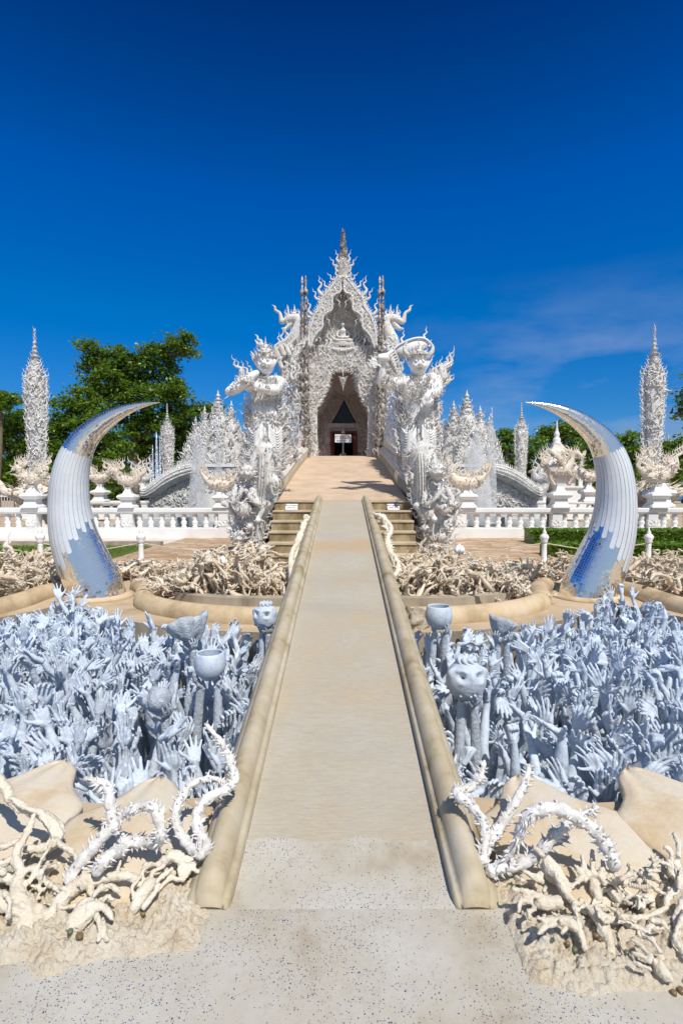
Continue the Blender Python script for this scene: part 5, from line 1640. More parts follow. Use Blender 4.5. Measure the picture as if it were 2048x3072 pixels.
# pediment field and its seated relief
mb = MB()
pf = [(tx(931), tz(1043)), (tx(1123), tz(1043)), (tx(1108), tz(985)), (tx(1082), tz(930)), (tx(1054), tz(870)), (tx(1027), tz(842)), (tx(1000), tz(870)), (tx(972), tz(930)), (tx(946), tz(985))]
mb.add(*prism(pf, D + .38, D + .62))
obj('pediment', mb, 'white', temple, smooth=False)
mb = MB()
for k in range(420):
    z = rr.uniform(tz(1040), tz(870)); hw = np.interp(z, [tz(1043), tz(985), tz(930), tz(870)], [1.4, 1.0, .55, .2])
    x = rr.uniform(0, hw); s = rr.uniform(.12, .22)
    c = CURL if k % 2 else KR[k % 3]; g = np.array([rr.randn() * .5, -.1, 1])
    mb.stamp(c, (x, D + .36, z), g, (0, -1, 0), s); mb.stamp(c, (-x, D + .36, z), g * [-1, 1, 1], (0, -1, 0), s, True)
a = np.linspace(0, 2 * math.pi, 40)
mb.add(*tube(np.stack([.46 * np.cos(a), np.full(40, D + .34), tz(952) + .46 * np.sin(a)], -1), .03, 6))
obj('pediment_relief', mb, 'white', temple)
bm = MB()    # seated figure on a lotus throne
bx, bz_, by = tx(1029), tz(1030), D + .2
bm.add(*ctube([(bx, by, bz_ + .22, .17), (bx, by, bz_ + .42, .16), (bx, by, bz_ + .62, .19), (bx, by, bz_ + .70, .08), (bx, by, bz_ + .76, .06)], 5, 12))
bm.add(*radial((bx, by, bz_ + .86), .10, lambda a_, e: 1 + .12 * G_(a_, e, 0, -.05, .15, .2) + .25 * G_(a_, e, 0, 1.5, 9, .3), 24, 16))
for sx in (-1, 1):
    bm.add(*ctube([(bx + sx * .2, by, bz_ + .62, .065), (bx + sx * .27, by - .03, bz_ + .42, .055), (bx + sx * .18, by - .14, bz_ + .30, .05), (bx + sx * .03, by - .18, bz_ + .28, .04)], 5, 8))
    bm.add(*ctube([(bx + sx * .08, by, bz_ + .2, .1), (bx + sx * .36, by - .06, bz_ + .19, .09), (bx + sx * .25, by - .2, bz_ + .14, .07), (bx - sx * .08, by - .2, bz_ + .14, .06)], 5, 10))
obj('seated_figure', remesh(bm, .018, 2), 'white', temple)
bm = MB()
bm.add(*lathe([(.32, 0), (.42, .04), (.36, .08), (.46, .14), (.40, .2)], 20, (bx, by, bz_ - .10), 1.2, .6))
for k in range(26):
    x = (k - 12.5) / 12.5
    bm.stamp(KR[2], (x * 1.38, D + .05, tz(1046) + .02), (x * .3, -.1, 1), (0, -1, 0), .22)
    bm.stamp(KR[k % 3], (x * 1.38, D + .0, tz(1040) - .02 - .12 * math.cos(x * 1.5) ** 4), (0, -.2, -1), (0, -1, 0), .2, x > 0)
bm.add(*ctube([(-1.45, D + .05, tz(1040), .06), (-.7, D + .0, tz(1041), .07), (0, D - .03, tz(1052), .08), (.7, D + .0, tz(1041), .07), (1.45, D + .05, tz(1040), .06)], 6, 8))
for sx in (-1, 1):
    for j in range(5):
        bm.stamp(FLAME, (bx + sx * (.48 + .16 * j), D + .26, bz_ - .05), (sx * .1, -.1, 1), (0, -1, 0), .85 - .12 * j, sx < 0)
obj('throne_and_attendants', bm, 'white', temple)
# three-tiered bargeboards sweeping down either side of the gable
OUT = [(1028, 838), (1010, 852), (996, 870), (982, 888), (968, 906), (966, 924), (957, 940), (946, 955), (938, 977), (931, 1002), (929, 1026), (928, 1046)]
INN = [(1028, 852), (1022, 856), (1021, 884), (1001, 895), (997, 915), (996, 938), (980, 948), (970, 962), (968, 990), (955, 1004), (943, 1022), (933, 1052)]
for sx in (-1, 1):
    o_ = catmull([(tx(a), 0, tz(b)) for a, b in OUT], 4); i_ = catmull([(tx(a), 0, tz(b)) for a, b in INN], 4)
    ol = [(sx * -1 * p[0], p[2]) for p in o_] + [(sx * -1 * p[0], p[2]) for p in i_[::-1]]
    ar = sum(ol[i][0] * ol[(i + 1) % len(ol)][1] - ol[(i + 1) % len(ol)][0] * ol[i][1] for i in range(len(ol)))
    if ar < 0: ol = ol[::-1]
    mb = MB(); mb.add(*prism(ol, D - .42, D - .12))
    for pth, r in ((o_, .05), (i_, .045)):
        mb.add(*tube(np.stack([-sx * pth[:, 0], np.full(len(pth), D - .43), pth[:, 2]], -1), r, 7))
    bb = obj('bargeboard', mb, 'white', temple)
    mb = MB()
    for i in range(1, len(o_) - 1):
        p = o_[i]; tg = o_[i + 1] - o_[i - 1]; nrm = np.array([-tg[2], 0, tg[0]]) * -1
        if nrm[0] > 0: nrm = -nrm
        nrm /= np.linalg.norm(nrm)
        g = nrm * .8 + np.array([0, 0, .9]); g[0] *= -sx
        mb.stamp(KR[i % 3], (-sx * p[0], D - .25, p[2]), g, (0, -1, 0), .30, sx > 0)
        m_ = o_[i] * .5 + i_[i] * .5
        for kk in range(5):
            w = rr.rand(); m_ = o_[i] * w + i_[i] * (1 - w)
            mb.stamp(CURL if kk % 2 else KR[kk % 3], (-sx * m_[0], D - .44, m_[2] + rr.uniform(-.05, .05)), (rr.randn() * .5, -.12, 1), (0, -1, 0), rr.uniform(.14, .24), sx > 0)
    for (a, b), g, s in (((968, 892), (-.15, 0, 1), .85), ((958, 905), (-.5, 0, .9), .6), ((939, 950), (-.3, 0, 1), .75), ((934, 958), (-.6, 0, .9), .6), ((925, 990), (-.5, 0, .9), .6), ((1003, 846), (-.7, 0, .7), .45), ((985, 868), (-.6, 0, .8), .5), ((924, 1030), (-.9, 0, .5), .55)):
        mb.stamp(FLAME, (-sx * tx(a), D - .25, tz(b)), np.array(g) * [-sx, 1, 1], (0, -1, 0), s, sx > 0)
    for (a, b), s in (((1012, 892), .55), ((982, 948), .55), ((957, 1004), .5), ((1019, 882), .3), ((940, 1026), .45)):
        mb.stamp(FLAME, (-sx * tx(a), D - .3, tz(b)), np.array((.25, 0, -1)) * [-sx, 1, 1], (0, -1, 0), s, sx < 0)
    for (a, b) in ((948, 1030), (938, 1045)):
        mb.stamp(FLAME, (-sx * tx(a), D - .3, tz(b)), np.array((.5, 0, .8)) * [-sx, 1, 1], (0, -1, 0), .6, sx > 0)
    obj('bargeboard_flames', mb, 'white', bb)
# spire over the apex: head cluster, tapering silver core with bristling flames
mb = MB()
zs0 = tz(846); zs1 = tz(692)
def sw(z): return np.interp(z, [tz(846), tz(830), tz(815), tz(800), tz(775), tz(745), tz(715), tz(700), tz(692)], [.28, .36, .37, .28, .20, .14, .08, .035, .008])
prof = [(max(.012, sw(z) * .62), z) for z in np.linspace(zs0, zs1, 26)]
mb.add(*lathe(prof, 8, (tx(1029), D - .1, 0)))
sp = obj('spire', mb, 'tarnish', temple)
mb = MB(); dk = MB()
for k in range(520):
    z = zs0 + (zs1 - zs0) * rr.rand() ** 1.2; a = rr.rand() * 6.28; w = sw(z) * .62
    d = np.array([math.cos(a), math.sin(a), 0]); s = (.10 + .26 * sw(z) / .40) * rr.uniform(.7, 1.2)
    (dk if z > tz(790) else mb).stamp(KR[k % 3] if k % 4 else SPK, np.array([tx(1029), D - .1, z]) + d * w * .9, d * .42 + [0, 0, 1], d, s, k % 2)
for sx in (-1, 1):
    for (a, b, g, s) in ((1045, 822, (1, 0, .2), .4), (1048, 806, (.7, 0, .9), .45), (1044, 835, (1, 0, -.1), .35), (1040, 795, (.3, 0, 1), .5)):
        mb.stamp(CURL if s < .42 else FLAME, (tx(1029) + sx * (tx(a) - tx(1029)), D - .3, tz(b)), np.array(g) * [sx, 1, 1], (0, -1, 0), s * 1.1, sx > 0)
for k in range(12): mb.stamp(KR[k % 3], (tx(1029) + rr.uniform(-.3, .3), D - .35, tz(838)), (rr.randn() * .3, -.3, -1 + rr.rand()), (0, -1, 0), .3)
mb.stamp(SPK, (tx(1029), D - .36, tz(840)), (0, 0, -1), (0, -1, 0), .55)
obj('spire_flames', mb, 'white', sp); obj('dark_flames', dk, 'tarnish', sp)
# gable roof behind and the long hall
def roof(x, ze, zr, y0, y1, th=.12):
    m = MB(); m.add(*prism([(-x, ze - th), (-x + .05, ze - th), (-.02, zr - th * 2), (.02, zr - th * 2), (x - .05, ze - th), (x, ze - th), (x, ze), (x * .55, ze + (zr - ze) * .38), (0, zr), (-x * .55, ze + (zr - ze) * .38), (-x, ze)], y0, y1)); return m
m = roof(1.5, tz(1045), tz(850), D - .08, D + 2.5); rf = obj('roof', m, 'roof_tile', temple, smooth=False)
m = roof(1.9, 7.4, 9.9, D + 2.5, D + 7); obj('roof', m, 'roof_tile', temple, smooth=False)
m = roof(2.3, 6.9, 11.0, D + 7, D + 13.8); obj('roof', m, 'roof_tile', temple, smooth=False)
mb = MB(); mb.add(*box(-2.2, -2.11, YI + .3, D + 14, FZ - 3, 7.3)); mb.add(*box(2.11, 2.2, YI + .3, D + 14, FZ - 3, 7.3)); mb.add(*box(-2.2, 2.2, D + 14.01, D + 14.2, FZ - 3, 8))
obj('hall_wall', mb, 'white', temple, smooth=False)
mb = MB(); mb.add(*box(-3.0, 3.0, 25.02, D + 15, 0, FZ - .25)); mb.add(*box(-3.2, 3.2, 24.98, D + 15.2, 0, .6)); obj('plinth', mb, 'white', temple, smooth=False)
# side piers bristling with carving, and the serpent finials on the eaves
for sx in (-1, 1):
    for (x, y, w, z1) in ((1.72, D + .1, .2, 7.3), (2.15, D + .8, .24, 6.6)):
        mb = MB()
        pr = []
        for j in range(13):
            z = FZ - 1.5 + (z1 - FZ + 1.5) * j / 12
            pr += [(w * (1.0 if j % 2 else 1.2), z), (w * (.85 if j % 2 else 1.25), z + .12)]
        mb.add(*sqtier(sx * x, y, pr))
        for k in range(150):
            a = rr.rand() * 6.28; z = rr.uniform(FZ - 1, z1)
            d = np.array([math.cos(a), -abs(math.sin(a)), 0])
            mb.stamp(KR[k % 3] if k % 2 else CURL, np.array([sx * x, y, z]) + d * w, d * .5 + [0, 0, .9], d, rr.uniform(.2, .38), k % 2)
        obj('pier', mb, 'white', temple)
    # serpent finial: coiled body rising to a raised snout with a long curling horn
    mb = MB()
    Q = lambda a, b, r, dd=0.0: (*(P(2 * CX - a if sx > 0 else a, b, D - .2 + dd)), r)
    mb.add(*ctube([Q(884, 1062, .26), Q(876, 1030, .30), Q(888, 1002, .28), Q(898, 975, .26), Q(892, 957, .22), Q(872, 955, .19), Q(853, 962, .13), Q(838, 962, .04)], 6, 10))
    mb.add(*ctube([Q(880, 962, .12), Q(858, 985, .10), Q(844, 985, .03)], 4, 8))
    mb.add(*ctube([Q(866, 955, .13), Q(846, 966, .11), Q(842, 950, .09), Q(838, 938, .07), Q(826, 930, .06), Q(824, 920, .045), Q(816, 914, .01)], 6, 8))
    ser = obj('serpent_finial', mb, 'white', temple)
    mb = MB()
    for k, (a, b, s) in enumerate(((892, 950, .4), (880, 950, .35), (868, 948, .5), (900, 960, .5), (860, 955, .4), (884, 945, .45), (905, 970, .45), (874, 1000, .3), (870, 1030, .35), (878, 1050, .35))):
        for kk in range(3):
            p = P(2 * CX - a if sx > 0 else a, b, D - .3 + .15 * kk)
            mb.stamp(FLAME if kk == 1 else KR[k % 3], p, (sx * (.3 - .15 * k / 3), 0, 1), (0, -1, 0), s, sx > 0)
    obj('serpent_flames', mb, 'white', ser)
    # filigree flank behind the guardian
    mb = MB()
    for k in range(620):
        z = rr.uniform(2.8, 7.9); x = rr.uniform(1.5, 2.55 - .05 * abs(z - 5)); y = D - .1 - rr.rand() * 1.2
        mb.stamp(KR[k % 3] if k % 3 else CURL, (sx * x, y, z), (sx * rr.randn() * .5, -.5, 1), (0, -1, 0), rr.uniform(.22, .46), k % 2)
    for k in range(14): mb.stamp(FLAME, (sx * (1.55 + .07 * k), D - .6 + .1 * (k % 3), 6.6 + .3 * math.sin(k)), (sx * .35, -.1, 1), (0, -1, 0), 1.2 - .04 * k, sx > 0)
    mb.add(*box(*sorted((sx * 1.55, sx * 2.4)), D - .75, D + .05, 1.0, 7.0))
    obj('filigree_flank', mb, 'white', temple, smooth=True)

# twin chain poles in front of the gable
for sx, xs, lab in ((-1, (908, 918.5), 'pair of tall tarnished chain-like poles left of the temple gable'), (1, (1137, 1146), 'pair of tall tarnished chain-like poles right of the temple gable')):
    dd = 22.0
    root = empty('chain_pole', (tx(sum(xs) / 2, dd), dd, 0), lab, 'pole', 'twin poles before the gable')
    for px in xs:
        mb = MB(); x = tx(px, dd); zb = 2.2; ztop = tz(824, dd)
        rs = np.random.RandomState(int(px))
        pr = []
        nz = 64
        for j in range(nz):
            f = j / (nz - 1); z = zb + (ztop - 1.0 - zb) * f
            pr.append(((.20 - .15 * f) * (1.0 if j % 4 in (0, 1) else .55 + .2 * rs.rand()), z))
        pr += [(.055, ztop - .9), (.03, ztop - .8), (.10, ztop - .74), (.10, ztop - .62), (.04, ztop - .55), (.035, ztop - .35), (.06, ztop - .28), (.045, ztop - .15), (.0, ztop)]
        mb.add(*lathe(pr, 8, (x, dd, 0)))
        for k in range(240):
            f = rs.rand() ** .8; z = zb + (ztop - 1.1 - zb) * f; a = rs.rand() * 6.28; d = np.array([math.cos(a), math.sin(a), 0])
            mb.stamp(KR[k % 3], np.array([x, dd, z]) + d * (.17 - .12 * f), d * .35 + [0, 0, 1], d, (.34 - .2 * f) * rs.uniform(.7, 1.2), k % 2)
        obj('pole', mb, 'tarnish', root)

# blue-white mirrored flame clusters crowning the parapets
for sx, lab in ((-1, 'glittering blue white flame sculpture on the left bridge parapet below the temple'), (1, 'glittering blue white flame sculpture on the right bridge parapet below the temple')):
    root = empty('flame_sculpture', (sx * 1.8, 17.5, bz(17.5) + 1.0), lab, 'sculpture', 'mirrored flame sculptures on the parapets')
    mb = MB(); bd = MB(); rs = np.random.RandomState(12)
    for k in range(14):
        y = 14.2 + k * .42; z0 = bz(y) + 1.0; h = 1.0 + .55 * math.sin(k * 1.9) ** 2 + .5 * (1 - abs(k - 7) / 7)
        bd.add(*ctube([(sx * 1.82, y, z0 - .3, .2), (sx * 1.80, y + .05, z0 + h * .4, .19), (sx * 1.84, y + .1, z0 + h * .8, .1), (sx * 1.84, y + .15, z0 + h, .02)], 4, 8))
        for j in range(34):
            f = rs.rand(); a = rs.rand() * 6.28; d = np.array([math.cos(a) * -sx if False else math.cos(a), math.sin(a), 0])
            mb.stamp(KR[j % 3] if j % 3 else SPK, np.array([sx * 1.82, y, z0 - .2 + h * f]) + d * .17 * (1 - .5 * f), d * .6 + [0, 0, 1], d, rs.uniform(.2, .42), j % 2)
    obj('body', bd, 'silver_white', root); obj('flames', mb, 'silver_white', root)

# ------------------------------------------------------------------ guardians
def guardian(side, lab):
    s = side
    root = empty('guardian_statue', (s * 1.95, 11.7, 0), lab, 'statue', 'guardian statues at the bridge foot')
    if s < 0: g0 = (660, 980)
    else: g0 = (1120, 980)
    K = .17857
    def g(u, v, r, dd=0.0):
        d = 12.25 + dd; p = P(g0[0] + u * K, g0[1] + v * K, d); return (*p, r * K * d / FPX)
    b0 = (640, 1380) if s < 0 else (1150, 1380)
    def b(u, v, r, dd=0.0):
        d = 11.5 + dd; p = P(b0[0] + u * K, b0[1] + v * K, d); return (*p, r * K * d / FPX)
    u1 = (P(g0[0] + 1, 1000, 12.25)[0] - P(g0[0], 1000, 12.25)[0]) * K      # one unit in metres
    rs = np.random.RandomState(40 + s)
    body = MB(); orn = MB(); cloth = MB()
    if s < 0:
        body.add(*ctube([g(760, 760, 85), g(755, 860, 90), g(745, 960, 230), g(735, 1080, 240), g(725, 1220, 200), g(715, 1340, 195), g(730, 1480, 235), g(740, 1620, 262)], 5, 18, .72, up=(0, 1, 0)))
        body.add(*ctube([g(600, 920, 90, -.1), g(990, 930, 110, -.05)], 4, 12))
        # right-hand arm folded across the chest
        body.add(*ctube([g(985, 910, 112, -.02), g(970, 990, 100, -.12), g(900, 1060, 92, -.3), g(760, 1045, 82, -.42), (g(600, 1005, 72, -.46)), g(470, 965, 52, -.48), g(420, 945, 44, -.48)], 5, 14))
        body.add(*ctube([g(620, 930, 95, -.1), g(560, 1000, 85, -.25), g(470, 1010, 76, -.38), g(380, 930, 60, -.45)], 5, 12))
        hd = (765, 620)
        for k in range(4):       # fingers round the club
            body.add(*ctube([g(330 + 34 * k, 850 - 10 * k, 21, -.5), g(318 + 34 * k, 900 - 10 * k, 24, -.62), g(340 + 34 * k, 950 - 8 * k, 21, -.6)], 4, 8))
        body.add(*ctube([g(330, 900, 55, -.5), g(400, 890, 66, -.52), g(450, 930, 52, -.5)], 4, 10))
    else:
        body.add(*ctube([g(770, 800, 120), g(765, 880, 130), g(770, 980, 290), g(760, 1120, 290), g(750, 1260, 250), g(765, 1400, 250), g(775, 1520, 255), g(770, 1640, 260)], 5, 18, .72, up=(0, 1, 0)))
        body.add(*ctube([g(500, 920, 95, -.05), g(1030, 890, 120, -.02)], 4, 12))
        body.add(*ctube([g(500, 925, 95, -.05), g(380, 940, 88, -.2), g(230, 950, 82, -.3), g(130, 930, 72, -.35), g(140, 800, 66, -.42), g(165, 660, 52, -.46), g(180, 560, 48, -.48)], 5, 14))
        body.add(*ctube([g(1030, 890, 120, -.02), g(1065, 990, 100, -.12), g(1060, 1080, 92, -.25), g(1000, 1120, 80, -.42), g(930, 1140, 66, -.5), g(900, 1190, 76, -.52), g(890, 1240, 62, -.52)], 5, 14))
        for k in range(4): body.add(*ctube([g(900 + 30 * k, 1220, 20, -.55), g(890 + 32 * k, 1290, 21, -.56), g(892 + 32 * k, 1335 - 8 * k, 15, -.5)], 3, 8))
        body.add(*ctube([g(850, 1170, 30, -.5), g(830, 1240, 28, -.56), g(845, 1320, 20, -.56)], 3, 8))
        for k in range(4): body.add(*ctube([g(100 + 46 * k, 470 - 8 * k, 22, -.5), g(92 + 48 * k, 500, 25, -.6), g(120 + 46 * k, 550 + 6 * k, 22, -.58)], 3, 8))
        body.add(*ctube([g(100, 520, 58, -.5), g(230, 520, 60, -.5)], 3, 10))
        hd = (755, 640)
    # skirted lower body down to the legs
    body.add(*ctube([g(745, 1600, 258), g(750, 1800, 262), g(760, 2050, 268), g(765, 2350, 262)], 4, 18, .75, up=(0, 1, 0)))
    hc = np.array(g(*hd, 1, -.12)[:3]); HR = 158 * u1
    v, q, t = radial(hc, HR, demon_fn, 80, 56, face=(.05 * s, -1, 0))
    v = (v - hc) * [.95, 1.0, 1.18] + hc
    hm = MB(); hm.add(v, q, t); obj('head', hm, 'smooth_white', root)
    me = remesh(body, .02, 1)
    clutter(orn, me, 200 if s < 0 else 420, .10, .2, seed=77, filt=lambda p: p[2] < 4.35, lift=.01)
    clutter(orn, me, 520, .13, -.1, seed=78, zr=(1.2, 2.9)); clutter(orn, me, 160, .09, .3, seed=79, zr=(3.2, 4.3), lift=.01)
    obj('figure', me, 'smooth_white', root)
    # eyes and fangs catch the eye at close range
    fx = MB()
    for e in (-1, 1):
        az = e * .36; el = .14
        d = np.array([math.sin(az) * math.cos(el), -math.cos(az) * math.cos(el), math.sin(el) * 1.18])
        fx.add(DOT[0] * HR * .36 + hc + d * HR * 1.0, DOT[1], DOT[2])
        fx.stamp(KR[2], hc + np.array([e * .25, -.98, -.62]) * HR, (e * .3, -.2, 1), (0, -1, 0), HR * .5)
        fx.stamp(KR[2], hc + np.array([e * 1.0, -.1, .05]) * HR, (e * .6, -.1, .9), (0, -1, 0), HR * 1.1, e > 0)
        for k in range(5): fx.stamp(KR[k % 3], hc + np.array([e * (.1 + .16 * k), -.95 + .08 * k, .48 + .02 * k]) * HR, (e * 1, -.2, .5), (0, -1, 0), HR * .38, e > 0)
    obj('face_carving', fx, 'white', root)
    # crown
    cr = MB()
    cr.add(*lathe([(HR * 1.02, hc[2] + HR * .55), (HR * 1.12, hc[2] + HR * .7), (HR * .95, hc[2] + HR * .9), (HR * .8, hc[2] + HR * 1.1), (HR * .5, hc[2] + HR * 1.5), (HR * .28, hc[2] + HR * 1.9), (.01, hc[2] + HR * 2.25)], 14, (hc[0], hc[1], 0)))
    for j, (zz, ww, n, sz) in enumerate(((.62, 1.08, 18, .5), (.9, .95, 14, .55), (1.2, .75, 10, .55), (1.6, .45, 8, .5))):
        for k in range(n):
            a_ = k / n * 6.283; d = np.array([math.cos(a_), math.sin(a_), 0])
            cr.stamp(KR[k % 3], hc + d * HR * ww + [0, 0, HR * zz], d * .5 + [0, 0, 1], d, HR * sz * 1.25, k % 2)
    cr.stamp(SPK, hc + [0, 0, HR * 1.9], (0, 0, 1), (0, -1, 0), HR * 1.0)
    if s > 0:
        for e in (-1, 1):   # great horns
            cr.add(*ctube([(hc[0] + e * HR * .8, hc[1], hc[2] + HR * .95, HR * .22), (hc[0] + e * HR * 1.35, hc[1], hc[2] + HR * 1.25, HR * .24), (hc[0] + e * HR * 1.5, hc[1], hc[2] + HR * 1.85, HR * .17), (hc[0] + e * HR * 1.25, hc[1], hc[2] + HR * 2.35, HR * .08), (hc[0] + e * HR * 1.35, hc[1], hc[2] + HR * 2.65, HR * .02)], 6, 10))
        for e in (-1, 0, 1): cr.add(*radial(hc + np.array([e * .55, -.85, .95]) * HR, HR * (.3 if e else .4), demon_fn, 32, 24))
    else:
        cr.add(*radial(hc + np.array([0, -.8, .98]) * HR, HR * .42, demon_fn, 36, 26))
        for pts in ([g(720, 380, 38), g(700, 290, 34), g(650, 300, 30), (g(615, 260, 20)), g(585, 215, 4)], [g(690, 300, 28), g(690, 235, 24), g(640, 215, 18), g(625, 160, 14), g(585, 125, 3)],
                    [g(560, 560, 30), g(570, 500, 26), g(540, 450, 16), g(515, 405, 3)]):
            cr.add(*ctube(pts, 5, 8))
    obj('crown', cr, 'white', root)
    # ornaments: necklace, belts, armlets, and the flame wings at the shoulders
    def swarm(n, fn, size, tp=None, out=(0, -1, 0), up=.8):
        for k in range(n):
            p, gr = fn(rs.rand(), rs.rand())
            orn.stamp((tp or KR)[rs.randint(len(tp or KR))] if rs.rand() < .75 else CURL, p, np.array(gr) + rs.randn(3) * .3 + np.array([0, -.1, 0]), np.array(out) + rs.randn(3) * .2, size * rs.uniform(.6, 1.3), rs.rand() < .5)
    cx0 = hd[0]
    def ring(uc, vc, ru, h, dd):
        def f(a_, b_):
            th = (a_ - .5) * math.pi * 1.15
            p = np.array(g(uc + ru * math.sin(th), vc + h * (b_ - .5), 1, -ru * u1 * .74 * math.cos(th) + dd)[:3]); return p, (.4 * math.sin(th), -.35, .7)
        return f
    swarm(110, ring(750, 930, 230, 130, .02), .13)
    swarm(130, ring(745, 1560, 262, 190, .0), .15)
    swarm(60, ring(735, 1300, 205, 70, .0), .12)
    swarm(90, ring(755, 1800, 268, 260, .0), .12)
    # skirt folds
    for k in range(15):
        a0 = -1.3 + k * .186
        cloth.add(*ctube([g(750 + 265 * math.sin(a0), 1640, 17, -.24 * math.cos(a0)), g(752 + 285 * math.sin(a0 * 1.05), 1840, 20, -.27 * math.cos(a0)), g(757 + 275 * math.sin(a0), 2120, 20, -.27 * math.cos(a0)), g(760 + 268 * math.sin(a0), 2400, 15, -.25 * math.cos(a0))], 5, 8))
    for k in range(9):
        for e in (-1, 1):
            cloth.add(*ctube([g(755 + e * 60, 1660 + 22 * k, 13, -.33), g(755 + e * 190, 1800 + 42 * k, 17, -.3), g(755 + e * 290, 1690 + 50 * k, 12, -.1)], 5, 7))
    cloth.add(*ctube([g(690, 1650, 34, -.30), g(680, 1850, 38, -.31), g(688, 2100, 36, -.30), g(695, 2380, 24, -.28)], 5, 9, .35, up=(0, 1, 0)))
    cloth.add(*ctube([g(820, 1650, 18, -.32), g(845, 1900, 20, -.32), g(865, 2250, 14, -.3)], 5, 8, .5, up=(0, 1, 0)))
    obj('skirt', cloth, 'smooth_white', root)
    if s < 0:
        swarm(60, lambda a_, b_: (np.array(g(430 + 150 * a_, 960 + 80 * (b_ - .5), 1, -.55)[:3]), (-.5, -.2, .5)), .12)
        swarm(60, lambda a_, b_: (np.array(g(800 + 150 * a_, 930 + 150 * (b_ - .3), 1, -.3)[:3]), (.3, -.2, .5)), .12)
        wings = [(1000 + 45 * k, 860 - 58 * k, 300 - 12 * k) for k in range(7)]
    else:
        swarm(120, lambda a_, b_: (np.array(g(560 + 420 * a_, 940 + 330 * (b_ - .3) + 60 * math.sin(a_ * 6), 1, -.36)[:3]), (0, -.3, .4)), .12)
        swarm(50, lambda a_, b_: (np.array(g(180 + 150 * a_, 880 + 130 * b_, 1, -.5)[:3]), (-.3, -.2, .6)), .12)
        wings = [(420 - 22 * k, 820 - 50 * k, 250 - 10 * k) for k in range(7)]
    obj('jewellery', orn, 'white', root)
    wg = MB()
    for (u, v_, L) in wings:
        for k in range(9):
            a_ = -.55 + .13 * k
            p0 = g(u, v_, 26, .05 + .02 * k); p1 = g(u + (1 if s < 0 else -1) * L * .55 * math.cos(a_) * (.4 + k / 9), v_ - L * (.5 + .4 * math.sin(a_ + .6)), 20, .1 + .02 * k); p2 = g(u + (1 if s < 0 else -1) * L * .62 * math.cos(a_) * (.4 + k / 9), v_ - L * (.62 + .5 * math.sin(a_ + .6)), 3, .12)
            if k % 3 == 0: wg.add(*ctube([p0, p1, p2], 4, 6, .6))
            wg.stamp(KR[k % 3], p1[:3], (.3, 0, 1), (0, -1, 0), .26, k % 2)
    if s < 0:
        for (u, v_, z_) in ((1010, 560, .7), (1080, 480, .75), (1180, 480, .6), (960, 440, .45), (1220, 400, .5), (1090, 330, .3), (340, 830, .5), (380, 800, .38), (450, 790, .32), (520, 760, .3), (1230, 900, .4), (1120, 960, .3), (480, 1380, .28), (1050, 700, .6)):
            wg.stamp(FLAME, g(u, v_, 1, -.05)[:3], (-.45 if u < 600 else .12, 0, 1), (0, -1, 0), z_, u < 600)
        for k in range(60): wg.stamp(KR[k % 3], g(1000 + rs.rand() * 290, 420 + rs.rand() * 520, 1, .1 * rs.rand())[:3], (rs.randn() * .4, -.2, 1), (0, -1, 0), rs.uniform(.2, .36), k % 2)
        for k in range(130): wg.stamp(KR[k % 3] if k % 2 else CURL, g(930 + rs.rand() * 380, 1100 + rs.rand() * 1250, 1, .1 + .3 * rs.rand())[:3], (rs.randn() * .5, -.2, 1), (0, -1, 0), rs.uniform(.16, .3), k % 2)
    else:
        for (u, v_, z_) in ((1130, 900, .55), (1180, 880, .75), (1210, 860, .6), (1000, 790, .3), (1060, 790, .4), (1110, 960, .4), (1150, 820, .55), (1000, 1340, .3), (1060, 740, .25), (1140, 1010, .3)):
            wg.stamp(FLAME, g(u, v_, 1, -.02)[:3], (.35, 0, 1), (0, -1, 0), z_, False)
        for k in range(60): wg.stamp(KR[k % 3], g(960 + rs.rand() * 260, 740 + rs.rand() * 240, 1, .1 * rs.rand())[:3], (.4 + rs.randn() * .4, -.2, 1), (0, -1, 0), rs.uniform(.18, .32), k % 2)
        for k in range(130): wg.stamp(KR[k % 3] if k % 2 else CURL, g(380 + rs.rand() * 180, 1150 + rs.rand() * 1200, 1, .1 + .3 * rs.rand())[:3], (rs.randn() * .5, -.2, 1), (0, -1, 0), rs.uniform(.16, .3), k % 2)
        for k in range(70): wg.stamp(KR[k % 3] if k % 2 else CURL, g(1000 + rs.rand() * 90, 1350 + rs.rand() * 900, 1, .1 + .2 * rs.rand())[:3], (rs.randn() * .5, -.2, 1), (0, -1, 0), rs.uniform(.16, .28), k % 2)
    for k in range(70):
        e = -1 if k % 2 else 1; v_ = 1180 + 1250 * rs.rand()
        wu = np.interp(v_, [1180, 1400, 1600, 2400], [225, 230, 270, 290]) * rs.uniform(.9, 1.15)
        wg.stamp(FLAME if k % 3 else KR[k % 3], g(752 + e * wu, v_, 1, rs.uniform(-.1, .2))[:3], (e * rs.uniform(.3, .9), -.1, .8), (0, -1, 0), rs.uniform(.16, .34), e > 0)
    obj('flame_wings', wg, 'white', root)
    # weapon held by the figure: moves with the statue it is cast into
    wp = MB()
    if s < 0:
        wp.add(*ctube([g(110, 1115, 50, -.48), g(160, 1085, 78, -.5), g(260, 1040, 92, -.5), g(380, 960, 88, -.5), g(480, 860, 66, -.45), g(590, 790, 58, -.3), g(640, 770, 40, -.1)], 6, 16))
        for k in range(36):
            th = rs.rand() * 6.28; p = np.array(g(180 + 200 * rs.rand(), 1060, 1, -.5)[:3]); p = np.array(g(200 + 260 * (k / 36), 1070 - 190 * (k / 36), 1, -.5)[:3]); d = np.array([.5 * math.cos(th), -abs(math.sin(th)), math.cos(th)])
            wp.stamp(CURL if k % 2 else KR[k % 3], p + d * .14, d + [-.5, 0, 0], d, .16)
        obj('club', wp, 'smooth_white', root)
    else:
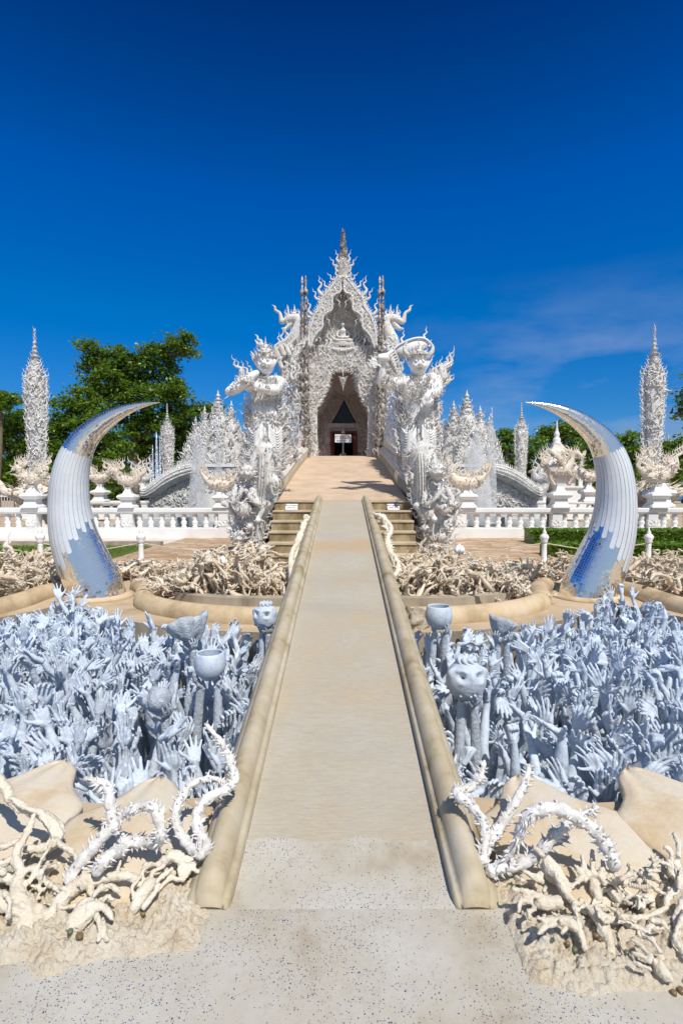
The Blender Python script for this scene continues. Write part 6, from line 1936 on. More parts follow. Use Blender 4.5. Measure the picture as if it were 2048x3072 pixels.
        wp.add(*ctube([g(-70, 690, 36, -.5), g(60, 600, 34, -.52), g(180, 510, 32, -.54), g(320, 400, 30, -.45)], 4, 10))
        # crescent blade behind the head
        bl = MB(); n = 24; V = []
        for i in range(n):
            f = i / (n - 1)
            c_u = np.interp(f, [0, .25, .5, .75, .92, 1], [290, 430, 640, 800, 910, 950]); top_ = np.interp(f, [0, .25, .5, .75, .92, 1], [430, 300, 200, 182, 225, 285]); bot_ = np.interp(f, [0, .25, .5, .75, .92, 1], [470, 545, 540, 420, 330, 290])
            for dd_, vv in ((.18, top_), (.30, top_), (.30, bot_), (.18, bot_)): V.append(g(c_u, vv, 1, dd_)[:3])
        idx = np.arange(n * 4).reshape(n, 4)
        qs = [(idx[i, j], idx[i, (j + 1) % 4], idx[i + 1, (j + 1) % 4], idx[i + 1, j]) for i in range(n - 1) for j in range(4)] + [(0, 3, 2, 1), tuple(idx[-1])]
        wp.add(V, qs)
        wp.add(*ctube([g(u_, v_, 20, .17) for u_, v_ in ((300, 420), (430, 305), (640, 208), (800, 186), (905, 225), (955, 300), (930, 330))], 6, 8))
        for (u_, v_) in ((340, 380), (490, 270), (870, 215)): wp.stamp(FLAME, g(u_, v_, 1, .2)[:3], (.1, 0, 1), (0, -1, 0), .3)
        swarm_n = [wp.stamp(CURL if k % 2 else KR[k % 3], g(-60 + 190 * rs.rand(), 690 - 150 * rs.rand(), 1, -.55)[:3], (-.6, -.2, .5), (0, -1, 0), .16) for k in range(22)]
        obj('curved_blade', wp, 'smooth_white', root)
    # column of beasts and crouching figures that carries the statue
    bs = MB(); bt = MB()
    if s < 0:
        axis = [b(880, -200, 190, .3), b(800, 200, 240, .25), b(760, 600, 250, .22), b(680, 1000, 235, .2), b(620, 1300, 225, .2), b(600, 1750, 215, .2)]
        sc_ax = [b(830, -120, 62, -.1), b(830, 150, 66, -.14), b(815, 420, 60, -.12), b(790, 640, 40, -.05)]
        heads = [(560, 215, 125, -.25), (440, 1300, 120, -.2)]
        limbs = [[(400, 420, 52, -.1), (340, 600, 58, -.2), (330, 740, 46, -.25), (420, 640, 44, -.35), (480, 480, 36, -.35)], [(640, 480, 52, -.15), (700, 650, 56, -.2), (760, 740, 46, -.28), (640, 660, 44, -.36), (540, 500, 36, -.36)],
                 [(150, 720, 52, -.1), (230, 760, 50, -.1), (330, 900, 44, -.12), (380, 1040, 40, -.18), (310, 1090, 34, -.22)], [(930, 720, 58, -.1), (850, 800, 52, -.15), (780, 930, 44, -.18), (740, 1040, 36, -.2)],
                 [(980, 260, 50, -.2), (1000, 330, 34, -.3), (1010, 430, 20, -.32)], [(1040, 270, 40, -.2), (1080, 360, 26, -.3), (1080, 480, 14, -.3)], [(960, 250, 44, -.2), (960, 340, 26, -.3), (950, 420, 16, -.3)]]
        balls = [(510, 830, 135, -.3), (620, 600, 70, -.2), (600, 1120, 60, -.28), (700, 1460, 60, -.1)]
        budp = (750, 1010)
    else:
        axis = [b(640, -200, 200, .3), b(720, 200, 250, .25), b(780, 600, 260, .22), b(830, 1000, 245, .2), b(850, 1300, 225, .2), b(850, 1750, 215, .2)]
        sc_ax = [b(620, -120, 62, -.1), b(640, 150, 66, -.14), b(650, 420, 60, -.12), b(640, 640, 40, -.05)]
        heads = [(910, 200, 135, -.25), (1020, 1130, 95, -.15)]
        limbs = [[(730, 480, 52, -.1), (690, 620, 50, -.2), (680, 760, 44, -.3), (800, 690, 42, -.38), (920, 580, 38, -.38), (940, 400, 34, -.36)], [(1070, 480, 56, -.1), (1130, 620, 50, -.15), (1220, 780, 44, -.22), (1080, 680, 40, -.34), (980, 580, 38, -.38), (980, 400, 32, -.36)],
                 [(540, 740, 60, -.1), (600, 830, 52, -.12), (660, 960, 44, -.18), (700, 1050, 38, -.2)], [(1260, 760, 56, -.05), (1200, 900, 52, -.1), (1110, 1030, 46, -.15), (1060, 1050, 36, -.2), (1150, 1110, 30, -.24)],
                 [(620, 1700, 24, -.2), (600, 1480, 30, -.25), (690, 1330, 30, -.28), (740, 1250, 26, -.26), (820, 1380, 24, -.28), (940, 1490, 18, -.28)], [(400, 250, 46, -.15), (380, 330, 26, -.2), (400, 420, 16, -.2)], [(470, 230, 44, -.2), (480, 330, 22, -.24), (480, 400, 16, -.25)]]
        balls = [(1020, 830, 92, -.36), (760, 900, 100, -.2), (700, 1150, 70, -.2), (960, 1280, 90, -.2), (930, 760, 120, -.15)]
        budp = (850, 990)
    bs.add(*ctube([(p[0], p[1], p[2], p[3] * 1.12) for p in axis], 5, 18))
    for L in limbs: bs.add(*ctube([b(*p) for p in L], 5, 10))
    for (u, v_, r, dd) in balls:
        w = b(u, v_, r, dd); bs.add(*radial(w[:3], w[3], lambda a_, e: 1 + 0 * a_, 24, 18))
    for (u, v_, r, dd) in heads:
        w = b(u, v_, r, dd); bs.add(*radial(w[:3], w[3], demon_fn, 56, 40, face=(0, -1, 0)))
    me = remesh(bs, .019, 1, .012, .08)
    clutter(bt, me, 520, .15, .3, seed=9 + s, filt=lambda p: p[1] < 12.2)
    obj('beast_column', me, 'white', root)
    for k in range(16): pass
    # scaled serpent body hanging down the column
    sa = catmull(sc_ax, 8)
    bt.add(*tube(sa[:, :3], sa[:, 3], 10))
    for i, p in enumerate(sa):
        for kk in range(5):
            th = -1.1 + .55 * kk
            d = np.array([math.sin(th), -math.cos(th), 0]); bt.stamp(KR[2], p[:3] + d * p[3] * .95, d * .5 + [0, 0, -1], d, .11)
    for (u, v_, r, dd) in heads:
        w = np.array(b(u, v_, r, dd))
        for k in range(16):
            a_ = k / 16 * 6.28; bt.stamp(KR[k % 3], w[:3] + w[3] * np.array([math.cos(a_), .2, math.sin(a_)]), (math.cos(a_), -.1, math.sin(a_) + .2), (0, -1, 0), w[3] * .85, k % 2)
    for k in range(60):
        e = -1 if k % 2 else 1; v_ = -150 + 1700 * rs.rand(); ax_ = np.array(axis); pz_ = b(0, v_, 1)[2]
        xx_ = np.interp(-pz_, -ax_[:, 2], ax_[:, 0]); rr_ = np.interp(-pz_, -ax_[:, 2], ax_[:, 3])
        bt.stamp(FLAME if k % 3 else CURL, (xx_ + e * rr_ * 1.05, 11.55, pz_), (e * .8, -.2, .6), (0, -1, 0), rs.uniform(.14, .30), e > 0)
    obj('beast_carving', bt, 'white', root)
    bud_m = MB(); w = b(*budp, 60, -.45)
    v, q, t = lathe([(.02, -.9), (.5, -.8), (.85, -.3), (.9, .1), (.6, .6), (.25, 1.0), (.03, 1.5)], 14); bud_m.add(v * w[3] + w[:3], q, t)
    bud_m.add(*ctube([(*(np.array(w[:3]) - [0, 0, w[3] * .8]), .02), (*(np.array(w[:3]) - [.02, -.05, w[3] * 3.5]), .022), (*(np.array(w[:3]) - [-.02, -.1, w[3] * 6]), .025)], 4, 8))
    obj('lotus_bud', bud_m, 'smooth_white', root)


guardian(-1, 'white demon guardian statue gripping a club across its chest, atop a column of beasts')
guardian(1, 'white horned demon guardian statue with a huge curved blade behind its head')

# ------------------------------------------------------------------ notices
def text(body, size, mat, loc, rot, parent, name='lettering'):
    cu = bpy.data.curves.new(name, 'FONT'); cu.body = body; cu.size = size; cu.align_x = 'CENTER'; cu.align_y = 'CENTER'; cu.extrude = .002
    o = bpy.data.objects.new(name, cu); C.objects.link(o)
    dg = bpy.context.evaluated_depsgraph_get(); dg.update()
    me = bpy.data.meshes.new_from_object(o.evaluated_get(dg)); bpy.data.objects.remove(o)
    o = bpy.data.objects.new(name, me); C.objects.link(o); me.materials.clear(); me.materials.append(M[mat])
    o.parent = parent; o.location = Vector(loc) - parent.location; o.rotation_euler = rot
    return o


sd = 25.0
sc = P(1029, 1315, sd)
es = empty('entrance_sign', (sc[0], sd, FZ + .006), 'white board on a stand reading entrance in Thai and English, in the temple doorway', 'sign')
mb = MB(); hw_, hh_ = 24.5 * sd / FPX, 12 * sd / FPX
mb.add(*box(sc[0] - hw_, sc[0] + hw_, sd - .02, sd + .02, sc[2] - hh_, sc[2] + hh_)); bo = obj('board', mb, 'sign_white', es, smooth=False)
mb = MB(); mb.add(*ctube([(sc[0], sd, FZ + .01, .035), (sc[0], sd, sc[2] - hh_, .035)], 3, 10)); mb.add(*ctube([(sc[0] - .25, sd - .2, FZ + .03, .02), (sc[0], sd, FZ + .4, .025)], 3, 8)); mb.add(*ctube([(sc[0] + .25, sd - .2, FZ + .03, .02), (sc[0], sd, FZ + .4, .025)], 3, 8)); mb.add(*box(sc[0] - .28, sc[0] + .28, sd - .24, sd - .16, FZ + .008, FZ + .04))
obj('stand', mb, 'metal_grey', es)
text('ทางเข้า', .26, 'black_ink', (sc[0] - .02, sd - .024, sc[2] + .055), (math.pi / 2, 0, 0), es)
text('ENTRANCE', .125, 'blue_ink', (sc[0] + .01, sd - .024, sc[2] - .115), (math.pi / 2, 0, 0), es)
for sx, px, lab, ink in ((-1, 875, 'small white slanted notice with black and red lettering, on the left steps', ('black_ink', 'red_ink')), (1, 1179, 'small white slanted notice with blue lettering, on the right steps', ('blue_ink', 'red_ink'))):
    # top tread at z 1.16, in front of the first riser
    yb = 11.68; z0 = 1.165; x = tx(px, yb)
    nt_ = empty('step_notice', (x, yb, z0), lab, 'notice', 'notices on the steps')
    mb = MB(); w = .13
    v = np.array([(x - w, yb - .12, z0), (x + w, yb - .12, z0), (x + w, yb + .05, z0), (x - w, yb + .05, z0), (x - w, yb - .12, z0 + .03), (x + w, yb - .12, z0 + .03), (x + w, yb + .05, z0 + .13), (x - w, yb + .05, z0 + .13)])
    mb.add(v, [(0, 3, 2, 1), (4, 5, 6, 7), (0, 1, 5, 4), (2, 3, 7, 6), (0, 4, 7, 3), (1, 2, 6, 5)])
    obj('board', mb, 'sign_white', nt_, smooth=False)
    sl = math.atan2(.10, .17)
    text('ห้ามเหยียบ', .062, ink[0], (x, yb - .015, z0 + .098), (sl, 0, 0), nt_)
    text('KEEP OFF', .045, ink[1], (x, yb - .085, z0 + .057), (sl, 0, 0), nt_)

# ------------------------------------------------------------------ balustrades
def baluster_tpl():
    return lathe([(.075, 0), (.075, .05), (.05, .07), (.085, .16), (.075, .23), (.05, .28), (.085, .36), (.07, .43), (.05, .46), (.08, .5)], 8)


BAL = baluster_tpl()


def balustrade(xa, xb, y, posts, lab, zb=0.0, step=.37, coarse=False):
    root = empty('balustrade', ((xa + xb) / 2, y, zb), lab, 'balustrade', 'white balustrades round the pond')
    mb = MB(); mb.add(*box(xa, xb, y - .2, y + .2, zb, zb + .30)); mb.add(*box(xa, xb, y - .16, y + .16, zb + .302, zb + .34)); obj('base', mb, 'smooth_white', root, smooth=False)
    mb = MB()
    pr = [(-.13, .80), (.13, .80), (.15, .84), (.19, .87), (.19, .97), (.15, 1.0), (-.15, 1.0), (-.19, .97), (-.19, .87), (-.15, .84)]
    mb.add(*sweep([(xa, y, zb), ((xa + xb) / 2, y, zb), (xb, y, zb)], [(-a, b) for a, b in pr])); obj('rail', mb, 'smooth_white', root, smooth=False)
    for px in posts:
        if not (xa - .2 <= px <= xb + .2): continue
        mb = MB(); mb.add(*box(px - .16, px + .16, y - .17, y + .17, zb + .341, zb + .799))
        for k in range(6): mb.stamp(KR[k % 3], (px + (k - 2.5) * .035, y - .17, zb + .40), ((k - 2.5) * .25, -.1, 1), (0, -1, 0), .26, k > 2)
        obj('post', mb, 'smooth_white', root, smooth=False)
    x = xa + step / 2
    first = None
    while x < xb:
        if all(abs(x - p) > .24 for p in posts):
            if first is None:
                m_ = MB(); m_.add(BAL[0] * [1.25, 1.25, .92] + [x, y, zb + .34], BAL[1], BAL[2])
                first = obj('baluster', m_, 'smooth_white', root); x0_ = x
            else:
                o = first.copy(); C.objects.link(o); o.parent = root; o.location = (x - x0_, 0, 0)
        x += step


FY = 17.9
pp = [3.97, 7.16, 10.35, 13.5, 16.7]
balustrade(-15.5, -3.2, FY, [-p for p in pp], 'front white balustrade with bulbous balusters, left of the temple bridge')
balustrade(3.2, 15.5, FY, pp, 'front white balustrade with bulbous balusters, right of the temple bridge')
BYY = 29.5
bp = [4.2, 7.5, 10.9, 14.2]
balustrade(-18, -3.4, BYY, [-p for p in bp], 'farther white balustrade across the pond, left of the temple', step=.55)
balustrade(3.4, 18, BYY, bp, 'farther white balustrade across the pond, right of the temple', step=.55)


# ------------------------------------------------------------------ statues on pedestals
def pedestal(mb, x, y, z, s):
    mb.add(*sqtier(x, y, [(.30 * s, z), (.30 * s, z + .06 * s), (.22 * s, z + .14 * s), (.20 * s, z + .30 * s), (.30 * s, z + .36 * s), (.33 * s, z + .42 * s), (.30 * s, z + .48 * s), (.17 * s, z + .54 * s), (.10 * s, z + .7 * s), (.12 * s, z + .8 * s)]))


def bird(name, lab, cat, x, y, z, s, face, kind='swan', mat='beast', top=.8):
    """face +1 looks to +x. kinds: swan, crest, horse, fish, boat"""
    root = empty(name, (x, y, z), lab, cat, 'creature statues on pedestals')
    mb = MB(); pedestal(mb, x, y, z, s); obj('pedestal', mb, 'smooth_white', root, smooth=False)
    z0 = z + top * s
    def q(u, w, r, dy=0): return (x + face * u * s, y + dy * s, z0 + w * s, r * s)
    b = MB(); f = MB(); rs = np.random.RandomState(int(abs(x * 100)) % 900)
    def fl(u, w, g, sz, T_=None): f.stamp(T_ or FLAME, q(u, w, 0)[:3], (face * g[0], g[1] if len(g) > 2 else 0, g[-1]), (0, -1, 0), sz * s, rs.rand() < .5)
    if kind == 'swan':
        b.add(*ctube([q(-.42, .34, .07), q(-.25, .26, .17), q(0, .25, .24), q(.24, .36, .17), q(.36, .58, .085), q(.30, .82, .062), (q(.26, 1.0, .055)), q(.34, 1.12, .065), q(.46, 1.08, .05), q(.58, 1.02, .015)], 5, 12))
        b.add(*ctube([q(.05, 0.1, .06), q(.02, -.05, .05), q(.1, -.1, .05)], 3, 8))
        for k in range(6): fl(-.34 - .02 * k, .3 + .03 * k, (-.5 + .12 * k, 1), .55 + .06 * k)
        for k in range(12): fl(-.2 + .04 * k, .34, (-.6, -.4, .8), .32, KR[k % 3])
        for k in range(5): fl(.3 - .03 * k, 1.14, (-.5 + .1 * k, 1), .26, KR[k % 3])
        for k in range(4): fl(.42, .3 - .05 * k, (.7, .5), .25, KR[2])
    elif kind == 'crest':
        b.add(*ctube([q(-.5, .55, .06), q(-.38, .32, .13), q(-.1, .22, .22), q(.2, .28, .2), q(.38, .48, .13), q(.48, .62, .12), q(.62, .6, .08), q(.72, .54, .02)], 5, 12))
        b.add(*ctube([q(.1, .1, .07), q(.05, -.06, .05)], 3, 8)); b.add(*ctube([q(-.1, .1, .07), q(-.08, -.06, .05)], 3, 8))
        for k in range(9): fl(-.5 + .05 * k, .45 - .02 * k, (-.35 + .03 * k, 1), .7 - .03 * k)
        for k in range(8): fl(.25 + .04 * k, .66, (-.3 + .08 * k, 1), .5 - .02 * k)
        for k in range(20): fl(-.4 + .05 * k, .3, (rs.randn() * .6, -.5, .6), .28, KR[k % 3])
    elif kind == 'horse':
        b.add(*ctube([q(-.4, .5, .1), q(-.25, .45, .2), q(.1, .46, .22), q(.3, .66, .16), q(.38, .9, .12), q(.5, 1.0, .12), q(.68, .9, .07), q(.74, .86, .03)], 5, 12))
        for u, dy in ((.22, -.1), (.26, .1), (-.28, -.1), (-.24, .1)):
            b.add(*ctube([q(u, .42, .1, dy), q(u + (.16 if u > 0 else -.05), .2, .06, dy), q(u + (.05 if u > 0 else .04), .02, .045, dy), q(u + .1, -.04, .05, dy)], 4, 8))
        for k in range(8): fl(-.42, .5 + .03 * k, (-.7 + .1 * k, 1), .6)
        for k in range(9): fl(.22 + .025 * k, .72 + .035 * k, (-.7, .8), .36, KR[k % 3])
        for k in range(18): fl(-.3 + .04 * k, .5, (rs.randn() * .5, -.4, .7), .3, KR[k % 3])
        b.add(*ctube([q(.1, .6, .1, -.15), q(-.2, .9, .1, -.3), q(-.5, 1.1, .03, -.35)], 4, 8, .5))
    elif kind in ('fish', 'boat'):
        b.add(*ctube([q(.72, .95, .03), q(.66, .72, .08), q(.62, .45, .14), q(.4, .2, .2), q(.05, .1, .24), q(-.3, .16, .2), q(-.6, .36, .12), q(-.8, .62, .06), q(-.84, .85, .02)], 5, 12))
        for k in range(14): fl(-.75 + .1 * k, .28 + .3 * abs(k - 7) / 7, (-.4, .9), .34, KR[k % 3])
        for k in range(5): fl(-.78 + .04 * k, .6, (-.6 + .2 * k, 1), .42)
        for k in range(5): fl(.6 + .03 * k, .88, (.3, .9), .26, KR[k % 3])
        for k in range(14): fl(-.5 + .08 * k, .02, (rs.randn() * .4, -.3, -.8), .2, KR[k % 3])
    bm_ = remesh(b, .018 * max(1, s), 1, .012, .06)
    clutter(f, bm_, 150, .17 * s, .25, seed=int(abs(x * 10)), tpls=KR + [CURL, CURL])
    obj('body', bm_, mat, root); obj('flames', f, mat, root)


def onrail(px, y=FY): return (px - CX) * y / FPX


zr = 1.0
bird('bird_statue', 'crested cream bird statue on the front balustrade just left of the striped left tusk', 'statue', onrail(99), FY, zr, .95, -1, 'crest')
bird('bird_statue', 'cream flame-tailed bird statue facing left, at the far left end of the balustrade', 'statue', onrail(48), FY + 2.2, .9, 1.0, -1, 'crest')
bird('bird_statue', 'cream crested bird statue on the pedestal right of the left tusk', 'statue', onrail(385), FY, zr, .88, -1, 'crest')
bird('bird_statue', 'smaller cream flaming bird statue on the far balustrade, framed right of the left tusk', 'statue', onrail(302, 27), 27, 1.0, 1.15, 1, 'crest')
bird('fish_statue', 'upcurved scaly fish statue on the pedestal beside the club-bearing guardian', 'statue', onrail(664), FY, zr, .82, 1, 'fish')
bird('boat_beast_statue', 'boat-shaped cream beast statue on the pedestal right of the horned guardian', 'statue', onrail(1400), FY, zr, .92, -1, 'boat')
bird('horse_statue', 'prancing cream horse-lion statue in front of the tiered pavilion', 'statue', onrail(1676), FY, zr, 1.02, 1, 'horse')
bird('bird_statue', 'long-necked cream swan statue between the pavilion and the right tusk', 'statue', onrail(1763, 27), 27, 1.0, 1.2, -1, 'swan')
bird('bird_statue', 'cream winged beast statue on the pedestal right of the right tusk', 'statue', onrail(1968), FY, zr, 1.0, 1, 'crest')
bird('scorpion_statue', 'cream claw-tailed beast statue at the far right end of the balustrade', 'statue', onrail(2030), FY + 1.0, zr, 1.2, -1, 'crest')


# ------------------------------------------------------------------ flame towers
def tower(x, y, s, lab, mat='white_far', zb=0.0):
    root = empty('flame_tower', (x, y, zb), lab, 'tower', 'flame towers at the pond corners')
    rs = np.random.RandomState(int(abs(x) * 10))
    z0 = zb + 1.95 * s
    def hw(f): return np.interp(f, [0, .06, .14, .3, .5, .62, .7, .75, .80, .86, .9, 1.0], [.19, .21, .24, .30, .37, .37, .31, .22, .12, .055, .03, .004]) * s
    Ht = 5.7 * s
    mb = MB(); mb.add(*lathe([(max(.01, hw(f) * .82), z0 + Ht * f) for f in np.linspace(0, 1, 60)], 12, (x, y, 0), 1, .8))
    for f in (.82, .85, .88, .91): mb.add(*lathe([(hw(f) * .6, z0 + Ht * f - .05 * s), (hw(f) * 1.6 + .03, z0 + Ht * f), (hw(f) * .6, z0 + Ht * f + .06 * s)], 10, (x, y, 0)))
    obj('core', mb, mat, root)
    mb = MB()
    for k in range(520):
        f = rs.rand() * .82; a = rs.rand() * 6.28
        d = np.array([math.cos(a), .8 * math.sin(a), 0]); w = hw(f) * .8
        mb.stamp(CURL if k % 2 == 0 else KR[k % 3], np.array([x, y, z0 + Ht * f]) + d * w, d * .12 + [0, 0, 1] + rs.randn(3) * .45, d, (.20 + .20 * (f < .72) * rs.rand()) * s, rs.rand() < .5)
    for k in range(34):
        f = k / 34 * .8
        for e in (-1, 1):
            mb.stamp(FLAME if k % 2 else KR[k % 3], (x + e * hw(f) * .8, y, z0 + Ht * f), (e * .6, 0, 1), (0, -1, 0), .42 * s * (1 - .4 * (f > .7)), e > 0)
    for k in range(26):
        f = .80 + .2 * k / 26; a = k * 2.4; d = np.array([math.cos(a), math.sin(a), 0])
        mb.stamp(KR[2], np.array([x, y, z0 + Ht * f]) + d * hw(f), d * .3 + [0, 0, 1], d, .16 * s)
    obj('flames', mb, mat, root)
    mb = MB()
    mb.add(*lathe([(.55 * s, zb), (.55 * s, zb + .2 * s), (.42 * s, zb + .3 * s), (.36 * s, zb + .8 * s), (.46 * s, zb + 1.0 * s), (.8 * s, zb + 1.25 * s), (1.0 * s, zb + 1.4 * s), (.95 * s, zb + 1.55 * s), (.5 * s, zb + 1.8 * s), (.3 * s, z0)], 20, (x, y, 0)))
    for k in range(210):
        a = rs.rand() * 6.28; d = np.array([math.cos(a), math.sin(a), 0]); z = zb + s * rs.uniform(1.0, 1.75)
        w = np.interp(z - zb, [1.0 * s, 1.4 * s, 1.75 * s], [.5 * s, 1.0 * s, .5 * s])
        mb.stamp(CURL if k % 2 else FLAME, np.array([x, y, z]) + d * w, d * 1.0 + [0, 0, .7], d, rs.uniform(.3, .55) * s, k % 2)
    for e in (-1, 1):
        mb.add(*ctube([(x + e * .7 * s, y - .2, zb + 1.5 * s, .16 * s), (x + e * 1.15 * s, y - .2, zb + 1.55 * s, .15 * s), (x + e * 1.3 * s, y - .2, zb + 1.85 * s, .1 * s), (x + e * 1.5 * s, y - .2, zb + 1.95 * s, .06 * s), (x + e * 1.75 * s, y - .2, zb + 1.85 * s, .02 * s)], 5, 9))
    obj('bowl_base', mb, 'beast', root)


tower((115 - CX) * 20.3 / FPX, 20.3, 1.0, 'tall white flame-edged tower at far left in front of the trees')
tower((1951 - CX) * 20.3 / FPX, 20.3, 1.015, 'tall white flame-edged tower at far right beside the electric pole')
tower((505 - CX) * 36 / FPX, 36, .96, 'distant white flame-edged tower before the big dark tree')
tower((1560 - CX) * 36 / FPX, 36, .97, 'distant white flame-edged tower by the tip of the right tusk')


# ------------------------------------------------------------------ filigree pavilions over the pond
def filigree_pavilion(s, lab):
    y = 28.0
    X = lambda px: s * abs(px - CX) * y / FPX
    Z = lambda py: P(CX, py, y)[2]
    xc = X(1397)
    root = empty('filigree_pavilion', (xc, y, 0), lab, 'pavilion', 'filigree pavilions over the pond')
    rs = np.random.RandomState(60 + s)
    mb = MB(); mb.add(*box(*sorted((X(1330), X(1492))), y - 1.3, y + 1.6, 0, Z(1405))); mb.add(*box(*sorted((X(1320), X(1497))), y - 1.4, y + 1.7, Z(1404), Z(1396))); obj('platform', mb, 'smooth_white', root, smooth=False)
    core = MB(); fl = MB()
    def spire(px, ptop, pbase, w, yy):
        zb, ztp = Z(pbase), Z(ptop); H = ztp - zb
        core.add(*lathe([(w, zb), (w * 1.05, zb + .2 * H), (w * .8, zb + .4 * H), (w * .5, zb + .6 * H), (w * .22, zb + .78 * H), (w * .1, zb + .9 * H), (.01, ztp)], 10, (X(px), yy, 0)))
        for j in range(6): core.add(*lathe([(w * .1, zb + (.66 + .05 * j) * H), (w * (.42 - .05 * j), zb + (.675 + .05 * j) * H), (w * .1, zb + (.69 + .05 * j) * H)], 8, (X(px), yy, 0)))
        n = int(100 * w / .5 + 40)
        for k in range(n):
            f = rs.rand() ** 1.1 * .85; a = rs.rand() * 6.28; d = np.array([math.cos(a), math.sin(a), 0])
            ww = w * np.interp(f, [0, .2, .4, .6, .78, .9], [1, 1.05, .8, .5, .22, .1])
            fl.stamp(CURL if k % 3 == 0 else (FLAME if k % 5 == 0 else KR[k % 3]), np.array([X(px), yy, zb + H * f]) + d * ww, d * .3 + [0, 0, 1] + rs.randn(3) * .3, d, (.6 - .36 * f) * rs.uniform(.7, 1.2), k % 2)
    spire(1397, 1170, 1400, .85, y); spire(1359, 1200, 1400, .62, y + .1); spire(1440, 1215, 1400, .6, y + .2); spire(1470, 1246, 1400, .45, y + .4)
    spire(1345, 1255, 1400, .5, y + .6); spire(1395, 1262, 1400, .55, y - .7); spire(1430, 1280, 1400, .4, y - .6); spire(1486, 1300, 1400, .3, y + .2)
    # pointed arch in front with a dark recess
    for e in (-1, 1):
        core.add(*ctube([(xc, y - 1.0, Z(1300), .1), (xc + e * .35, y - 1.0, Z(1325), .12), (xc + e * .5, y - 1.0, Z(1360), .14), (xc + e * .55, y - 1.0, Z(1400), .16)], 5, 8))
        for k in range(16):
            f = k / 16; fl.stamp(KR[k % 3], (xc + e * (.1 + .5 * f ** .6), y - 1.1, Z(1300 + 100 * f)), (e * .8, -.1, .8), (0, -1, 0), .4, e > 0)
    for k in range(160):
        fl.stamp(CURL if k % 2 else KR[k % 3], (rs.uniform(*sorted((X(1322), X(1490)))), y - 1.32, rs.uniform(Z(1480), Z(1380))), (rs.randn() * .5, -.15, 1), (0, -1, 0), rs.uniform(.25, .45), k % 2)
    obj('spires', core, 'white_far', root); obj('flame_filigree', fl, 'white_far', root)


filigree_pavilion(-1, 'spiky white filigree pavilion with several spires behind mist, left of the temple')
filigree_pavilion(1, 'spiky white filigree pavilion with several spires behind mist, right of the temple')


# fountains rising from the pond
def fountain(px, wpx, top, y, lab):
    x = (px - CX) * y / FPX; w = wpx * y / FPX / 2; zt_ = P(CX, top, y)[2]
    root = empty('fountain', (x, y, 0), lab, 'fountain', 'fountains in the pond')
    mb = MB(); mb.add(*lathe([(.25, 0), (.25, .1), (.1, .16), (.08, .3)], 12, (x, y, 0))); obj('nozzle', mb, 'metal_grey', root)
    mb = MB(); mb.add(*lathe([(.02, .02), (w * 1.0, .04), (w * 1.05, zt_ * .25), (w * .8, zt_ * .55), (w * .5, zt_ * .8), (w * .2, zt_ * .95), (.02, zt_)], 20, (x, y, 0), 1, .7)); obj('spray', mb, 'mist', root)
    rs = np.random.RandomState(int(px)); mb = MB()      # streaks and drops of water in the jet
    for k in range(300):
        f = rs.rand(); a = rs.rand() * 6.28; r = w * .95 * rs.rand() ** .5 * np.interp(f, [0, .25, .55, .8, 1], [1, 1, .75, .45, .1])
        p = np.array([x + r * math.cos(a), y + .7 * r * math.sin(a), .1 + zt_ * f]); h = rs.uniform(.04, .16)
        mb.add(*tube([p, p + [0, 0, h]], [.006, .012], 4))
    obj('water_drops', mb, 'sign_white', root)


fountain(597, 66, 1290, 23.0, 'misty white fountain in front of the left filigree pavilion')
fountain(655, 30, 1265, 23.6, 'narrow fountain jet close to the left filigree pavilion centre')
fountain(1425, 100, 1290, 23.5, 'broad misty fountain in front of the right filigree pavilion')
fountain(1470, 40, 1235, 24.5, 'tall fine fountain spray at the right edge of the right filigree pavilion')


# serpent balustrades leading to the pavilions
def serpent(s, lab):
    y = 25.5
    X = lambda px: s * abs(px - CX) * y / FPX
    Z = lambda py: P(CX, py, y)[2]
    pts = [(1470, 1408, .3), (1510, 1420, .36), (1550, 1440, .36), (1585, 1465, .32), (1608, 1478, .26), (1628, 1470, .24), (1634, 1448, .2), (1622, 1432, .2)]
    root = empty('serpent_balustrade', (X(1600), y, 0), lab, 'serpent', 'serpent balustrades by the pond')
    b = MB(); W = [(X(a), y, Z(c), r) for a, c, r in pts]
    b.add(*ctube(W, 6, 12)); obj('body', b, 'white_far', root)
    w = MB(); w.add(*prism([(X(a), Z(c)) for a, c, r in pts[:5]][::(1 if s < 0 else -1)] + ([(X(1608), .3), (X(1470), .3)] if s < 0 else [(X(1470), .3), (X(1608), .3)]), y + .1, y + .35)); obj('flank_wall', w, 'white_far', root, smooth=False)
    f = MB(); S = catmull(W, 6)
    for k in range(220): 
        px_ = rnd.uniform(1470, 1608); f.stamp(CURL if k % 2 else KR[k % 3], (X(px_), y + .08, rnd.uniform(.8, Z(np.interp(px_, [1470, 1510, 1550, 1585, 1608], [1408, 1420, 1440, 1465, 1478])) - .1)), (rnd.uniform(-1, 1), -.2, .6), (0, -1, 0), .34, k % 3 == 0)
    for i, p in enumerate(S):
        f.stamp(KR[2], p[:3] + np.array([0, -.05, p[3] * .9]), (s * -.3, 0, 1), (0, -1, 0), .3)
        for k in range(5):
            a = -.9 + .45 * k; f.stamp(KR[2], p[:3] + np.array([0, -math.cos(a), math.sin(a)]) * p[3], (s * .8, -.4, -.2), (0, -1, 0), .2)
    for k in range(10): f.stamp(FLAME, (X(1610 + 3 * k), y, Z(1440)), (s * (-.4 + .12 * k), 0, 1), (0, -1, 0), .7 + .25 * (k % 3), s < 0)
    obj('scales_and_crest', f, 'white_far', root)


serpent(-1, 'white scaled serpent balustrade curling down beside the left fountain')
serpent(1, 'white scaled serpent balustrade curling down beside the right fountain')
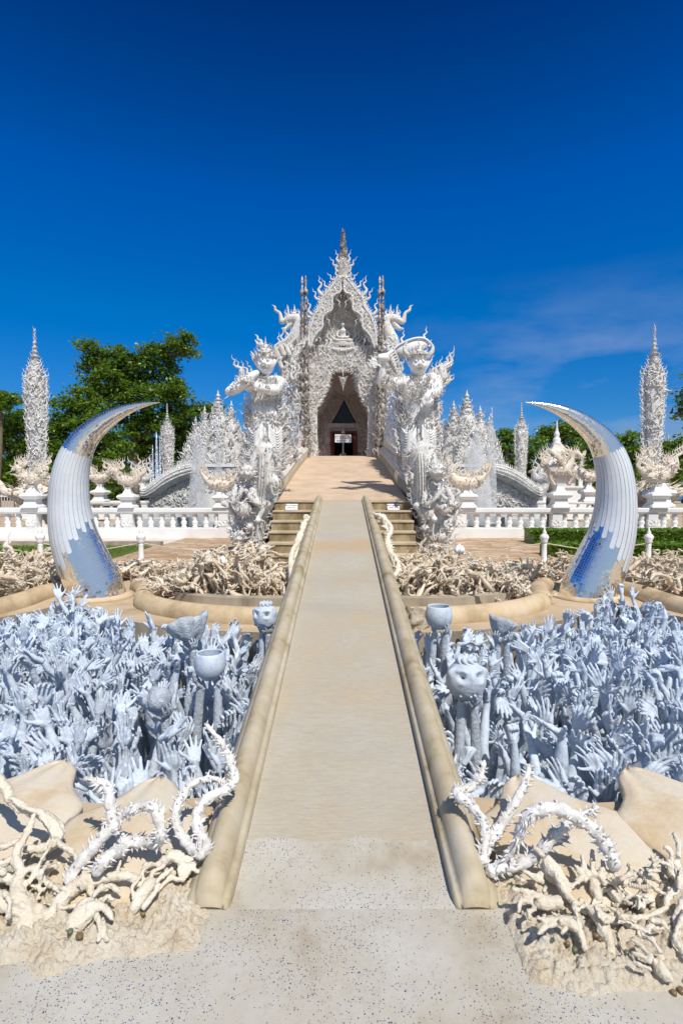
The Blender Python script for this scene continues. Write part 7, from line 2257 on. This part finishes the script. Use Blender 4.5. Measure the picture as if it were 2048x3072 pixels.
# silver spire cluster left of the far tower
root = empty('spire_cluster', ((472 - CX) * 31 / FPX, 31, 0), 'cluster of thin silver spires beside the distant left tower', 'spires')
for dx, top, r in ((0, 1298, .22), (-12, 1338, .16), (10, 1310, .16), (-20, 1372, .12)):
    x = (472 + dx - CX) * 31 / FPX; ztp = P(CX, top, 31)[2]
    mb = MB(); pr = []
    for j in range(14):
        f = j / 13; pr += [(r * (1 - .8 * f) * 1.1, ztp * f * .97), (r * (1 - .8 * f) * .7, ztp * (f * .97 + .03))]
    pr.append((.0, ztp + .1)); mb.add(*lathe(pr, 7, (x, 31, 0))); obj('spire', mb, 'silver_white', root)

# brown carved stumps in the pond garden
for px, lab in ((408, 'dark brown carved trunk standing behind the left balustrade'), (1653, 'dark brown carved trunk under the prancing horse statue')):
    x = (px - CX) * 19.5 / FPX
    mb = MB(); mb.add(*ctube([(x, 19.5, 0, .2), (x + .03, 19.5, .6, .17), (x - .02, 19.5, 1.2, .16), (x + .02, 19.5, 1.75, .1), (x, 19.5, 1.95, .03)], 8, 12))
    rs = np.random.RandomState(px)
    for k in range(90):
        a = rs.rand() * 6.28; d = np.array([math.cos(a), math.sin(a), 0]); mb.stamp(CURL, np.array([x, 19.5, rs.uniform(.1, 1.8)]) + d * .14, d + [0, 0, rs.randn()], d, .13)
    obj('carved_trunk', mb, 'stump', loc=(x, 19.5, 0), label=lab, cat='carved trunk', group='carved trunks behind the balustrades')


# ------------------------------------------------------------------ tiered white pavilion at right
pv_y = 46.0
PX = lambda px: (px - CX) * pv_y / FPX
PZ_ = lambda py: P(CX, py, pv_y)[2]
xc = PX(1666)
pav = empty('tiered_pavilion', (xc, pv_y, 0), 'white pavilion with two-tiered curved roof and a stupa spire', 'pavilion')
mb = MB(); mb.add(*sqtier(xc, pv_y, [(2.1, 0), (2.1, .35), (1.75, .45), (1.75, PZ_(1465)), (1.9, PZ_(1463)), (1.9, PZ_(1458))])); obj('base', mb, 'smooth_white', pav, smooth=False)
for ex in (-1, 1):
    for ey in (-1, 1):
        mb = MB(); mb.add(*box(xc + ex * 1.45 - .14, xc + ex * 1.45 + .14, pv_y + ey * 1.45 - .14, pv_y + ey * 1.45 + .14, PZ_(1458), PZ_(1414))); obj('pillar', mb, 'smooth_white', pav, smooth=False)
mb = MB(); mb.add(*box(xc - 1.2, xc + 1.2, pv_y - 1.2, pv_y + 1.2, PZ_(1458), PZ_(1414))); obj('cella', mb, 'porch', pav, smooth=False)
mb = MB(); mb.add(*sqtier(xc, pv_y, [(1.78, PZ_(1417)), (1.80, PZ_(1412)), (1.55, PZ_(1406)), (1.2, PZ_(1396)), (.85, PZ_(1381)), (.75, PZ_(1371))])); obj('lower_roof', mb, 'roof_tile', pav, smooth=False)
mb = MB(); mb.add(*box(xc - .55, xc + .55, pv_y - .55, pv_y + .55, PZ_(1371), PZ_(1360))); mb.add(*sqtier(xc, pv_y, [(.93, PZ_(1362)), (.94, PZ_(1358)), (.75, PZ_(1352)), (.5, PZ_(1343)), (.38, PZ_(1334))])); obj('upper_roof', mb, 'roof_tile', pav, smooth=False)
mb = MB(); mb.add(*lathe([(.40, PZ_(1334)), (.42, PZ_(1330)), (.28, PZ_(1326)), (.34, PZ_(1320)), (.30, PZ_(1316)), (.18, PZ_(1311)), (.22, PZ_(1307)), (.24, PZ_(1302)), (.16, PZ_(1295)), (.10, PZ_(1291)), (.12, PZ_(1288)), (.05, PZ_(1280)), (.06, PZ_(1276)), (.015, PZ_(1262))], 16, (xc, pv_y, 0))); obj('stupa_spire', mb, 'smooth_white', pav)

# ------------------------------------------------------------------ hedges and low plants
def hedge(x0, x1, y0, y1, h, lab, n, mat='leaf_mid'):
    root = empty('hedge', ((x0 + x1) / 2, (y0 + y1) / 2, 0), lab, 'hedge', 'clipped hedges')
    rs = np.random.RandomState(int(abs(x0 * 10)))
    p = np.column_stack([rs.uniform(x0, x1, n), rs.uniform(y0, y1, n), rs.rand(n) ** .5 * h])
    face = rs.rand(n)
    p[face < .45, 1] = y0 + rs.rand((face < .45).sum()) * .06; p[face > .6, 2] = h - rs.rand((face > .6).sum()) * .05
    mb = MB(); mb.add(*leaves(p, .055, rs)); obj('foliage', mb, mat, root)
    mb = MB(); mb.add(*box(x0 + .05, x1 - .05, y0 + .05, y1 - .05, 0, h - .06)); obj('stems', mb, 'leaf_dark', root, smooth=False)


def leaves(p, size, rs, asp=.55):
    n = len(p)
    a = rs.randn(n, 3); a[:, 2] = a[:, 2] * .6; a /= np.linalg.norm(a, axis=1)[:, None]
    b = np.cross(a, rs.randn(n, 3) * .6 + [0, 0, 1]); b /= (np.linalg.norm(b, axis=1)[:, None] + 1e-9)
    s = size * (.6 + .8 * rs.rand(n))[:, None]
    c = np.cross(a, b)
    v = np.stack([p - a * s, p + b * s * asp - c * s * .12, p + a * s, p - b * s * asp - c * s * .12], 1).reshape(-1, 3)
    return v, np.arange(4 * n).reshape(n, 4), None


hedge(5.6, 14, 15.6, 16.6, .42, 'taller clipped hedge along the balustrade at right', 9000)
hedge(4.9, 12, 12.6, 13.4, .30, 'lower clipped hedge in front, behind the right tusk', 7000)
def shrub(x, y, r, h, lab, n=1500, mat='leaf_bright'):
    rs = np.random.RandomState(int(abs(x * 31)))
    root = empty('low_shrub', (x, y, 0), lab, 'shrub', 'low shrubs')
    a = rs.randn(n, 3); a /= np.linalg.norm(a, axis=1)[:, None]
    p = a * (rs.rand(n) ** .4)[:, None] * [r, r * .7, h] * np.array([1, 1, 1]) + [x, y, 0]; p[:, 2] = np.abs(p[:, 2])
    mb = MB(); mb.add(*leaves(p, .05, rs)); obj('foliage', mb, mat, root)
    mb = MB()
    for k in range(7): mb.add(*ctube([(x, y, 0, .012), (x + rs.randn() * r * .3, y, h * .5, .008), (x + rs.randn() * r * .5, y, h * .9, .003)], 4, 5))
    obj('stems', mb, 'bark', root)


shrub(-6.4, 11.8, .75, .4, 'low leafy shrub on the lawn left of the left tusk')
shrub(-7.9, 12.4, .6, .3, 'small low shrub at the left photo edge of the lawn')
# grass blades on the lawn
rs = np.random.RandomState(2); n = 26000
p = np.column_stack([rs.uniform(-13.5, -5.4, n), rs.uniform(11, 15, n), np.full(n, .02)])
h = .03 + .04 * rs.rand(n); w = .006
dx = rs.randn(n) * .02; ang = rs.rand(n) * 3.14
v = np.stack([p + np.column_stack([np.cos(ang) * w, np.sin(ang) * w, 0 * h]), p - np.column_stack([np.cos(ang) * w, np.sin(ang) * w, 0 * h]), p + np.column_stack([dx, rs.randn(n) * .02, h])], 1).reshape(-1, 3)
mb = MB(); mb.add(v, None, np.arange(3 * n).reshape(n, 3)); obj('grass', mb, 'leaf_mid', kind='stuff')


# ------------------------------------------------------------------ trees
def tree(lab, trunk, blobs, d, leaf, mat, group='trees behind the temple garden', per=230, limbs=True, name='broadleaf_tree', depth=.9):
    """trunk: (px, py, r) points; blobs: (px, py, radius px[, depth offset])"""
    base = P(trunk[0][0], 1480, d); base[2] = 0
    root = empty(name, (base[0], d, 0), lab, 'tree', group)
    rs = np.random.RandomState(int(trunk[0][0] * 3 + d))
    k = d / FPX
    tw = [(base[0], d, -.05, trunk[0][2] * k * 1.25)] + [(*P(a, b, d), r * k) for a, b, r in trunk]
    mb = MB(); mb.add(*ctube(tw, 5, 10))
    B = []
    for bl in blobs:
        dd = bl[3] * k if len(bl) > 3 else rs.uniform(-1, 1) * bl[2] * .8 * k
        B.append((P(bl[0], bl[1], d) + [0, dd, 0], bl[2] * k))
    tp = np.array([t[:3] for t in tw])
    for c, r in B:
        low = tp[np.argmin(np.linalg.norm(tp - (c - [0, 0, r * 1.2]), axis=1))]
        mid = (low + c) / 2 + rs.randn(3) * r * .15 + [0, 0, r * .1]
        mb.add(*ctube([(*low, max(.05, r * .085)), (*mid, max(.035, r * .06)), (*(c + [0, 0, r * .4]), .02)], 5, 7))
        for j in range(4):
            e = c + rs.randn(3) * r * .45; mb.add(*ctube([(*mid, r * .04), (*((mid + c) / 2 + rs.randn(3) * r * .15), r * .03), (*e, .012)], 4, 5))
    obj('trunk', mb, 'bark', root)
    lv = MB()
    for c, r in B:
        # leaf sprays gathered on small twig ends: light tufts with gaps between
        nt_ = max(8, int(per * .14 * (r / (leaf * 7)) ** 1.6))
        a = rs.randn(nt_, 3); a /= np.linalg.norm(a, axis=1)[:, None]
        tc = c + a * (rs.uniform(.35, 1.0, nt_) ** .6)[:, None] * r * [1, depth, .85]
        for q in tc:
            m_ = int(30 + 22 * rs.rand()); sp = leaf * rs.uniform(1.6, 3.0)
            b_ = rs.randn(m_, 3) * [1, 1, .5] * sp * .55 + q
            lv.add(*leaves(b_, leaf * .62, rs))
    obj('crown', lv, mat, root)


tree('tallest dark green tree with an open crown behind the left tusk', [(405, 1440, 11), (402, 1330, 10), (398, 1230, 8), (400, 1150, 6), (430, 1090, 4)],
     [(292, 1055, 40), (330, 1095, 52), (280, 1110, 34), (370, 1080, 44), (345, 1145, 60), (420, 1110, 50), (400, 1165, 62), (460, 1060, 36), (505, 1040, 34), (545, 1025, 34), (570, 1062, 22), (480, 1100, 45), (500, 1160, 48), (530, 1190, 34), (300, 1170, 40), (450, 1200, 56), (540, 1165, 26), (360, 1205, 56), (520, 1240, 44), (470, 1270, 58), (410, 1280, 62)], 46, .26, 'leaf_dark', per=330)
tree('broad dark green tree between the far left tower and the left tusk', [(290, 1450, 9), (285, 1380, 8), (270, 1300, 6)],
     [(240, 1190, 40), (200, 1230, 46), (270, 1230, 52), (180, 1280, 44), (230, 1290, 60), (300, 1290, 62), (170, 1340, 44), (220, 1360, 58), (290, 1370, 62), (340, 1340, 60), (180, 1400, 44), (260, 1420, 56), (330, 1420, 58)], 42, .25, 'leaf_dark', per=330)
tree('shady green tree filling the gap behind the distant left tower', [(470, 1450, 8), (468, 1380, 7), (460, 1320, 5)],
     [(400, 1340, 60), (460, 1350, 60), (520, 1330, 58), (430, 1410, 56), (500, 1410, 56), (560, 1390, 46), (380, 1430, 44), (545, 1290, 40)], 48, .26, 'leaf_mid', per=300)
tree('rounded dark tree just left of the left filigree pavilion', [(590, 1450, 8), (588, 1380, 7), (585, 1300, 6)],
     [(570, 1240, 30), (605, 1228, 30), (640, 1240, 30), (665, 1262, 22), (580, 1290, 44), (625, 1300, 40), (560, 1340, 44), (610, 1370, 50), (660, 1300, 30)], 50, .26, 'leaf_dark', per=300)
tree('light green bushy tree at the left photo edge', [(50, 1450, 8), (52, 1380, 7), (60, 1320, 5)],
     [(20, 1265, 40), (70, 1260, 40), (110, 1290, 36), (30, 1330, 56), (90, 1340, 52), (140, 1350, 36), (20, 1400, 56), (80, 1410, 56), (135, 1410, 44), (-30, 1320, 50)], 40, .24, 'leaf_bright', per=330)
tree('slim tree with a flat top at the very left photo edge', [(-5, 1450, 6), (2, 1350, 5), (3, 1250, 4), (2, 1210, 3)], [(15, 1190, 24), (-15, 1195, 30), (35, 1195, 14), (10, 1215, 18)], 38, .22, 'leaf_mid', per=300)
tree('round green tree right of the right filigree pavilion', [(1520, 1450, 7), (1520, 1390, 6), (1520, 1340, 5)],
     [(1510, 1310, 24), (1535, 1300, 22), (1500, 1345, 36), (1545, 1345, 40), (1590, 1330, 36), (1510, 1400, 40), (1560, 1400, 44), (1610, 1370, 40), (1600, 1420, 44), (1640, 1420, 34)], 52, .26, 'leaf_mid', per=300)
tree('dark spreading tree behind the tiered pavilion', [(1700, 1450, 9), (1700, 1370, 8), (1690, 1320, 6)],
     [(1640, 1300, 26), (1680, 1290, 28), (1720, 1285, 28), (1755, 1310, 30), (1650, 1330, 32), (1700, 1330, 44), (1740, 1350, 40), (1620, 1310, 16)], 62, .3, 'leaf_dark', per=300)
tree('bright green tree between the pavilion and the right tusk', [(1770, 1450, 7), (1768, 1400, 6), (1760, 1370, 5)],
     [(1720, 1370, 30), (1760, 1350, 34), (1800, 1370, 40), (1730, 1410, 40), (1785, 1420, 44), (1830, 1400, 40), (1700, 1430, 30), (1850, 1340, 26)], 54, .26, 'leaf_bright', per=300)
tree('bright green rounded tree right of the right tusk', [(1885, 1450, 7), (1884, 1390, 6), (1880, 1350, 5)],
     [(1870, 1320, 26), (1900, 1315, 26), (1855, 1350, 30), (1895, 1360, 40), (1925, 1345, 28), (1870, 1400, 36), (1915, 1400, 36), (1900, 1430, 30)], 50, .25, 'leaf_bright', per=300)
tree('dull green tree under the wires at the right photo edge', [(2010, 1450, 8), (2012, 1400, 7), (2015, 1370, 6)],
     [(2010, 1350, 34), (2040, 1335, 34), (1980, 1390, 40), (2030, 1390, 44), (2060, 1370, 46), (1990, 1430, 40), (2045, 1430, 44), (1960, 1420, 30)], 44, .25, 'leaf_mid', per=300)
tree('dark tree whose leaf tips enter at the right photo edge', [(2110, 1480, 10), (2105, 1300, 8), (2090, 1180, 6)], [(2075, 1190, 34), (2068, 1235, 24), (2100, 1250, 40), (2090, 1130, 36)], 34, .22, 'leaf_dark', per=300)
tree('gnarled leafless shrub tree beside the left tusk', [(300, 1440, 2.5), (305, 1420, 2), (312, 1400, 1.5)], [(290, 1385, 10), (330, 1375, 12), (318, 1365, 10), (345, 1390, 12)], 34, .14, 'leaf_bright', per=60)

# far belt of woods behind everything
rs = np.random.RandomState(8)
mb = MB()
for k in range(420):
    x = rs.uniform(-95, 95); y = rs.uniform(78, 95)
    if abs(x) < 3: continue
    r = rs.uniform(1.6, 3.4); c = np.array([x, y, rs.uniform(.8, 3.2)])
    m_ = 230; a = rs.randn(m_, 3); a /= np.linalg.norm(a, axis=1)[:, None]
    mb.add(*leaves(c + a * (rs.rand(m_) ** .4)[:, None] * r * [1, .8, .8], .42, rs))
obj('distant_woods', mb, 'leaf_mid', kind='stuff')

# ------------------------------------------------------------------ electric pole, fence, cars
ey = 70.0
x = (1999 - CX) * ey / FPX
ep = empty('electric_pole', (x, ey, 0), 'dark electric pole with a crossarm above the trees at far right', 'pole')
zt_ = P(CX, 1305, ey)[2]
mb = MB(); mb.add(*ctube([(x, ey, 0, .16), (x, ey, zt_, .10)], 6, 10)); obj('mast', mb, 'metal_grey', ep)
za = P(CX, 1328, ey)[2]
mb = MB(); mb.add(*box(x - 1.1, x + .35, ey - .22, ey - .11, za - .06, za + .06)); obj('crossarm', mb, 'metal_grey', ep, smooth=False)
for dx in (-1.0, -.6, .2):
    mb = MB(); mb.add(*lathe([(.05, za + .065), (.07, za + .12), (.05, za + .2), (.01, za + .28)], 8, (x + dx, ey - .16, 0))); obj('insulator', mb, 'smooth_white', ep)
for k, (za2, sag) in enumerate(((za - .02, .7), (za - 1.2, .9), (za - 2.0, 1.1))):
    mb = MB(); mb.add(*ctube([(x - .8, ey - .1, za2, .02), (x - 7, ey + 6, za2 - sag, .02), (x - 16, ey + 14, za2 - .3, .02)], 10, 5))
    obj('power_line', mb, 'metal_grey', loc=(x, ey, za2), label=('topmost power line running left from the pole crossarm', 'middle power line running left from the pole', 'lowest power line running left from the pole')[k], cat='wire', group='power lines')
fr = empty('picket_fence', (-20.5, 31.5, 0), 'white spear-topped picket fence at the left photo edge', 'fence')
mb = MB(); mb.add(*box(-26, -17.4, 31.47, 31.53, .5, .58)); mb.add(*box(-26, -17.4, 31.47, 31.53, 1.2, 1.28)); obj('rail', mb, 'smooth_white', fr, smooth=False)
first = None
for k in range(50):
    xx = -25.9 + k * .17
    if first is None:
        m_ = MB(); m_.add(*lathe([(.035, 0), (.035, 1.35), (.06, 1.4), (.05, 1.5), (.0, 1.75)], 6, (xx, 31.5, 0))); first = obj('picket', m_, 'smooth_white', fr)
    else:
        o = first.copy(); C.objects.link(o); o.parent = fr; o.location = (k * .17, 0, 0)


def car(px, d, col, lab, L=3.9, face=1):
    x = (px - CX) * d / FPX
    root = empty('parked_car', (x, d, 0), lab, 'car', 'cars parked beyond the trees')
    pts = [(-.5, .25), (.5, .25), (.5, .42), (.46, .55), (.26, .62), (.14, .92), (-.26, .95), (-.44, .64), (-.5, .58)]
    mb = MB(); mb.add(*prism([(x + face * a * L, z * 1.5) for a, z in (pts if face > 0 else pts[::-1])], d - .8, d + .8)); obj('body', mb, 'car_' + col, root, smooth=False)
    mb = MB(); mb.add(*prism([(x + face * a * L, z * 1.5) for a, z in ([(-.40, .63), (.24, .63), (.14, .88), (-.25, .90)] if face > 0 else [(-.25, .90), (.14, .88), (.24, .63), (-.40, .63)])], d - .805, d - .79)); obj('side_window', mb, 'dark_glass', root, smooth=False)
    for a in (-.3, .31):
        mb = MB(); v, q, t = lathe([(.02, -.1), (.3, -.1), (.32, -.05), (.32, .05), (.3, .1), (.02, .1)], 18); v = v[:, [0, 2, 1]]; mb.add(v + [x + a * L, d - .75, .32], q, t); obj('wheel', mb, 'dark_room', root)


car(1727, 66, 'red', 'red car parked in the shade right of the tiered pavilion')
car(1915, 60, 'silver', 'dark silver car parked under the far right tower')
car(2002, 64, 'blue', 'blue vehicle parked at the right photo edge', 4.6, -1)
